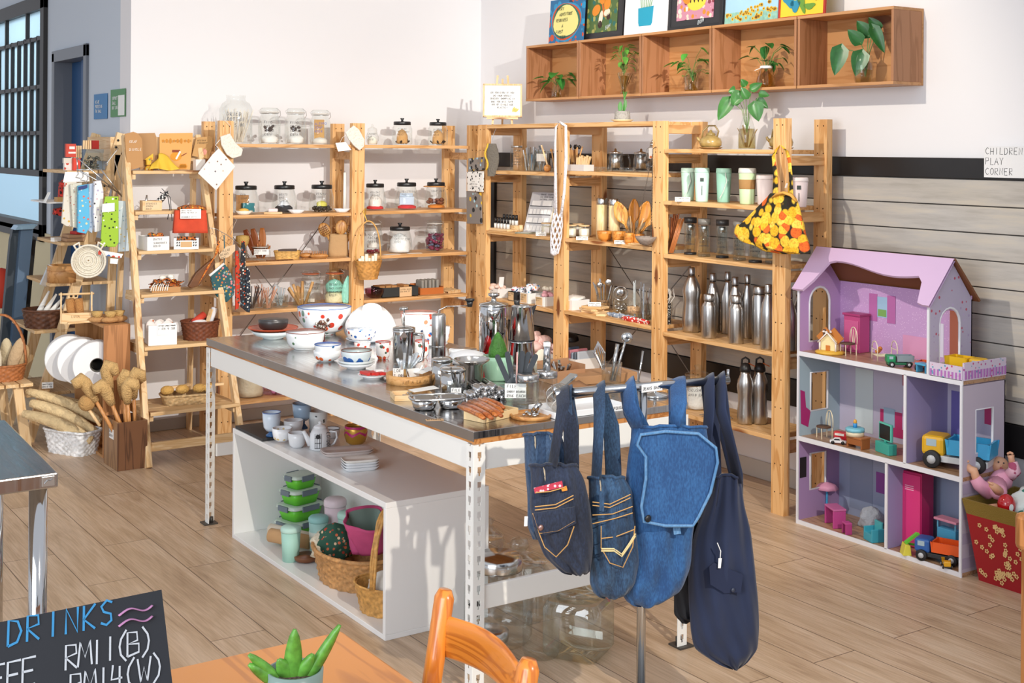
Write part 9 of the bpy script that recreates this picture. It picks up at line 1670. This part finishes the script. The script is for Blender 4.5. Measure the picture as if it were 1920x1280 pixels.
def dbag(lb,rows,m,th=.05,straps=(),extra=None,nm='denim_bag',lin='#b9ab94',dd=0,sag=8,w0=.012):
    """rows: (y, left, right) outline in photo pixels from the open mouth down; hung from the rail"""
    xc=sum((r[1]+r[2])/2 for r in rows)/len(rows);D=dep(xc)-.085+dd;C_=PD(xc,rows[0][0],D);t=thing(nm,lb,'bag',C_);fw=Vector((_sy,_cy,0))
    def S(u,v,k=1.0):
        x=v*(len(rows)-1);i=min(int(x),len(rows)-2);f=x-i;f=f*f*(3-2*f) if 0 else f;y,l,r=[rows[i][j]*(1-f)+rows[i+1][j]*f for j in range(3)]
        a=2*PI*u;hw=(r-l)/2*k*1.07;tt=th*(.75+.45*sin(PI*min(1,v*1.1)))*k*(1 if v<.8 else max(.05,(1-v)/.2)**.5);fo=.009*sin(5*a+9*v)+.008*sin(11*a-7*v+3*sin(5*v))
        return PD((l+r)/2+hw*cos(a)*(1+.02*sin(14*v+a)),y+sag*(-sin(a))*(1-v)*-1,D)+fw*((tt+fo)*sin(a))-C_
    b=B();b.grid(lambda u,v:S(u,v),44,30,True,True);b.build('bag_body',m,t,sub=1)
    b=B();b.grid(lambda u,v:S(u,v*.45,.84),44,8,True,True);b.build('lining',mat(lin,.85),t)
    b=B();b.tube([S(k/30,.002) for k in range(30)],.0045,6,True);b.build('hem',m,t)
    for (p1,p2,wd) in straps:
        b=B();a=[PD(x,y,D-.03) for x,y in p1];c=[PD(p2[0][0],rows[0][0]+20,D+.03)]+[PD(x,y,D+.03) for x,y in p2];tp=rail(p1[-1][0])+Vector((0,0,.014));f1=tp-fw*.016-Vector((0,0,.01));b1=tp+fw*.016-Vector((0,0,.01))
        b.tube([q-C_ for q in a+[f1,tp,b1]+list(reversed(c))],wd,10,flat=.22);b.build('strap',m,t)
    fr=lambda px,py,o=0:PD(px,py,D)-fw*(th*1.22+.006+o)-C_
    if extra:extra(t,fr,S)
    return t
gold=mat('#c99a5a',.7)
def stitch(t,fr,lines,m=gold,r=.0014,nm='stitching'):
    b=B()
    for L_ in lines:b.tube([fr(x,y,.002) for x,y in L_],r,4)
    b.build(nm,m,t)
def patch(t,fr,pts,m,nm,o=.001,th=.004):
    P=[fr(x,y,o) for x,y in pts];c=sum(P,Vector())/len(P);n=len(P);b=B();fw=Vector((_sy,_cy,0));b.add([tuple(q) for q in P]+[tuple(q+fw*th) for q in P],[tuple(reversed(range(n))),tuple(range(n,2*n))]+[(i,(i+1)%n,n+(i+1)%n,n+i) for i in range(n)]);b.build(nm,m,t)
d1=denim('#181f30','#27324a');d2=denim('#1f3550','#355678');d3=denim('#1e4676','#2f6094');d4=mat('#1c2846',.85,sheen=.15,var=.12,vs=9);d5=mat('#16181f',.85)
dbag('black fabric bag hanging low behind the wide blue denim backpack',[(960,1275,1320),(1060,1264,1335),(1150,1266,1342),(1168,1280,1340)],d5,.03,dd=.08,nm='dark_bag')
dbag('faded jeans bag with rolled cuff hanging behind the leftmost dark one',[(815,984,1050),(850,986,1060),(920,990,1060),(985,992,1062),(1010,1000,1060)],denim('#22344e','#3a5270'),.045,(([(1070,800),(1066,770)],[(1075,800),(1070,770)],.016),),dd=.10,nm='jeans_bag')
def ex1(t,fr,S):
    patch(t,fr,[(1000,902),(1052,889),(1054,900),(1002,912)],print_mat('#b8344a',['#e6c0c8'],90,.7,.3),'red_woven_label');patch(t,fr,[(1050,902),(1060,898),(1062,906),(1052,908)],mat('#d98a2c',.6),'orange_tab')
    patch(t,fr,[(998,948),(1075,936),(1078,966),(1050,980),(1020,988),(1000,972)],d1,'pocket_flap',.003);stitch(t,fr,[[(1003,910),(1030,908),(1058,900)],[(1002,936),(1040,932),(1073,915)],[(1002,942),(1040,938),(1073,921)],[(998,948),(1010,985),(1045,980),(1075,962)],[(1010,985),(1020,1010),(1041,1028),(1062,1006),(1074,972)]])
    b=B();v=fr(1013,973,.008);b.sph(*v,.008,12,8,1,.6,1);b.build('metal_button',mat('#b8928a',.3,.8),t);patch(t,fr,[(983,952),(989,952),(988,970),(982,970)],WHITE(),'price_tag',.01,.001)
dbag('dark jeans bag with red woven label and buttoned pocket, leftmost on the rail',[(872,996,1078),(900,998,1092),(950,998,1105),(1000,1006,1108),(1040,1022,1108),(1068,1050,1106),(1076,1068,1098)],d1,.05,(([(1036,872),(1048,800),(1056,760)],[(1072,860),(1070,800)],.020),),ex1,'jeans_bag')
def ex2(t,fr,S):
    stitch(t,fr,[[(1108,928),(1140,932),(1178,914)],[(1108,934),(1140,938),(1178,920)],[(1108,952),(1145,950),(1182,936)],[(1108,968),(1150,958),(1182,948)],[(1124,995),(1150,992),(1186,978)],[(1124,972),(1124,1012),(1140,1040),(1164,1048),(1182,1010),(1186,972)]]);stitch(t,fr,[[(1124,1018),(1148,1018),(1162,1028),(1176,1008),(1187,990)],[(1124,1014),(1148,1014),(1162,1024),(1176,1004),(1187,986)]],mat('#e0cc96',.7),.0022,'white_stitching');patch(t,fr,[(1121,908),(1129,908),(1129,944),(1121,944)],d2,'belt_loop',.004)
dbag('mid-blue jeans bag with zigzag pocket stitching, second from the left',[(895,1105,1168),(920,1106,1182),(980,1108,1190),(1050,1108,1195),(1090,1108,1190),(1112,1116,1176),(1120,1130,1160)],d2,.048,(([(1118,895),(1122,820),(1124,770)],[(1150,880),(1146,800)],.022),),ex2,'jeans_bag')
def ex3(t,fr,S):
    P=[(1188,818),(1195,800),(1240,794),(1300,798),(1332,824),(1335,850),(1322,905),(1300,950),(1290,966),(1240,966),(1200,958),(1196,930),(1204,880),(1204,840)]
    patch(t,fr,P,d3,'flap',.016,.008);b=B();b.tube([fr(x,y,.022) for x,y in P],.0042,6,True);b.build('flap_hem',denim('#4a7aa8','#6a94bc'),t);b=B();v=fr(1208,952,.026);b.sph(*v,.010,14,8,1,.5,1);b.build('black_button',BLACK(),t);stitch(t,fr,[[(1212,818),(1260,808),(1322,822)],[(1208,945),(1212,932)]],mat('#8aa6c4',.7));patch(t,fr,[(1255,972),(1268,970),(1270,984),(1257,986)],denim('#4a7aa8','#6a94bc'),'hem_tab',.004)
dbag('wide blue denim backpack bag with big buttoned flap, third on the rail',[(800,1190,1320),(860,1180,1325),(930,1176,1310),(1000,1180,1295),(1060,1180,1290),(1105,1166,1275),(1128,1178,1240),(1136,1200,1215)],d3,.055,(([(1195,800),(1180,760)],[(1200,800),(1184,770)],.026),([(1266,795),(1272,760)],[(1270,795),(1270,770)],.024)),ex3,'denim_backpack',dd=-.03)
def ex4(t,fr,S):
    patch(t,fr,[(1322,1045),(1330,1038),(1384,1060),(1380,1092),(1350,1094),(1324,1078)],mat('#1a2440',.85),'pocket_flap',.003);b=B();v=fr(1365,1087,.008);b.sph(*v,.006,12,8,1,.6,1);b.build('button',mat('#3a4050',.3),t);b=B();b.tube([fr(1336,1000,.01),fr(1342,1015,.012),fr(1341,1028,.012)],.0014,5);b.build('white_string',WHITE(),t);patch(t,fr,[(1338,1028),(1344,1028),(1342,1046),(1337,1046)],WHITE(),'price_tag',.012,.001)
dbag('large navy canvas tote hanging lowest, at the right end of the rail',[(905,1330,1388),(950,1322,1392),(1000,1305,1405),(1060,1296,1412),(1120,1294,1416),(1180,1298,1418),(1215,1306,1418),(1240,1340,1400),(1253,1372,1384)],d4,.055,(([(1330,915),(1326,820),(1330,770)],[(1340,905),(1336,800)],.020),([(1384,905),(1366,820),(1352,770)],[(1380,890),(1358,800)],.020)),ex4,'navy_tote',lin='#10141f',sag=22,dd=-.01)
# ================================================================= FOREGROUND
# chrome-legged steel table at the left edge
t=thing('steel_worktable','brushed steel worktable with round tube legs at the left edge','table',(0,0,0));b=B();b.hexa([(.0,3.215,.815),(.832,3.22,.815),(.862,3.92,.815),(.0,3.92,.815),(.0,3.215,.852),(.832,3.22,.852),(.862,3.92,.852),(.0,3.92,.852)]);b.build('steel_top',brs,t,bevel=.004)
for x,y in ((.795,3.26),(.04,3.26),(.825,3.87),(.04,3.87),(.68,3.60)):b=B();b.tube([(x,y,0),(x,y,.816)],.022,18);b.build('leg',mat('#c4c4c4',.08,1),t)
b=B();b.bb(.793,.823,3.2165,3.2195,.822,.846);b.build('embossed_plate',STEEL(.3),t,bevel=.001);b=B();b.tube([(.798,3.2155,.830),(.806,3.2155,.838),(.812,3.2155,.836),(.818,3.2155,.841)],.0012,5);b.build('logo_mark',mat('#8a8a8a',.3,1),t)
# wooden table, plant, chair, chalkboard
om=wood('#c67c2c','#b06a22','y',.35,.5,False,None,.3)
t=thing('wooden_table','honey-orange wooden table top at the bottom edge','table',(0,0,0));b=B();b.bb(.0,1.076,1.30,2.165,.722,.75);b.build('table_top',om,t,bevel=.006)
for x,y in ((.05,1.35),(1.02,1.35),(.05,2.11),(1.02,2.11)):b=B();b.bb(x-.025,x+.025,y-.025,y+.025,0,.722);b.build('leg',om,t)
p=Vector((.838,1.846,.7505));t=thing('potted_succulent','small green snake-plant succulent in a glazed grey-blue pot on the wooden table','potted plant',p,facing(p));b=B();b.shell([(.030,0),(.038,.01),(.042,.05),(.044,.088)],.004,32);b.build('glazed_pot',print_mat('#7f948e',['#b08a70','#8fa8a0'],22,.25,.4),t);b=B();b.cyl(0,0,.05,.039,.03,20);b.build('gravel',mat('#5a4a40',.9,var=.6,vs=200,bump=1,bs=200),t)
b=B()
for (x,z,dx,dz,w_) in ((-.005,.06,.004,.095,.026),(.012,.06,.056,.098,.016),(-.012,.06,-.058,.045,.020),(-.02,.07,-.05,.05,.014),(.005,.07,.022,.045,.02),(-.005,.07,-.02,.04,.024)):
    a=Vector((x,-.004,z));e=a+Vector((dx,-.012,dz));d=e-a;sd=Vector((-d.z,0,d.x)).normalized();fn=lambda u,v,a=a,d=d,sd=sd,w_=w_:a+d*v+sd*((u-.5)*w_*(sin(PI*(.18+.82*v))**.7))+Vector((0,-.006*cos((u-.5)*PI)+.003,0));b.grid(fn,6,9)
b.build('leaves',mat('#5f9a3a',.35,var=.35,vs=60),t,solid=.005)
hm2=wood('#d9822c','#b8641c','z',.3,1.2,False,None,.4);hm3=wood('#d9822c','#b8641c','y',.3,1.2,False,None,.4)
t=thing('pine_chair','orange varnished pine chair with curved back rail in the foreground','chair',(0,0,0));U0,U1=Vector((1.170,1.97,0)),Vector((1.138,1.66,0))
for U_,h in ((U0,.862),(U1,.848)):
    b=B();b.tube([U_+Vector((-.055,0,0)),U_+Vector((-.05,0,.42)),U_+Vector((-.02,0,.66)),U_+Vector((.012,0,h-.014)),U_+Vector((.014,0,h))],[.019,.020,.021,.022,.014],12,flat=.75);b.build('back_post',hm2,t)
for (z0,h,bow) in ((.745,.075,.022),(.62,.045,.018)):
    b=B();dr=U1-U0
    def rl(u,v,z0=z0,h=h,bow=bow):
        s=sin(PI*u);c=U0+dr*(.03+.94*u)+Vector((.004,0,0));a=2*PI*v;return c+Vector((bow*s+.009*cos(a)+(z0-.7)*.14,0,z0+h/2+.010*s+(h/2)*math.copysign(abs(sin(a))**.6,sin(a))))
    b.grid(rl,22,17);b.build('back_rail',hm3,t)
b=B();b.hexa([(.78,1.66,.42),(1.13,1.65,.42),(1.14,1.96,.42),(.78,1.96,.42),(.78,1.66,.445),(1.13,1.65,.445),(1.14,1.96,.445),(.78,1.96,.445)]);b.build('seat',hm3,t,bevel=.006)
for x,y in ((.81,1.69),(.81,1.90)):b=B();b.bb(x-.018,x+.018,y-.018,y+.018,0,.42);b.build('front_leg',hm2,t)
D0,D1=1.46,1.60;a_=PD(-60,1178,D0);c_=PD(303,1105,D1);dn=PD(331,1290,D1-.03)
U=(c_-a_);W_B=U.length;U.normalize();V=(c_-dn);V=(V-U*V.dot(U)).normalized();hB=(c_.z-.7505)/V.z;O=c_-U*W_B-V*hB;N=U.cross(V)
t=thing('chalkboard_menu','black chalk menu board with coloured handwriting, bottom left on the wooden table','menu board',(O+U*W_B/2));o_=O+U*W_B/2
def Q(u,v,n=0):return O+U*u+V*v+N*n-o_
b=B();b.hexa([Q(0,0,-.006),Q(W_B,0,-.006),Q(W_B,0,0),Q(0,0,0),Q(0,hB,-.006),Q(W_B,hB,-.006),Q(W_B,hB,0),Q(0,hB,0)]);b.build('board',mat('#35373c',.8,var=.08,vs=8),t)
def pxT(px,py):
    d=ray(px,py);k=(O-Vector((0,0,H))).dot(N)/d.dot(N);return Vector((0,0,H))+d*k
def chalk(txt,px,py,hpx,col,nm,adv=.9,lw=.12):
    s0=pxT(px,py);s1=pxT(px,py-hpx);sz=(s1-s0).length;b=B();write(b,[txt],s0+N*.001-o_,U,V,sz,sz*lw,'l',1.5,.03,.12,adv);b.build(nm,mat(col,.9),t)
chalk('DRINKS',12,1212,48,'#4aa3dc','blue_lettering',.78,.10);chalk('RM11(B)',120,1258,46,'#dfe3e8','white_lettering',.56,.09);chalk('RM14(W)',128,1312,46,'#dfe3e8','white_lettering',.62,.09);chalk('FEE',-22,1302,52,'#dfe3e8','white_lettering',.60,.09)
b=B()
for dy in (0,20):
    pts=[pxT(222+3*i,1151+dy-i*.55+6*sin(i*.30+2.6)-(i/21)**3*8)+N*.001-o_ for i in range(22)];b.tube(pts,.0026,6,flat=.3)
b.build('pink_wave',mat('#c88ab4',.9),t)
